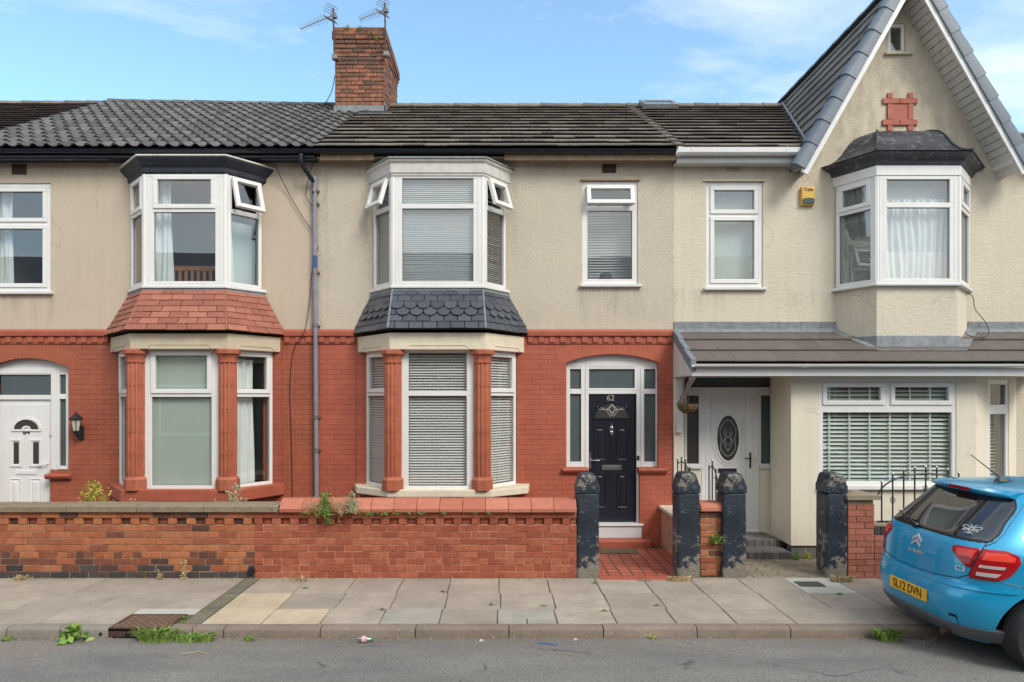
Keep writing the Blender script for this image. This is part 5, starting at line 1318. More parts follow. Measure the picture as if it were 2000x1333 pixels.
def cable(label, pts, r=.006, mat='cable'):
    P = [Vector(p) for p in pts]; Q = []
    for i in range(len(P)-1):
        p0, p1, p2, p3 = P[max(i-1, 0)], P[i], P[i+1], P[min(i+2, len(P)-1)]
        for k in range(6):
            t = k/6; Q.append(.5*((2*p1)+(p2-p0)*t+(2*p0-5*p1+4*p2-p3)*t*t+(3*p1-p0-3*p2+p3)*t**3))
    Q.append(P[-1]); o = MB(); o.tube(Q, r, 5)
    return tag(o.build('cable', M[mat], None, smooth=60), label, 'cable', 'thin cables on the fronts')
yc = 10.42
def cp(*a): return [(X(px, Y), Y, Z(py, Y)) for px, py, Y in a]
cable('black cable hanging slack from the left gutter down to the grey downpipe', cp((535, 298, 10.1), (541, 330, 10.3), (560, 370, 10.4), (585, 415, 10.41), (608, 449, 10.41)))
cable('thin aerial lead falling from the chimney to the roof ridge', cp((654, 148, 13.4), (648, 178, 13.6), (634, 206, 14.2)), .008)
cable('short black cable looped beside the swan neck of the downpipe', cp((612, 318, 10.2), (602, 350, 10.38), (598, 385, 10.4), (612, 402, 10.4), (622, 396, 10.4)))
cable('black cable running down beside the downpipe onto the brick string course', cp((622, 480, 10.4), (609, 535, 10.4), (606, 580, 10.41), (597, 640, 10.38), (585, 662, 10.38), (572, 690, 10.435), (566, 760, 10.44), (569, 860, 10.44), (571, 975, 10.44)))
cable('loose cable curling from the cream bay sill onto the porch roof', cp((1887, 571, 10.3), (1900, 580, 10.35), (1905, 605, 10.35), (1925, 630, 10.3), (1931, 652, 10.1), (1915, 660, 10.0), (1890, 655, 10.0), (1886, 648, 10.1)))
cable('grey cable draped across the roofs towards the chimney foot', [tuple(P64(X(px, 12), s, .07)) for px, s in ((545, .02), (560, .25), (622, .5), (690, .8))], .006)

# downpipe of the party wall
dp = empty('downpipe', (X(619, 10.38), 10.38, 0), 'tall grey downpipe between the beige and pebbledashed fronts', 'downpipe')
xq = X(619, 10.38)
mb = MB(); mb.tube([(xq, 10.38, .02), (xq-.02, 10.38, 3.0), (xq-.035, 10.38, Z(345, 10.38))], .034, 12); mb.build('pipe', M['pipegrey'], dp, smooth=40)
mb = MB(); mb.tube([(X(588, 10.18), 10.18, 5.90), (X(588, 10.18), 10.18, 5.80), (X(590, 10.2), 10.2, 5.74), (X(608, 10.34), 10.34, 5.58), (xq-.036, 10.38, 5.53), (xq-.036, 10.38, 5.36)], .034, 12); mb.build('swan_neck', M['gutterblack'], dp, smooth=60)
for py in (372, 398, 532, 636, 815, 880):
    mb = MB()
    z = Z(py, 10.38); xx = xq-.02*z/3; mb.lathe((xx, 10.38, 0), [(.0405, z-.03), (.0405, z+.03)], 12); mb.box(xx-.06, xx+.06, 10.40, 10.449, z-.012, z+.012)
    mb.build('collar', M['metalgrey'], dp, smooth=40)
MB().lathe((xq-.03, 10.38, 0), [(.038, Z(524, 10.38)), (.038, Z(500, 10.38))], 10).build('blue_tape', simple('blue_tape', S(52,74,130), .5), dp, smooth=40)

# ------------------------------------------------------------ front garden walls
GF = 8.56; GT = FR(0, GF, 1, 0); hC = .0838
gx0, gxm, gx1 = -14.0, X(497, GF), X(1126, GF)
gw = empty('garden_wall', (-6, GF, 0), 'orange brick garden wall with flat grey coping, left of the red wall', 'garden wall', 'front garden walls')
MB().box(gx0, gxm, GF+.0085, GF+.22, -.1, 8*hC).box(gx0, gxm, GF+.075, GF+.22, 8*hC, 9*hC).box(gx0, gxm, GF+.0085, GF+.22, 9*hC, 10*hC).build('mortar_core', M['mortarwash'], gw)
mb = MB(GT)
def sel(r, a, k):
    if r == 0: return 2
    if r in (1, 3): return 1 if random.random() < .6 else 0
    if r == 2: return 1 if random.random() < .75 else 0
    if r == 8: return 1 if (k % 2 and random.random() < .5) else 0  # about half of the sunk dentil headers take the dark brown brick
    return 1 if random.random() < (.05 if r < 7 else .2) else 0
bricks(mb, gx0, gxm, 0, 10, hC, .233, .0, -.09, 'SSSHSSSSDS', lambda r, a, k: (2 if r == 0 or (r == 1 and random.random() < .6) else sel(r, a, k)))
mb.build('brickwork', [M['bk_orange'], M['bk_dark'], M['bk_black']], gw, bevel=.004)
mb = MB(); x = gx0
while x < X(545, GF)-.05:
    x1 = min(x+.85+random.uniform(-.03, .03), X(545, GF)); zt_ = Z(989, 8.5)+random.uniform(-.004, .004)
    mb.loft([[(xx, 8.515, 10*hC), (xx, 8.51, zt_-.012), (xx, 8.53, zt_), (xx, 8.83, zt_+.005), (xx, 8.83, 10*hC)] for xx in (x+.004, x1-.004)]); x = x1
mb.build('coping', M['coping'], gw)
gr_ = empty('garden_wall', (-.5, GF, 0), 'red washed brick garden wall with rounded red coping, left of the gateposts', 'garden wall', 'front garden walls')
MB().box(gxm, gx1, GF+.0085, GF+.22, -.1, 8*hC).box(gxm, gx1, GF+.075, GF+.22, 8*hC, 9*hC).box(gxm, gx1, GF+.0085, GF+.22, 9*hC, 10*hC-.003).build('mortar_core', M['mortarred'], gr_)
mb = MB(GT); bricks(mb, gxm, gx1, 0, 10, hC, .226, .0, -.09, 'SSHSSSSSDS', rough=.004, j=.009); mb.build('brickwork', M['bk_red'], gr_, bevel=.004)
mb = MB(); x = X(545, 8.5); L_ = (gx1-x)/13; pr = [(8.50, .0), (8.495, .04), (8.515, .055), (8.53, .065), (8.545, .10), (8.58, .135), (8.64, .155), (8.70, .155), (8.78, .12), (8.83, .06), (8.83, 0)]
zc_ = 10*hC+.001
for k in range(13):
    a, b = x+k*L_+.003, x+(k+1)*L_-.004; jz = random.uniform(-.003, .004); jy = random.uniform(-.004, .004)
    mb.loft([[(xx, p[0]+jy, zc_+p[1]+(jz if p[1] else 0)) for p in pr] for xx in (a, b)])
mb.build('coping', M['redcoping'], gr_, smooth=40)
mb = MB(); mb.tube([(X(492, GF), GF-.035, .10), (X(492, GF), GF+.1, .10)], .045, 14); 
tag(mb.build('drain_pipe_end', M['gasket'], None, smooth=40), 'round black drain outlet at the foot of the wall where colours change', 'pipe')
# small wall between second and third gateposts
sw = empty('low_brick_wall', (X(1391, 8.66), 8.66, 0), 'short narrow orange brick wall squeezed between two dark gateposts', 'garden wall')
a0, a1 = X(1368, 8.66), X(1416, 8.66)
MB().box(a0, a1, 8.672, 8.9, -.1, .82).build('mortar_core', M['mortar'], sw)
mb = MB(FR(0, 8.66, 1, 0)); bricks(mb, a0, a1, 0, 10, .082, .225, .0, -.09, 'S', rough=.010, j=.012, sel=lambda r, a, k: 1 if random.random() < .22 else 0); mb.build('brickwork', [M['bk_orange'], M['bk_dark']], sw, bevel=.005)
MB().loft([[(xx, p[0], p[1]) for p in ((8.62, .822), (8.62, .88), (8.66, .925), (8.88, .935), (8.93, .822))] for xx in (a0-.01, a1+.01)]).build('coping', M['redcoping'], sw, bevel=.012)
# side wall running back beside the path of 62
dv = empty('dividing_wall', (X(1316, 9.3), 9.3, 0), 'low dividing wall with pale coping running back beside the red tiled path', 'garden wall')
xd = 2.50
mb = MB(FR(xd, 8.9, 0, 1)); bricks(mb, 0, 1.53, 0, 7, .081, .225, .05, .0, 'S', rough=.004, j=.010); mb.build('brickwork', M['bk_pink'], dv, bevel=.003)
MB().box(xd-.03, xd+.14, 8.9, 10.44, -.1, .56).build('mortar_core', M['mortarred'], dv)
MB().box(xd-.07, xd+.17, 8.9, 10.44, .57, .62).build('coping', M['creamstone'], dv, bevel=.006)
# right wall: pier + low wall with railings
rw = empty('railed_wall', (X(1760, GF), GF, 0), 'mauve brick wall with stone capped pier carrying an arched railing', 'garden wall')
a0, a1, a2 = X(1657, GF), X(1708, GF), 8.4
MB().box(a0, a1-.01, GF+.012, GF+.3, -.1, Z(977, GF)).build('pier_core', M['mortar'], rw)
MB().box(a1-.01, a2, GF+.012, GF+.22, -.1, Z(1024, GF)).build('wall_core', M['mortar'], rw)
hh = .0775
mb = MB(GT); bricks(mb, a0, a1, 0, int(Z(976, GF)/hh), hh, .225, .0, -.09, 'S', rough=.0015, j=.009)
n_ = int(Z(1041, GF)/hh); bricks(mb, a1+.004, a2, 0, n_, hh, .225, .0, -.09, 'S', rough=.0015, j=.009)
bricks(mb, a1+.004, a2, n_*hh, 1, .115, .15, .0, -.2, 'H', sel=lambda r, a, k: 1, rough=.002, j=.008)
mb.T = FR(a1, GF, 0, 1); bricks(mb, .095, .3, n_*hh, int(Z(976, GF)/hh)-n_, hh, .225, .0, -.02, 'S', rough=.001)
mb.build('brickwork', [M['bk_pink'], M['bk_black']], rw, bevel=.002)
zz = Z(976, GF)
MB().loft([[(a0-.03, GF-.05, zz), (a1+.05, GF-.05, zz), (a1+.05, GF+.34, zz), (a0-.03, GF+.34, zz)], [(a0-.03, GF-.05, zz+.055), (a1+.05, GF-.05, zz+.055), (a1+.05, GF+.34, zz+.055), (a0-.03, GF+.34, zz+.055)],
            [((a0+a1)/2-.01, GF+.14, zz+.10), ((a0+a1)/2+.01, GF+.14, zz+.10), ((a0+a1)/2+.01, GF+.16, zz+.10), ((a0+a1)/2-.01, GF+.16, zz+.10)]]).build('pier_cap', M['coping'], rw)
# railing
rl = empty('railing', (X(1800, GF), GF+.1, .7), 'black arched iron railing with silver ball finials behind the blue car', 'railing')
Yr = GF+.1; r0, r1 = X(1714, Yr), X(1905, Yr); zb = Z(1020, Yr); n = 10; cxr = (r0+r1)/2
def za_(x): u = (x-cxr)/((r1-r0)/2); return Z(975, Yr)+(Z(925, Yr)-Z(975, Yr))*math.sqrt(max(0, 1-u*u*.98))**1.0
mb = MB(); mb.tube([(r0+(r1-r0)*k/24, Yr, za_(r0+(r1-r0)*k/24)) for k in range(25)], .010, 6); mb.box(r0, r1, Yr-.012, Yr+.012, zb, zb+.016); mb.build('rails', M['iron'], rl)
for k in range(9):
    x = X(1722+21.5*k, Yr); zt_ = za_(x)+.07
    mb = MB(); mb.box(x-.007, x+.007, Yr-.007, Yr+.007, zb-.02, zt_)
    if k in (1, 4, 7):
        zk = Z(977, Yr) if k == 1 else Z(955, Yr)
        for q in range(4):
            an = q*math.pi/2; mb.tube([(x+.03*math.sin(math.pi*t/8)*math.cos(an+t*.5), Yr+.03*math.sin(math.pi*t/8)*math.sin(an+t*.5), zk-.05+.1*t/8) for t in range(9)], .004, 4)
    b = mb.build('baluster', M['iron'], rl)
    MB().lathe((x, Yr, zt_), [(0, -.004), (.010, 0), (.016, .014), (.010, .028), (0, .032)], 10).build('finial', M['silver'], b, smooth=60)

# gateposts
t = NT('flaking_dark_blue_paint'); n1 = t.noise(4, 9, .72); n2 = t.noise(10, 8, .75)
c = t.mix(t.ramp(t.noise(2, 5), [(.3, 0.0), (.7, 1.0)]), S(24,32,45), S(48,56,68)); c = t.mix(t.ramp(t.noise(26, 8, .8), [(.55, 0.0), (.66, .6)]), c, S(104,104,102))
sp = t.n('ShaderNodeSeparateXYZ'); t.l(t.vec, sp.inputs[0]); mr = t.n('ShaderNodeMapRange'); t.l(sp.outputs[2], mr.inputs[0]); mr.inputs['From Min'].default_value = 0.0; mr.inputs['From Max'].default_value = .65; mr.inputs['To Min'].default_value = .16; mr.inputs['To Max'].default_value = 0
c = t.mix(t.ramp(t.math('ADD', n1, mr.outputs[0]), [(.575, 0.0), (.60, 1.0)]), c, t.mix(t.noise(30, 5), S(84,80,74), S(150,142,126)))
c = t.mix(t.ramp(n2, [(.655, 0.0), (.67, 1.0)]), c, S(172,146,118))
t.col(c); t.rough(.45); t.normal(t.bump(t.math('ADD', n1, t.noise(25, 6)), .007)); M['post'] = t.m
def gatepost(px0, px1, ptop, label, w_=None, dark=False, dep=.30, pbot=1130):
    Yf = CAMZ*FPX/(pbot-VY); x0, x1 = X(px0, Yf), X(px1, Yf); cx = (x0+x1)/2; hw = (x1-x0)/2
    root = empty('gatepost', (cx, Yf+dep/2, 0), label, 'gatepost', 'dark blue stone gateposts')
    zg = Z(965, Yf); zt = Z(ptop, Yf)
    mb = MB(); rr = lambda: random.uniform(-.004, .004); rings = []
    for z, s in ((-.05, 1.03), (.12, 1.02), (.35, .99), (.6, 1.0), (zg-.06, .985), (zg-.015, .98), (zg-.005, .94)):
        q = hw*s; f = .02
        rings.append([(cx-q+f, Yf+rr(), z), (cx+q-f, Yf+rr(), z), (cx+q+rr(), Yf+f, z), (cx+q, Yf+dep-f, z), (cx+q-f, Yf+dep, z), (cx-q+f, Yf+dep, z), (cx-q, Yf+dep-f, z), (cx-q+rr(), Yf+f, z)])
    mb.loft(rings); mb.build('shaft', M['post'], root, smooth=30, bevel=.008)
    # cap: cross-gabled with rounded trefoil face
    mb = MB(); H = zt-zg
    prof = [(-1, 0), (-1, .14), (-1, .40), (-.90, .47), (-.84, .60), (-.74, .80), (-.62, .95), (-.5, .99), (-.3, 1.0), (.3, 1.0), (.5, .99), (.62, .95), (.74, .80), (.84, .60), (.90, .47), (1, .40), (1, .14), (1, 0)]
    mb.loft([[(cx+p[0]*hw*s, yy, zg+.004+p[1]*H*t_) for p in prof] for yy, s, t_ in ((Yf-.004, 1.0, .90), (Yf+.02, 1.02, .98), (Yf+.06, 1.0, 1.0), (Yf+dep-.06, 1.0, 1.0), (Yf+dep, 1.0, .93))])
    mb.build('cap', M['post'], root, smooth=40, bevel=.006)
    # trefoil relief on the face
    mb = MB()
    for k, (u, v, r_) in enumerate(((-.42, .26, .34), (.42, .26, .34), (0, .62, .36))):
        mb.lathe((cx+u*hw, Yf-.004, zg+v*H), [(r_*hw, .01), (r_*hw*.95, -.003), (r_*hw*.6, -.008), (0, -.010)], 16, ax=1)
    mb.build('trefoil_relief', M['post'], root, smooth=60)
    return root
gatepost(1126.5, 1171, 927, 'dark gatepost at the end of the red wall, pale flaked patches on its cap')
gatepost(1324, 1368, 925, 'dark gatepost with flaking paint just right of the red tiled path')
gatepost(1413, 1459, 926, 'dark gatepost on the left of the grey block path, chalky streaks at its foot')
p4 = gatepost(1616, 1656, 926, 'dark gatepost against the mauve brick pier, with a rusty hinge on its side', dep=.33)
mb = MB(); x = X(1616, 8.55)-.02; mb.box(x-.05, x, 8.60, 8.64, Z(1004, 8.6), Z(999, 8.6)); mb.build('hinge', M['rustmetal'], p4)
# iron gates folded back behind the posts
def gate(x, y0, y1, zs, label, yaw=0, nm='iron_gate', cat='gate', grp=None, z_b=.08):
    root = empty(nm, (x, y0, z_b), label, cat, grp); n = len(zs)
    for k, z in enumerate(zs):
        y = y0+(y1-y0)*k/(n-1); xx = x+yaw*k/(n-1)
        b = MB().box(xx-.007, xx+.007, y-.007, y+.007, z_b, z).build('bar', M['iron'], root)
        MB().lathe((xx, y, z), [(0, -.004), (.011, 0), (.017, .014), (.011, .028), (0, .032)], 10).build('finial', M['silver'], b, smooth=60)
    mb = MB()
    for zr in (z_b+.04, max(z_b+.10, .75)): mb.hexa([(x-.006, y0, zr), (x+.006, y0, zr), (x+yaw+.006, y1, zr), (x+yaw-.006, y1, zr), (x-.006, y0, zr+.02), (x+.006, y0, zr+.02), (x+yaw+.006, y1, zr+.02), (x+yaw-.006, y1, zr+.02)])
    mb.tube([(x+yaw*k/(n-1), y0+(y1-y0)*k/(n-1), z-.05) for k, z in enumerate(zs)], .008, 6)
    mb.build('rails', M['iron'], root)
gate(2.55, 8.95, 9.9, (1.1, 1.32, 1.40, 1.41, 1.36), 'black ball topped railing on the dividing wall behind the post right of the red path', .03, 'wall_railing', 'railing', None, .60)
gate(X(1404, 8.95), 8.92, 9.7, (1.1, 1.30, 1.38, 1.3), 'black iron gate folded back behind the post left of the grey block path', .10)
# ------------------------------------------------------------ small things on the fronts
Yl = 10.30; cx = X(148.5, Yl)
ln = empty('wall_lantern', (cx, YW, Z(850, YW)), 'black carriage lantern mounted on the orange brick beside the white door', 'wall lamp')
mb = MB(); c = (cx, Yl, 0); zt, zb = Z(818, Yl), Z(842, Yl)
mb.lathe(c, [(.0, Z(803, Yl)), (.012, Z(805, Yl)), (.008, Z(807, Yl)), (.03, Z(809, Yl)), (.085, Z(815, Yl)), (.108, zt-.002), (.10, zt-.012), (.075, zt-.012)], 6)
mb.lathe(c, [(.045, zb+.004), (.05, zb-.01), (.03, zb-.03), (.028, zb-.05), (.012, zb-.06), (.014, zb-.075), (0, zb-.085)], 6)
for k in range(6):
    a = math.pi/3*k; mb.tube([(cx+.078*math.cos(a), Yl+.078*math.sin(a), zt-.01), (cx+.045*math.cos(a), Yl+.045*math.sin(a), zb)], .006, 4)
mb.build('lantern_body', M['iron'], ln)
MB().lathe(c, [(.073, zt-.014), (.043, zb+.004)], 6).build('lantern_glass', simple('milky_lamp_glass', S(190,184,170), .3), ln)
mb = MB(); x2 = X(157, 10.42); mb.box(x2-.035, x2+.045, 10.405, 10.449, Z(859, 10.42), Z(832, 10.42)); mb.tube([(x2, 10.41, Z(847, 10.4)), (x2-.01, 10.36, Z(852, 10.4)), (cx, Yl, zb-.055)], .02, 8)
mb.build('wall_bracket', M['iron'], ln, bevel=.006)

ab = empty('alarm_box', (XW(1575), YW, ZW(403)), 'yellow burglar alarm box on the cream wall left of the upper bay', 'alarm box')
a0, a1, z0, z1 = XW(1562), XW(1588.5), ZW(403), ZW(367)
mb = MB(FW); my = simple('yellow_alarm_plastic', S(214,170,72), .4, .04)
mb.loft([[(a0, 0, z0), (a1, 0, z0), (a1, 0, z1), (a0, 0, z1)], [(a0, .05, z0), (a1, .05, z0), (a1, .05, z1), (a0, .05, z1)], [(a0+.012, .065, z0+.012), (a1-.012, .065, z0+.012), (a1-.012, .065, z1-.012), (a0+.012, .065, z1-.012)]])
mb.build('case', my, ab, bevel=.01, seg=2)
mb = MB(FW); zz = ZW(391); mb.loft([[(a0+.012, d_, zz-.055), (a0+.03, d_, zz-.075), (a1-.03, d_, zz-.075), (a1-.012, d_, zz-.055), (a1-.015, d_, zz-.005), (a1-.06, d_, zz+.012), (a0+.06, d_, zz+.012), (a0+.015, d_, zz-.005)] for d_ in (.05, .078)])
mb.build('strobe_lens', simple('dark_green_lens', S(48,72,76), .2), ab, bevel=.004)
text('lettering', 'Yale', .082, FR((a0+a1)/2, YW-.066, 1, 0, ZW(373)), M['gasket'], ab, ext=.001, bold=.0015)

Yh = 9.75; cx = X(1343.5, Yh); zr = Z(789, Yh)
hb = empty('hanging_basket', (cx, Yh, zr-.15), 'bare wire hanging basket with brown coir liner under the porch roof', 'hanging basket')
MB().lathe((cx, Yh, zr), [(.150, 0), (.145, -.03), (.125, -.075), (.085, -.115), (.03, -.135), (0, -.137), (0, -.125), (.08, -.10), (.12, -.06), (.135, 0)], 24).build('liner', islandmat('coir_liner', [(0, S(120,96,60)), (1, S(140,112,72))], .95, .6, .01, 60), hb, smooth=60)
mb = MB()
for rr, z in ((.156, 0), (.152, -.035), (.130, -.08)): mb.tube([(cx+rr*math.cos(t*math.pi/12), Yh+rr*math.sin(t*math.pi/12), zr+z) for t in range(25)], .003, 4)
for k in range(10):
    a = 2*math.pi*k/10; mb.tube([(cx+r_*math.cos(a+o_), Yh+r_*math.sin(a+o_), zr+z) for r_, z, o_ in ((.156, 0, 0), (.148, -.04, .1), (.125, -.085, .0), (.08, -.122, .1), (.02, -.142, 0))], .003, 4)
mb.build('wire_frame', M['iron'], hb)
mb = MB(); ht = (X(1345, 9.62), 9.62, Z(742, 9.62))
for k in range(3):
    a = 2*math.pi*k/3+.3; mb.tube([(cx+.153*math.cos(a), Yh+.153*math.sin(a), zr), ht], .003, 4)
mb.tube([ht, (ht[0]-.02, ht[1]+.02, ht[2]+.06)], .004, 4)
mb.build('chains', M['rustmetal'], hb)

# doormat
mb = MB(); mb.hexa([(X(1170, 10.0)+.0, 9.86, .006), (X(1243, 9.9), 9.86, .006), (X(1247, 10.05), 10.16, .006), (X(1172, 10.1), 10.16, .006)]+[(X(1170, 10.0), 9.86, .022), (X(1243, 9.9), 9.86, .022), (X(1247, 10.05), 10.16, .022), (X(1172, 10.1), 10.16, .022)])
t = NT('patterned_doormat'); ck = t.n('ShaderNodeTexChecker'); ck.inputs['Scale'].default_value = 16; t.l(t.vec, ck.inputs['Vector']); ck.inputs[1].default_value = S(120,100,76); ck.inputs[2].default_value = S(92,80,62)
t.col(t.mix(t.noise(60, 3), ck.outputs[0], S(80,68,54))); t.rough(1)
tag(mb.build('doormat', t.m, None, bevel=.004), 'worn brown doormat on red tiles before the navy door', 'doormat')

# kerbside drain cover
dx0, dx1, dy0, dy1 = -3.855, -3.27, 6.715, 7.15
dc = empty('drain_cover', ((dx0+dx1)/2, 6.9, 0), 'rusty lattice patterned iron gully cover set into the kerb', 'drain cover')
mb = MB(); mb.box(dx0, dx1, dy0, dy1, -.03, -.004); mb.box(dx0, dx1, dy0, dy0+.03, -.09, .004)
for (a, b, c_, d_) in ((dx0, dx1, dy1-.03, dy1), (dx0, dx0+.03, dy0+.031, dy1-.031), (dx1-.03, dx1, dy0+.031, dy1-.031)): mb.box(a, b, c_, d_, -.03, .004)
fr_ = mb.build('frame', M['rustmetal'], dc, bevel=.004)
mb = MB()
w_, l_ = dx1-dx0-.06, dy1-dy0-.06
for s in (1, -1):
    for k in range(-8, 12):
        pts_ = []
        for u in (0, 1):
            pass
        x_a = k*.075; p = []
        # clip line x = x_a + s*y to the rectangle
        for y in [l_*i/16 for i in range(17)]:
            x = x_a+s*y+(0 if s > 0 else l_)*1
            if 0 <= x <= w_: p.append((dx0+.03+x, dy0+.03+y))
        if len(p) > 1:
            (xa_, ya_), (xb_, yb_) = p[0], p[-1]; e = .006
            zt_ = .002 if s > 0 else .0012
            mb.hexa([(xa_-e, ya_, -.006), (xa_+e, ya_, -.006), (xb_+e, yb_, -.006), (xb_-e, yb_, -.006), (xa_-e, ya_, zt_), (xa_+e, ya_, zt_), (xb_+e, yb_, zt_), (xb_-e, yb_, zt_)])
mb.build('lattice', simple('worn_rust_lattice', S(136,112,92), .6, .3, 20, metal=.3), dc)
mb = MB().box(X(244, 6.71), X(252, 6.71), 6.705, 6.714, -.085, -.03); mb.build('drain_slot', M['gasket'], dc)
# kerb hole
tag(MB().lathe((X(196, 6.71), 6.714, -.055), [(.016, 0), (.016, -.004), (0, -.004)], 12, ax=1).build('kerb_drain_hole', M['gasket']), 'small dark drain hole in the kerb face left of the iron cover', 'drain hole')
# inspection cover
t_ = tag(MB().box(X(1563, 8.2), X(1613, 8.2), 8.18, 8.40, .0, .007).build('inspection_cover', simple('dark_cover_iron', S(70,70,68), .6, .3, 30, .003, 100), None, bevel=.003), 'small dark rectangular cover set in the cream paving slab', 'manhole cover')
tag(MB().box(X(1244, 8.45), X(1271, 8.45), 8.42, 8.52, .0, .008).build('stopcock_cover', simple('stopcock_iron', S(112,110,102), .6, .3, 30), None, bevel=.003), 'tiny grey water cover in the paving below the red tiled path', 'manhole cover')

# ------------------------------------------------------------ plants
plant('golden_conifer', 'yellow green conifer bush rising behind the grey wall coping', 'bush', (X(184, 9.3), 9.3, .30), .36, .84, 1700, 'leafyellow', .055, 'cone', narrow=.4)
plant('garden_plant', 'leafy green and grey shrub behind the coping below the right column', 'plant', (X(460, 9.2), 9.2, .42), .21, .70, 520, 'leafgrey', .05)
plant('garden_plant', 'small grey leaved sprig behind the coping right of the conifer', 'plant', (X(214, 9.0), 9.0, .6), .07, .28, 70, 'leafgrey', .04)
plant('dry_plant', 'withered orange brown stems behind the coping near the left column', 'plant', (X(262, 9.1), 9.1, .5), .16, .45, 110, 'drygrass', .04)
plant('dry_plant', 'withered tuft behind the coping below the front window', 'plant', (X(390, 9.1), 9.1, .5), .14, .32, 60, 'drygrass', .035)
# weeds spilling over the red coping
o = plant('wall_weed', 'bushy green weed sprouting over the red coping beside the downpipe', 'weed', (X(637, 8.48), 8.46, .80), .12, .32, 520, 'leaf', .036)
o = plant('wall_weed', 'grey green weed with straw stems on the coping right of the bushy one', 'weed', (X(690, 8.48), 8.46, .84), .12, .26, 300, 'leafgrey', .032)
plant('wall_weed', 'hanging tail of the bushy weed over the brick below the coping', 'weed', (X(640, 8.5), 8.48, .70), .07, .16, 120, 'leaf', .03)
plant('dry_straw', 'dry straw strands lying over the coping left of the bushy weed', 'weed', (X(612, 8.48), 8.48, .87), .20, .14, 130, 'drygrass', .09, narrow=.05)
plant('dry_straw', 'dry straw strands tangled between the two weeds on the coping', 'weed', (X(668, 8.48), 8.46, .80), .20, .26, 200, 'drygrass', .1, narrow=.05)
for px, r_, n in ((604, .10, 60), (722, .14, 90), (752, .09, 50), (776, .07, 35), (800, .05, 20), (822, .07, 45), (868, .04, 22), (927, .04, 18), (955, .05, 30)):
    plant('joint_weed', 'small green leaves growing from the joint below the red coping', 'weed', (X(px, 8.5), 8.50, .81), r_, .045, n, 'leaf', .022, group='small weeds in the joint under the red coping')
plant('fern', 'small fern growing from the narrow brick wall between gateposts', 'fern', (X(1398, 8.62), 8.62, .42), .09, .11, 90, 'leaf', .06, narrow=.3)
# kerbside growth
plant('grass_tuft', 'large long grass tuft in the gutter beside the iron drain cover', 'grass tuft', (X(303, 6.6), 6.64, ROADZ), .17, .15, 520, 'grass', .11, 'grass')
plant('grass_tuft', 'lower grass patch in the gutter right of the large tuft', 'grass tuft', (X(375, 6.6), 6.64, ROADZ), .20, .09, 260, 'grass', .10, 'grass')
plant('grass_tuft', 'green grass tuft in the gutter beside the blue car', 'grass tuft', (X(1738, 6.6), 6.64, ROADZ), .09, .14, 380, 'grass', .12, 'grass')
plant('dandelion', 'broad leaved green weed in the gutter left of the drain cover', 'weed', (X(139, 6.6), 6.62, ROADZ), .12, .13, 110, 'leaf', .09, narrow=.55)
plant('gutter_weed', 'flat green weed in the gutter left of the plastic bottle', 'weed', (X(484, 6.6), 6.64, ROADZ), .09, .03, 70, 'leaf', .03)
plant('gutter_weed', 'thin green weed at the far left kerb end', 'weed', (X(8, 6.6), 6.64, ROADZ), .10, .03, 70, 'leaf', .03)
plant('gutter_weed', 'faint yellow weed low against the kerb centre right', 'weed', (X(1275, 6.65), 6.68, ROADZ), .08, .05, 36, 'leafyellow', .02)
plant('grass_tuft', 'dry grass tuft at the foot of the post right of the red path', 'grass tuft', (X(1330, 8.4), 8.45, 0), .13, .07, 320, 'drygrass', .12, 'grass')
plant('grass_tuft', 'dry grass tuft at the foot of the post beside the brick pier', 'grass tuft', (X(1650, 8.35), 8.42, 0), .13, .08, 320, 'drygrass', .12, 'grass')
plant('dry_weed', 'tall dead brown weed standing against the orange brick wall', 'weed', (X(355, 8.45), 8.50, 0), .045, .26, 110, 'drygrass', .035)
plant('dry_weed', 'short dead weed against the dark base bricks', 'weed', (X(307, 8.45), 8.50, 0), .035, .12, 60, 'drygrass', .03)
plant('dry_weed', 'low scatter of dead stems at the wall foot far left', 'weed', (X(38, 8.45), 8.47, 0), .14, .05, 90, 'drygrass', .06, narrow=.2)
plant('dry_weed', 'low scatter of dead stems at the foot of the red wall', 'weed', (X(590, 8.45), 8.47, 0), .22, .03, 120, 'drygrass', .06, narrow=.2)
plant('step_weed', 'green weed at the right end of the grey porch step', 'weed', (X(1552, 9.6), 9.55, 0), .06, .10, 90, 'leaf', .04)
plant('step_weed', 'yellowish weed at the foot of the cream wall beside the post', 'weed', (X(1578, 9.6), 9.6, 0), .07, .09, 80, 'leafyellow', .04)
for px, py in ((1161, 1140), (1283, 1184), (1180, 1195), (865, 1157), (747, 1192), (960, 1182), (1062, 1185), (595, 1150), (362, 1208), (1640, 1162), (1410, 1090)):
    Y = CAMZ*FPX/(py-VY)
    if Y > 8.55: continue
    plant('paving_weed', 'tiny green weed growing in a joint of the pavement', 'weed', (X(px, Y), Y, 0), .045, .02, 26, 'leaf', .022, group='tiny weeds in the paving joints')

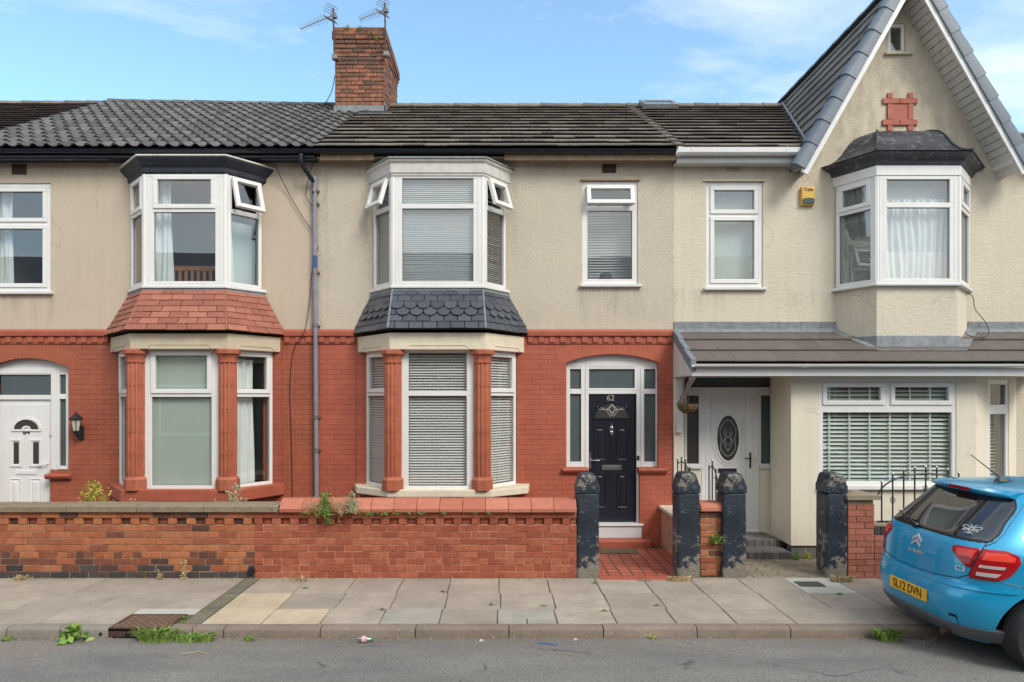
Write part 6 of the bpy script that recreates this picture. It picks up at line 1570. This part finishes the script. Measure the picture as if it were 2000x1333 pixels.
# ------------------------------------------------------------ litter
bt = empty('plastic_bottle', (X(712, 6.58), 6.58, ROADZ), 'crushed clear plastic bottle with green cap lying by the kerb', 'bottle')
mb = MB(); bx, by, bz = X(699, 6.58), 6.58, ROADZ+.032
mb.lathe((bx, by, bz), [(0, 0), (.026, .002), (.031, .02), (.026, .05), (.031, .08), (.024, .105), (.012, .125), (.011, .135)], 14, ax=0); mb.build('bottle_body', glass('crushed_bottle_plastic', .25, (.85, .9, .9, 1), .15), bt, smooth=50)
MB().lathe((bx+.04, by, bz), [(.0315, 0), (.0315, .04)], 14, ax=0).build('bottle_label', simple('pink_white_label', S(210,170,170), .5), bt, smooth=50)
MB().lathe((bx+.128, by, bz), [(.015, 0), (.016, .022), (0, .023)], 12, ax=0).build('bottle_cap', simple('green_cap', S(20,140,90), .4), bt, smooth=30)
mb = MB(); mb.tube([(X(1053, 6.5), 6.55, ROADZ+.006), (X(1070, 6.5), 6.53, ROADZ+.006), (X(1087, 6.5), 6.50, ROADZ+.005)], .007, 6); tag(mb.build('blue_straw', simple('blue_plastic', S(40,96,160), .4)), 'flat blue plastic strip lying in the gutter', 'litter')
mb = MB(); mb.tube([(X(355, 6.3), 6.27, ROADZ+.006), (X(385, 6.3), 6.32, ROADZ+.01), (X(408, 6.3), 6.28, ROADZ+.006)], .005, 5); tag(mb.build('twig', M['drygrass']), 'thin pale twig lying on the road near the large grass tuft', 'twig')
for px, py, c_, lb in ((940, 1252, S(206,200,190), 'small white scrap on the road between bottle and blue strip'), (1124, 1250, S(196,186,176), 'small pale scrap on the road right of the blue strip'), (1115, 1281, S(150,96,40), 'fallen brown leaf lying on the road')):
    Y = (CAMZ-ROADZ)*FPX/(py-VY); mb = MB(); x = X(px, Y); mb.hexa([(x-.02, Y-.012, ROADZ), (x+.018, Y-.01, ROADZ), (x+.02, Y+.012, ROADZ), (x-.016, Y+.01, ROADZ), (x-.017, Y-.01, ROADZ+.01), (x+.015, Y-.008, ROADZ+.014), (x+.017, Y+.01, ROADZ+.008), (x-.013, Y+.008, ROADZ+.012)])
    tag(mb.build('leaf' if 'leaf' in lb else 'paper_scrap', simple('scrap', c_, .7)), lb, 'litter')
# loose grit along the gutter
mb = MB()
for i in range(900):
    x = random.uniform(-5.2, 5.0); y = 6.70-abs(random.gauss(0, .10)); s = random.uniform(.002, .006)
    mb.hexa([(x-s, y-s, ROADZ-.001), (x+s, y-s, ROADZ-.001), (x+s, y+s, ROADZ-.001), (x-s, y+s, ROADZ-.001), (x-s*.6, y-s*.5, ROADZ+s), (x+s*.5, y-s*.6, ROADZ+s), (x+s*.6, y+s*.5, ROADZ+s*.8), (x-s*.5, y+s*.6, ROADZ+s)])
tag(mb.build('gutter_grit', islandmat('grit', [(0, S(96,86,76)), (1, S(168,158,142))], .9)), 'loose grit and small stones scattered along the gutter', 'grit', kind='stuff')

# straw, dust and seedlings caught at the foot of the walls and along the kerb
mb = MB()
for i in range(1500):
    x = random.uniform(-6.6, 6.2)
    if random.random() < .62:
        if math.sin(x*5.1)+math.sin(x*2.3+1) < random.uniform(-1.6, 1.2): continue
        y = 8.54-abs(random.gauss(0, .03)); z = .0
    else:
        if math.sin(x*3.7)+math.sin(x*1.3+2) < random.uniform(-.4, 1.6): continue
        y = 6.70-abs(random.gauss(0, .025)); z = ROADZ
    a = random.uniform(0, 6.28); l = random.uniform(.015, .05); w_ = .003; u = Vector((math.cos(a)*l, math.sin(a)*l*.5, random.uniform(.002, .035))); s = Vector((-math.sin(a)*w_, math.cos(a)*w_, 0))
    p = Vector((x, y, z)); mb.mi = 0 if random.random() < .6 else 1; mb.face([p-s, p+s, p+u+s*.3, p+u-s*.3])
tag(mb.build('wall_foot_debris', [M['drygrass'], M['leaf']], recalc=False), 'straw and seedlings caught along the wall foot and kerb', 'debris', kind='stuff')
# things seen through the windows
cot = empty('cot', (XW(380), 11.0, 3.24), 'orange pine cot end seen through the upper left bay window', 'cot')
Yc = 10.75; mb = MB(); mb.box(X(334, Yc), X(436, Yc), Yc, Yc+.025, Z(529, Yc), Z(520, Yc)); mb.build('top_rail', M['paintwood'], cot, bevel=.004)
for k in range(9): MB().box(X(336+12*k, Yc), X(342+12*k, Yc), Yc+.002, Yc+.02, 3.5, Z(529.5, Yc)).build('slat', M['paintwood'], cot)
MB().box(X(334, Yc), X(436, Yc), Yc, Yc+.025, 3.42, 3.498).build('bottom_rail', M['paintwood'], cot)
for px in (331, 437): MB().box(X(px, Yc), X(px+2.5, Yc), Yc-.01, Yc+.035, 3.242, Z(520, Yc)).build('leg', M['paintwood'], cot)
hx, hy, hz = X(1183, 10.66), 10.645, Z(549, 10.62)
mb = MB(); mb.lathe((hx, hy, hz), [(0, 0), (.05, .0), (.19, .004), (.195, .012), (.11, .022), (.10, .06), (.085, .115), (.05, .12), (0, .11)], 24)
mb.v = [(v[0], hy+(v[1]-hy)*.5, v[2]) for v in mb.v]
tag(mb.build('hat', simple('grey_felt', S(74,76,80), .9), None, smooth=50), 'dark grey brimmed hat lying on the inner sill of the small blind window', 'hat')
MB(FD).box(XW(1141), XW(1243), -.24, -.04, hz-.03, hz-.001).build('inner_sill', M['upvc'], H62)

# ------------------------------------------------------------ houses across the street (seen in reflections)
M['opbrick'] = bricktex('opposite_red_brick', (S(140,74,56), S(156,84,62)), S(150,130,112), .002)
proto = None
def opp():
    root = empty('terraced_house', (0, -4.6, 0), 'red brick terraced house across the street', 'house', 'houses across the street')
    MB().box(-2.72, 2.72, -12.5, -4.6, -.1, 5.9).build('wall', M['opbrick'], root)
    MB().loft([[(x, -4.3, 5.85), (x, -12.8, 5.85), (x, -8.5, 8.3)] for x in (-2.72, 2.72)]).build('roof', M['slate'], root)
    for a, b, z0, z1 in ((-1.6, .6, 3.6, 5.1), (1.1, 2.1, 3.6, 5.1), (-1.6, .6, .9, 2.7)):
        f = MB(); f.box(a, b, -4.6, -4.5, z0, z1); f = f.build('window', M['upvc'], root); MB().box(a+.1, b-.1, -4.5, -4.48, z0+.1, z1-.1).build('pane', M['carglass'], f)
    MB().box(1.1, 2.0, -4.6, -4.53, 0, 2.1).build('door', M['door_navy'], root)
    return root
def copy_tree(o, parent=None):
    c = o.copy(); COL.objects.link(c); c.parent = parent
    for ch in list(o.children): copy_tree(ch, c)
    return c
pr_ = opp()
for i in range(-4, 5):
    o = pr_ if i == 0 else copy_tree(pr_)
    o.location.x = i*5.44+.4
# ------------------------------------------------------------ the parked blue hatchback
t = NT('blue_metallic_paint'); t.col(S(10,152,198)); t.p.inputs['Metallic'].default_value = .2; t.rough(.32); t.p.inputs['Coat Weight'].default_value = 1; t.p.inputs['Coat Roughness'].default_value = .03
M['paint'] = t.m
M['trim'] = simple('grey_bumper_plastic', S(88,88,92), .6, .08)
M['blacktrim'] = simple('black_car_trim', S(18,19,21), .4)
M['rubber'] = simple('tyre_rubber', S(34,34,35), .8, .2, 20)
M['redlens'] = simple('red_lamp_lens', S(160,18,24), .12, .06, 8); M['redlight'] = simple('bright_red_lens', S(226,70,52), .12, .05); M['clearlens'] = simple('clear_lamp_lens', S(206,196,196), .12, .05, metal=.3)
t = NT('rear_window_glass'); t.col((.012, .013, .015, 1)); t.rough(.015); t.p.inputs['IOR'].default_value = 2.0; M['rearglass'] = t.m
M['platey'] = simple('yellow_number_plate', S(236,176,30), .4, .02)
CL, NN = 3.94, 4.4
def lerp_tab(z, tab):
    if z <= tab[0][0]: return tab[0][1]
    for (a, va), (b, vb) in zip(tab, tab[1:]):
        if z <= b:
            f = (z-a)/(b-a); return va+(vb-va)*f
    return tab[-1][1]
def smooth_tab(z, tab):
    # average of neighbours, keeps the profile flowing
    return (lerp_tab(z-.03, tab)+2*lerp_tab(z, tab)+lerp_tab(z+.03, tab))/4
XR_ = [(.16, .16), (.24, .075), (.36, .02), (.50, .0), (.60, .012), (.66, .05), (.74, .055), (.86, .07), (.96, .09), (1.04, .13), (1.12, .225), (1.24, .37), (1.36, .52), (1.42, .58), (1.45, .56), (1.475, .62), (1.50, 1.0), (1.53, 1.6)]
XF_ = [(.16, 3.80), (.3, 3.92), (.5, 3.94), (.68, 3.86), (.80, 3.62), (.92, 3.10), (1.0, 2.86), (1.2, 2.55), (1.40, 2.15), (1.50, 1.85), (1.53, 1.65)]
HW_ = [(.16, .80), (.3, .845), (.5, .865), (.72, .86), (.88, .845), (.98, .80), (1.2, .715), (1.36, .655), (1.44, .61), (1.48, .52), (1.51, .33), (1.53, .04)]
def plan(z, s):
    """s: signed arc distance from the rear centre (m, + towards kerb side), returns (x, y)"""
    z = max(.16, min(z, 1.53))
    xr_, xf_, hw = smooth_tab(z, XR_), smooth_tab(z, XF_), smooth_tab(z, HW_)
    a = (xf_-xr_)/2; xc_ = (xf_+xr_)/2
    key = (round(xr_, 5), round(xf_, 5), round(hw, 5))
    tb = _cache.get(key)
    if tb is None:
        tb = []; L_ = 0; pr = None
        for i in range(241):
            th = math.pi*i/240
            x = xc_-math.copysign(a*abs(math.cos(th))**(2/NN), math.cos(th)); y = hw*abs(math.sin(th))**(2/NN)
            if pr: L_ += math.hypot(x-pr[0], y-pr[1])
            tb.append((L_, x, y)); pr = (x, y)
        _cache[key] = tb
    q = abs(s)
    # scale so that the corner (s=.86) follows the width at that height
    lo, hi = 0, 240
    while hi-lo > 1:
        m_ = (lo+hi)//2
        if tb[m_][0] <= q: lo = m_
        else: hi = m_
    f = (q-tb[lo][0])/max(tb[hi][0]-tb[lo][0], 1e-9); f = min(max(f, 0), 1)
    return tb[lo][1]+(tb[hi][1]-tb[lo][1])*f, math.copysign(tb[lo][2]+(tb[hi][2]-tb[lo][2])*f, s), tb[-1][0]
_cache = {}
def crown(x, y, z): return z
def cpt(s, z, off=0.0):
    x, y, _ = plan(z, s)
    if off:
        x2, y2, _ = plan(z, s+.004); x1, y1, _ = plan(z, s-.004); x3, y3, _ = plan(z+.01, s); x4, y4, _ = plan(z-.01, s)
        tu = Vector((x2-x1, y2-y1, 0)); tv = Vector((x3-x4, y3-y4, .02)); n = tu.cross(tv).normalized()
        if n.x*(x-2)+n.y*y*2 < 0: n = -n
        return Vector((x, y, z))+n*off
    return Vector((x, y, z))
car = empty('parked_car', (0, 0, 0), 'bright blue hatchback parked half on the kerb, its rear towards us', 'car')
zs = [.16, .19, .22, .26, .3, .35, .4, .45, .5, .55, .6, .63, .66, .7, .74, .8, .86, .92, .97, 1.02, 1.08, 1.14, 1.2, 1.26, 1.32, 1.37, 1.40, 1.425, 1.445, 1.46, 1.475, 1.49, 1.503, 1.515, 1.525, 1.53]
NS = 120; rings = []
for z in zs:
    Lh = plan(z, 0)[2]; ring_ = []
    for k in range(NS): 
        s = -Lh+2*Lh*k/NS; x, y, _ = plan(z, s); ring_.append((x, y, z))
    rings.append(ring_)
WX, WR = .66, .300; WX2 = WX+2.46
body = MB().loft(rings).build('body', M['paint'], car, local=True, smooth=60)
# wheel arches cut out of the body
cut = MB()
for wx in (WX, WX2):
    for s in (-1, 1):
        cut.lathe((wx, s*.62, .29), [(.0, 0), (.365, 0), (.365, s*.4), (0, s*.4)], 40, ax=1)
cut.box(.3, 3.6, -.60, .60, .05, .30)
cu = cut.build('cutter', M['blacktrim'])
bo = body.modifiers.new('arches', 'BOOLEAN'); bo.operation = 'DIFFERENCE'; bo.object = cu; bo.solver = 'EXACT'
bpy.context.view_layer.update()
me = bpy.data.meshes.new_from_object(body.evaluated_get(bpy.context.evaluated_depsgraph_get()))
body.modifiers.clear(); old = body.data; body.data = me; me.name = 'body'
bpy.data.objects.remove(cu)
me.polygons.foreach_set('use_smooth', [True]*len(me.polygons)); me.set_sharp_from_angle(angle=R(50))
body.data.materials.clear(); body.data.materials.append(M['paint']); body.data.materials.append(M['blacktrim'])
for p in body.data.polygons:
    c = p.center
    if p.material_index > 1: p.material_index = 0
    inside = any(math.hypot(c.x-wx, c.z-.29) < .3655 for wx in (WX, WX2)) and abs(c.y) < .875 and (abs(p.normal.x*(c.x-WX)+p.normal.z*(c.z-.29)) > .3*.365 and abs(p.normal.y) < .2 and math.hypot(min(abs(c.x-WX), abs(c.x-WX2)), c.z-.29) > .355 or (abs(abs(c.y)-.62) < .01))
    p.material_index = 1 if (inside or c.z < .17) else 0
def patch(name, rows, mat, off=.006, nr=18, ns=24, par=None, thick=None, smooth=60):
    """rows: (z, s_left, s_right) listed bottom up"""
    zmin, zmax = rows[0][0], rows[-1][0]; g = []
    for i in range(nr+1):
        z = zmin+(zmax-zmin)*i/nr
        a = lerp_tab(z, [(r[0], r[1]) for r in rows]); b = lerp_tab(z, [(r[0], r[2]) for r in rows])
        row = []
        for k in range(ns+1):
            s = a+(b-a)*k/ns
            edge = (i in (0, nr) or k in (0, ns))
            row.append(cpt(s, z, -.004 if edge else off))
        g.append(row)
    mb = MB(); mb.grid(g); return mb.build(name, M[mat] if isinstance(mat, str) else mat, par or car, local=True, smooth=smooth, recalc=False)
def line(name, pts, w_, mat, off=.0035, par=None):
    """groove line on the skin: pts (s,z)"""
    mb = MB(); P = []
    for (s0, z0), (s1, z1) in zip(pts, pts[1:]):
        for k in range(8): P.append((s0+(s1-s0)*k/8, z0+(z1-z0)*k/8))
    P.append(pts[-1]); mb.tube([cpt(s, z, 0) for s, z in P], w_, 5); return mb.build(name, M[mat], par or car, local=True)
# s > 0 is the kerb side (left in the picture), s < 0 the road side
rg_ = patch('rear_window', [(1.05, -.64, .64), (1.065, -.685, .685), (1.12, -.69, .69), (1.2, -.65, .65), (1.33, -.60, .60), (1.415, -.52, .52)], 'rearglass', .004, 22, 40)
bk = patch('window_backing', [(1.043, -.65, .65), (1.06, -.70, .70), (1.12, -.705, .705), (1.2, -.665, .665), (1.33, -.615, .615), (1.42, -.53, .53)], 'blacktrim', .002, 22, 40)
bk.parent = car
# side windows
def sx(z, x):
    lo, hi = .2, 4.0
    for _ in range(30):
        m_ = (lo+hi)/2
        if plan(z, m_)[0] < x: lo = m_
        else: hi = m_
    return lo
for s in (-1, 1):
    for nm, rows in (('quarter_window', [(1.03, .66, .98), (1.10, .68, 1.0), (1.22, .82, 1.02), (1.32, .95, 1.03)]), ('rear_door_window', [(1.0, 1.05, 1.78), (1.2, 1.08, 1.78), (1.36, 1.12, 1.76)]), ('front_door_window', [(1.0, 1.86, 2.68), (1.2, 1.86, 2.38), (1.37, 1.84, 2.06)])):
        rows = [(z, sx(z, a), sx(z, b)) for z, a, b in rows]
        rr = [(z, *( (a, b) if s > 0 else (-b, -a))) for z, a, b in rows]; patch(nm, rr, 'rearglass', .004, 12, 16); 
# tail lamps
def tl(s):
    f = lambda rows: [(z, *((a, b) if s > 0 else (-b, -a))) for z, a, b in rows]
    lamp = patch('tail_light', f([(.73, .60, .80), (.78, .605, .90), (.84, .62, .945), (.90, .637, .975), (.955, .652, .95), (1.0, .662, .82)]), 'redlens', .014, 20, 30)
    patch('upper_lens', f([(.895, .66, .93), (.94, .67, .93), (.98, .68, .83)]), 'redlight', .017, 8, 14, lamp)
    patch('reversing_lens', f([(.835, .655, .86), (.868, .66, .87)]), 'clearlens', .019, 6, 14, lamp)
    patch('indicator_lens', f([(.76, .64, .80), (.805, .645, .85)]), 'clearlens', .019, 6, 14, lamp)
    inner = patch('tail_light', f([(.82, .595, .608), (.88, .50, .626), (.94, .43, .643), (.98, .41, .651), (1.0, .46, .655)]), 'redlens', .013, 14, 16)
    patch('upper_lens', f([(.905, .50, .615), (.945, .45, .625), (.98, .46, .63)]), 'redlight', .016, 8, 12, inner)
tl(-1); tl(1)
# tailgate shut lines and bumper
line('tailgate_seam', [(.66, 1.04), (.656, .98), (.632, .88), (.60, .76), (.52, .715), (.25, .685), (0, .68), (-.25, .685), (-.52, .715), (-.60, .76), (-.632, .88), (-.656, .98), (-.66, 1.04)], .004, 'blacktrim')
for s in (1, -1):
    line('bumper_seam', [(s*.84, .73), (s*1.0, .70), (s*1.12, .60), (s*1.2, .48)], .003, 'blacktrim')
    line('tailgate_seam', [(s*.665, 1.02), (s*.71, 1.06), (s*.705, 1.13), (s*.675, 1.2), (s*.60, 1.40)], .0035, 'blacktrim')
    line('door_seam', [(s*sx(z, x), z) for z, x in ((.30, 1.12), (.5, 1.08), (.7, 1.0), (.9, 1.0), (1.1, 1.02))], .0035, 'blacktrim'); line('door_seam', [(s*sx(z, 1.82), z) for z in (.25, .5, .75, 1.0, 1.2, 1.36)], .0035, 'blacktrim'); line('door_seam', [(s*sx(z, 2.75), z) for z in (.25, .5, .75, .95)], .0035, 'blacktrim')
patch('bumper_trim', [(.165, -1.16, 1.16), (.21, -1.2, 1.2), (.26, -1.12, 1.12), (.30, -.9, .9), (.315, -.5, .5)], 'trim', .012, 8, 60)
patch('bumper_crease', [(.625, -.98, .98), (.65, -1.0, 1.0), (.675, -.62, .62)], 'paint', .012, 6, 60)
# plate recess and plate
plc = cpt(0, .47, .0)
rec = patch('plate_recess', [(.385, -.33, .33), (.41, -.345, .345), (.545, -.345, .345), (.565, -.33, .33)], 'paint', .002, 6, 20)
TP = Matrix(((0, -1, 0, -.016), (-1, 0, 0, 0), (0, 0, 1, .472), (0, 0, 0, 1)))   # a -> -y, d -> -x
mb = MB(TP); mb.box(-.26, .26, -.02, .0, -.056, .056); pl = mb.build('number_plate', M['platey'], car, local=True, bevel=.004)
text('plate_lettering', 'SL12 DVN', .118, TP @ Matrix.Translation((0, .001, 0)), M['blacktrim'], pl, ext=.001, bold=.0016, sx=.80, local=True)
# badges
def surfT(s, z, off):
    p = cpt(s, z, off); q = cpt(s+.01, z, off); r_ = cpt(s, z+.01, off)
    u = -(q-p).normalized(); v = (r_-p).normalized(); n = v.cross(u).normalized()
    if n.x > 0: n = -n
    v = (v-u*v.dot(u)).normalized(); return Matrix(((u.x, n.x, v.x, p.x), (u.y, n.y, v.y, p.y), (u.z, n.z, v.z, p.z), (0, 0, 0, 1)))
T_ = surfT(0, .925, .004)
for dz in (0, .048):
    mb = MB(T_)
    for s in (-1, 1): mb.hexa([(0, 0, dz-.005), (s*.066, 0, dz-.052), (s*.066, 0, dz-.026), (0, 0, dz+.028), (0, .009, dz-.005), (s*.066, .006, dz-.052), (s*.066, .006, dz-.026), (0, .009, dz+.028)])
    mb.build('chevron_badge', M['badge'], car, local=True)
text('badge_lettering', 'CITROËN', .040, surfT(0, .83, .005), M['badge'], car, ext=.002, bold=.0008, sx=1.25, local=True)
text('badge_lettering', 'C3', .062, surfT(-.53, .80, .005), M['badge'], car, ext=.002, bold=.0012, sx=1.25, local=True)
# bee sticker on the glass
T_ = surfT(-.46, 1.125, .009); mb = MB(T_); W_ = .0036
def st(pts, w_=W_): strip(mb, pts, w_, 0, .001)
for k, (r_, z) in enumerate(((.012, .034), (.018, .012), (.018, -.008), (.012, -.028))): st([(r_*math.cos(t*math.pi/8), z+.010*math.sin(t*math.pi/8)) for t in range(17)])
for s in (-1, 1):
    st([(s*.016, .02), (s*.05, .045), (s*.085, .042), (s*.08, .022), (s*.045, .008), (s*.016, .010)]); st([(s*.016, .005), (s*.06, .002), (s*.07, -.014), (s*.04, -.016), (s*.016, -.002)])
    st([(s*.01, .043), (s*.022, .058), (s*.035, .06)]); st([(s*.02, .03), (s*.03, .04)]); st([(s*.014, -.03), (s*.03, -.045), (s*.04, -.044)])
st([(-.006, -.038), (0, -.052), (.006, -.038)])
mb.build('bee_sticker', simple('white_sticker', S(225,225,222), .5), car, local=True)
# spoiler with high brake light
rows = []
mb = MB(); Rg = []
for k in range(25):
    s = -.53+1.06*k/24; e = abs(s)/.53
    xr0 = cpt(s, 1.44, 0); x_ = .50+.09*e**3; 
    y = xr0.y*(1.0 if e < 1 else 1); zt_ = 1.485-.022*e**2; 
    Rg.append([(x_+.22, y, zt_+.012), (x_+.06, y, zt_), (x_, y, zt_-.024), (x_+.004, y, zt_-.042), (x_+.05, y, zt_-.055), (x_+.14, y, zt_-.07), (x_+.24, y, zt_-.03)])
mb.loft(Rg); sp_ = mb.build('spoiler', M['paint'], car, local=True, smooth=50)
mb = MB(); mb.loft([[(.50-.006, y, 1.432), (.50-.006, y, 1.462), (.54, y, 1.462), (.54, y, 1.432)] for y in (-.13, -.06, 0, .06, .13)]); mb.build('high_brake_light', M['redlens'], sp_, local=True)
# wiper
mb = MB(); a = cpt(.10, 1.05, .02); mb.lathe((a.x, a.y, a.z), [(0, -.02), (.03, -.015), (.03, .015), (0, .03)], 12, ax=0)
P = [cpt(.10, 1.05, .035), cpt(.18, 1.07, .035), cpt(.32, 1.09, .03)]; mb.tube(P, .016, 8, .009); mb.tube([cpt(.12, 1.08, .022), cpt(.34, 1.095, .02), cpt(.54, 1.11, .02)], .007, 6); mb.build('rear_wiper', M['blacktrim'], car, local=True, smooth=50)
# antenna, exhaust, tow cover
mb = MB(); mb.loft([[(x, y*w2, 1.50+h_) for y, h_ in ((-1, 0), (-.4, z), (.4, z), (1, 0))] for x, w2, z in ((.86, .01, .005), (.90, .035, .035), (.98, .035, .03), (1.06, .01, .003))]); mb.tube([(.93, 0, 1.53), (.62, 0, 1.76)], .006, 6, .004); mb.build('antenna', M['blacktrim'], car, local=True)
mb = MB(); mb.tube([(.5, -.38, .21), (.12, -.38, .195), (.05, -.38, .185)], .026, 12); mb.build('exhaust_pipe', M['rustmetal'], car, local=True, smooth=50)
a = cpt(-.50, .33, 0); mb = MB(surfT(-.50, .33, .002)); mb.box(-.03, .03, 0, .004, -.03, .035); o_ = mb.build('tow_cover', M['paint'], car, local=True, bevel=.003)
mb = MB(surfT(-.50, .33, .002)); mb.box(-.034, .034, -.001, .001, .02, .06); mb.build('tow_hole', M['blacktrim'], car, local=True)
# wheels
for wx in (WX, WX2):
    for s in (-1, 1):
        c = (wx, 0, WR+(.032 if s > 0 else -.034)); mb = MB()
        mb.lathe(c, [(.205, s*.66), (.27, s*.655), (.293, s*.67), (WR, s*.69), (WR, s*.81), (.293, s*.83), (.27, s*.845), (.212, s*.835), (.205, s*.80), (.205, s*.66)], 44, ax=1)
        for k in range(4):
            y = s*(.70+.03*k); mb.lathe(c, [(WR+.0005, y), (WR+.003, y+s*.004), (WR+.003, y+s*.018), (WR+.0005, y+s*.022)], 44, ax=1)
        wh = mb.build('wheel', M['rubber'], car, local=True, smooth=40)
        mb = MB(); mb.lathe(c, [(.21, s*.79), (.212, s*.835), (.195, s*.84), (.185, s*.80), (.06, s*.815), (.05, s*.83), (0, s*.832)], 40, ax=1)
        for k in range(7):
            a = 2*math.pi*k/7; ca, sa_ = math.cos(a), math.sin(a); q = lambda r_, o, y: (wx+r_*ca-o*sa_, y, c[2]+r_*sa_+o*ca)
            mb.hexa([q(.05, -.022, s*.80), q(.05, .022, s*.80), q(.19, .03, s*.80), q(.19, -.03, s*.80), q(.05, -.022, s*.832), q(.05, .022, s*.832), q(.19, .026, s*.838), q(.19, -.026, s*.838)])
        mb.build('rim', simple('silver_rim', S(150,150,152), .35, .05, metal=.6), wh, local=True, smooth=40)
for s in (-1, 1):
    mb = MB(); mb.lathe((2.72, s*.93, 1.0), [(0, -.09), (.07, -.07), (.085, 0), (.07, .07), (0, .09)], 14, ax=1); mb.box(2.68, 2.76, min(s*.8, s*.9), max(s*.8, s*.9), .95, .99); mb.build('door_mirror', M['paint'], car, local=True, smooth=50)
    patch('headlight', [(.62, 3.9*0+4.25 if s > 0 else -4.45, 4.45 if s > 0 else -4.25), (.74, 4.2 if s > 0 else -4.45, 4.45 if s > 0 else -4.2)], 'clearlens', .01, 6, 10)
# place it: half on the pavement, leaning towards the road, nose slightly to the kerb
CARX, CARY, YAW, ROLL = 3.96, 6.62, R(4.2), R(1.0)
car.rotation_mode = 'XYZ'
car.matrix_world = Matrix.Translation((CARX, CARY, -.045)) @ Matrix.Rotation(YAW, 4, 'Z') @ Matrix.Rotation(ROLL, 4, 'X')
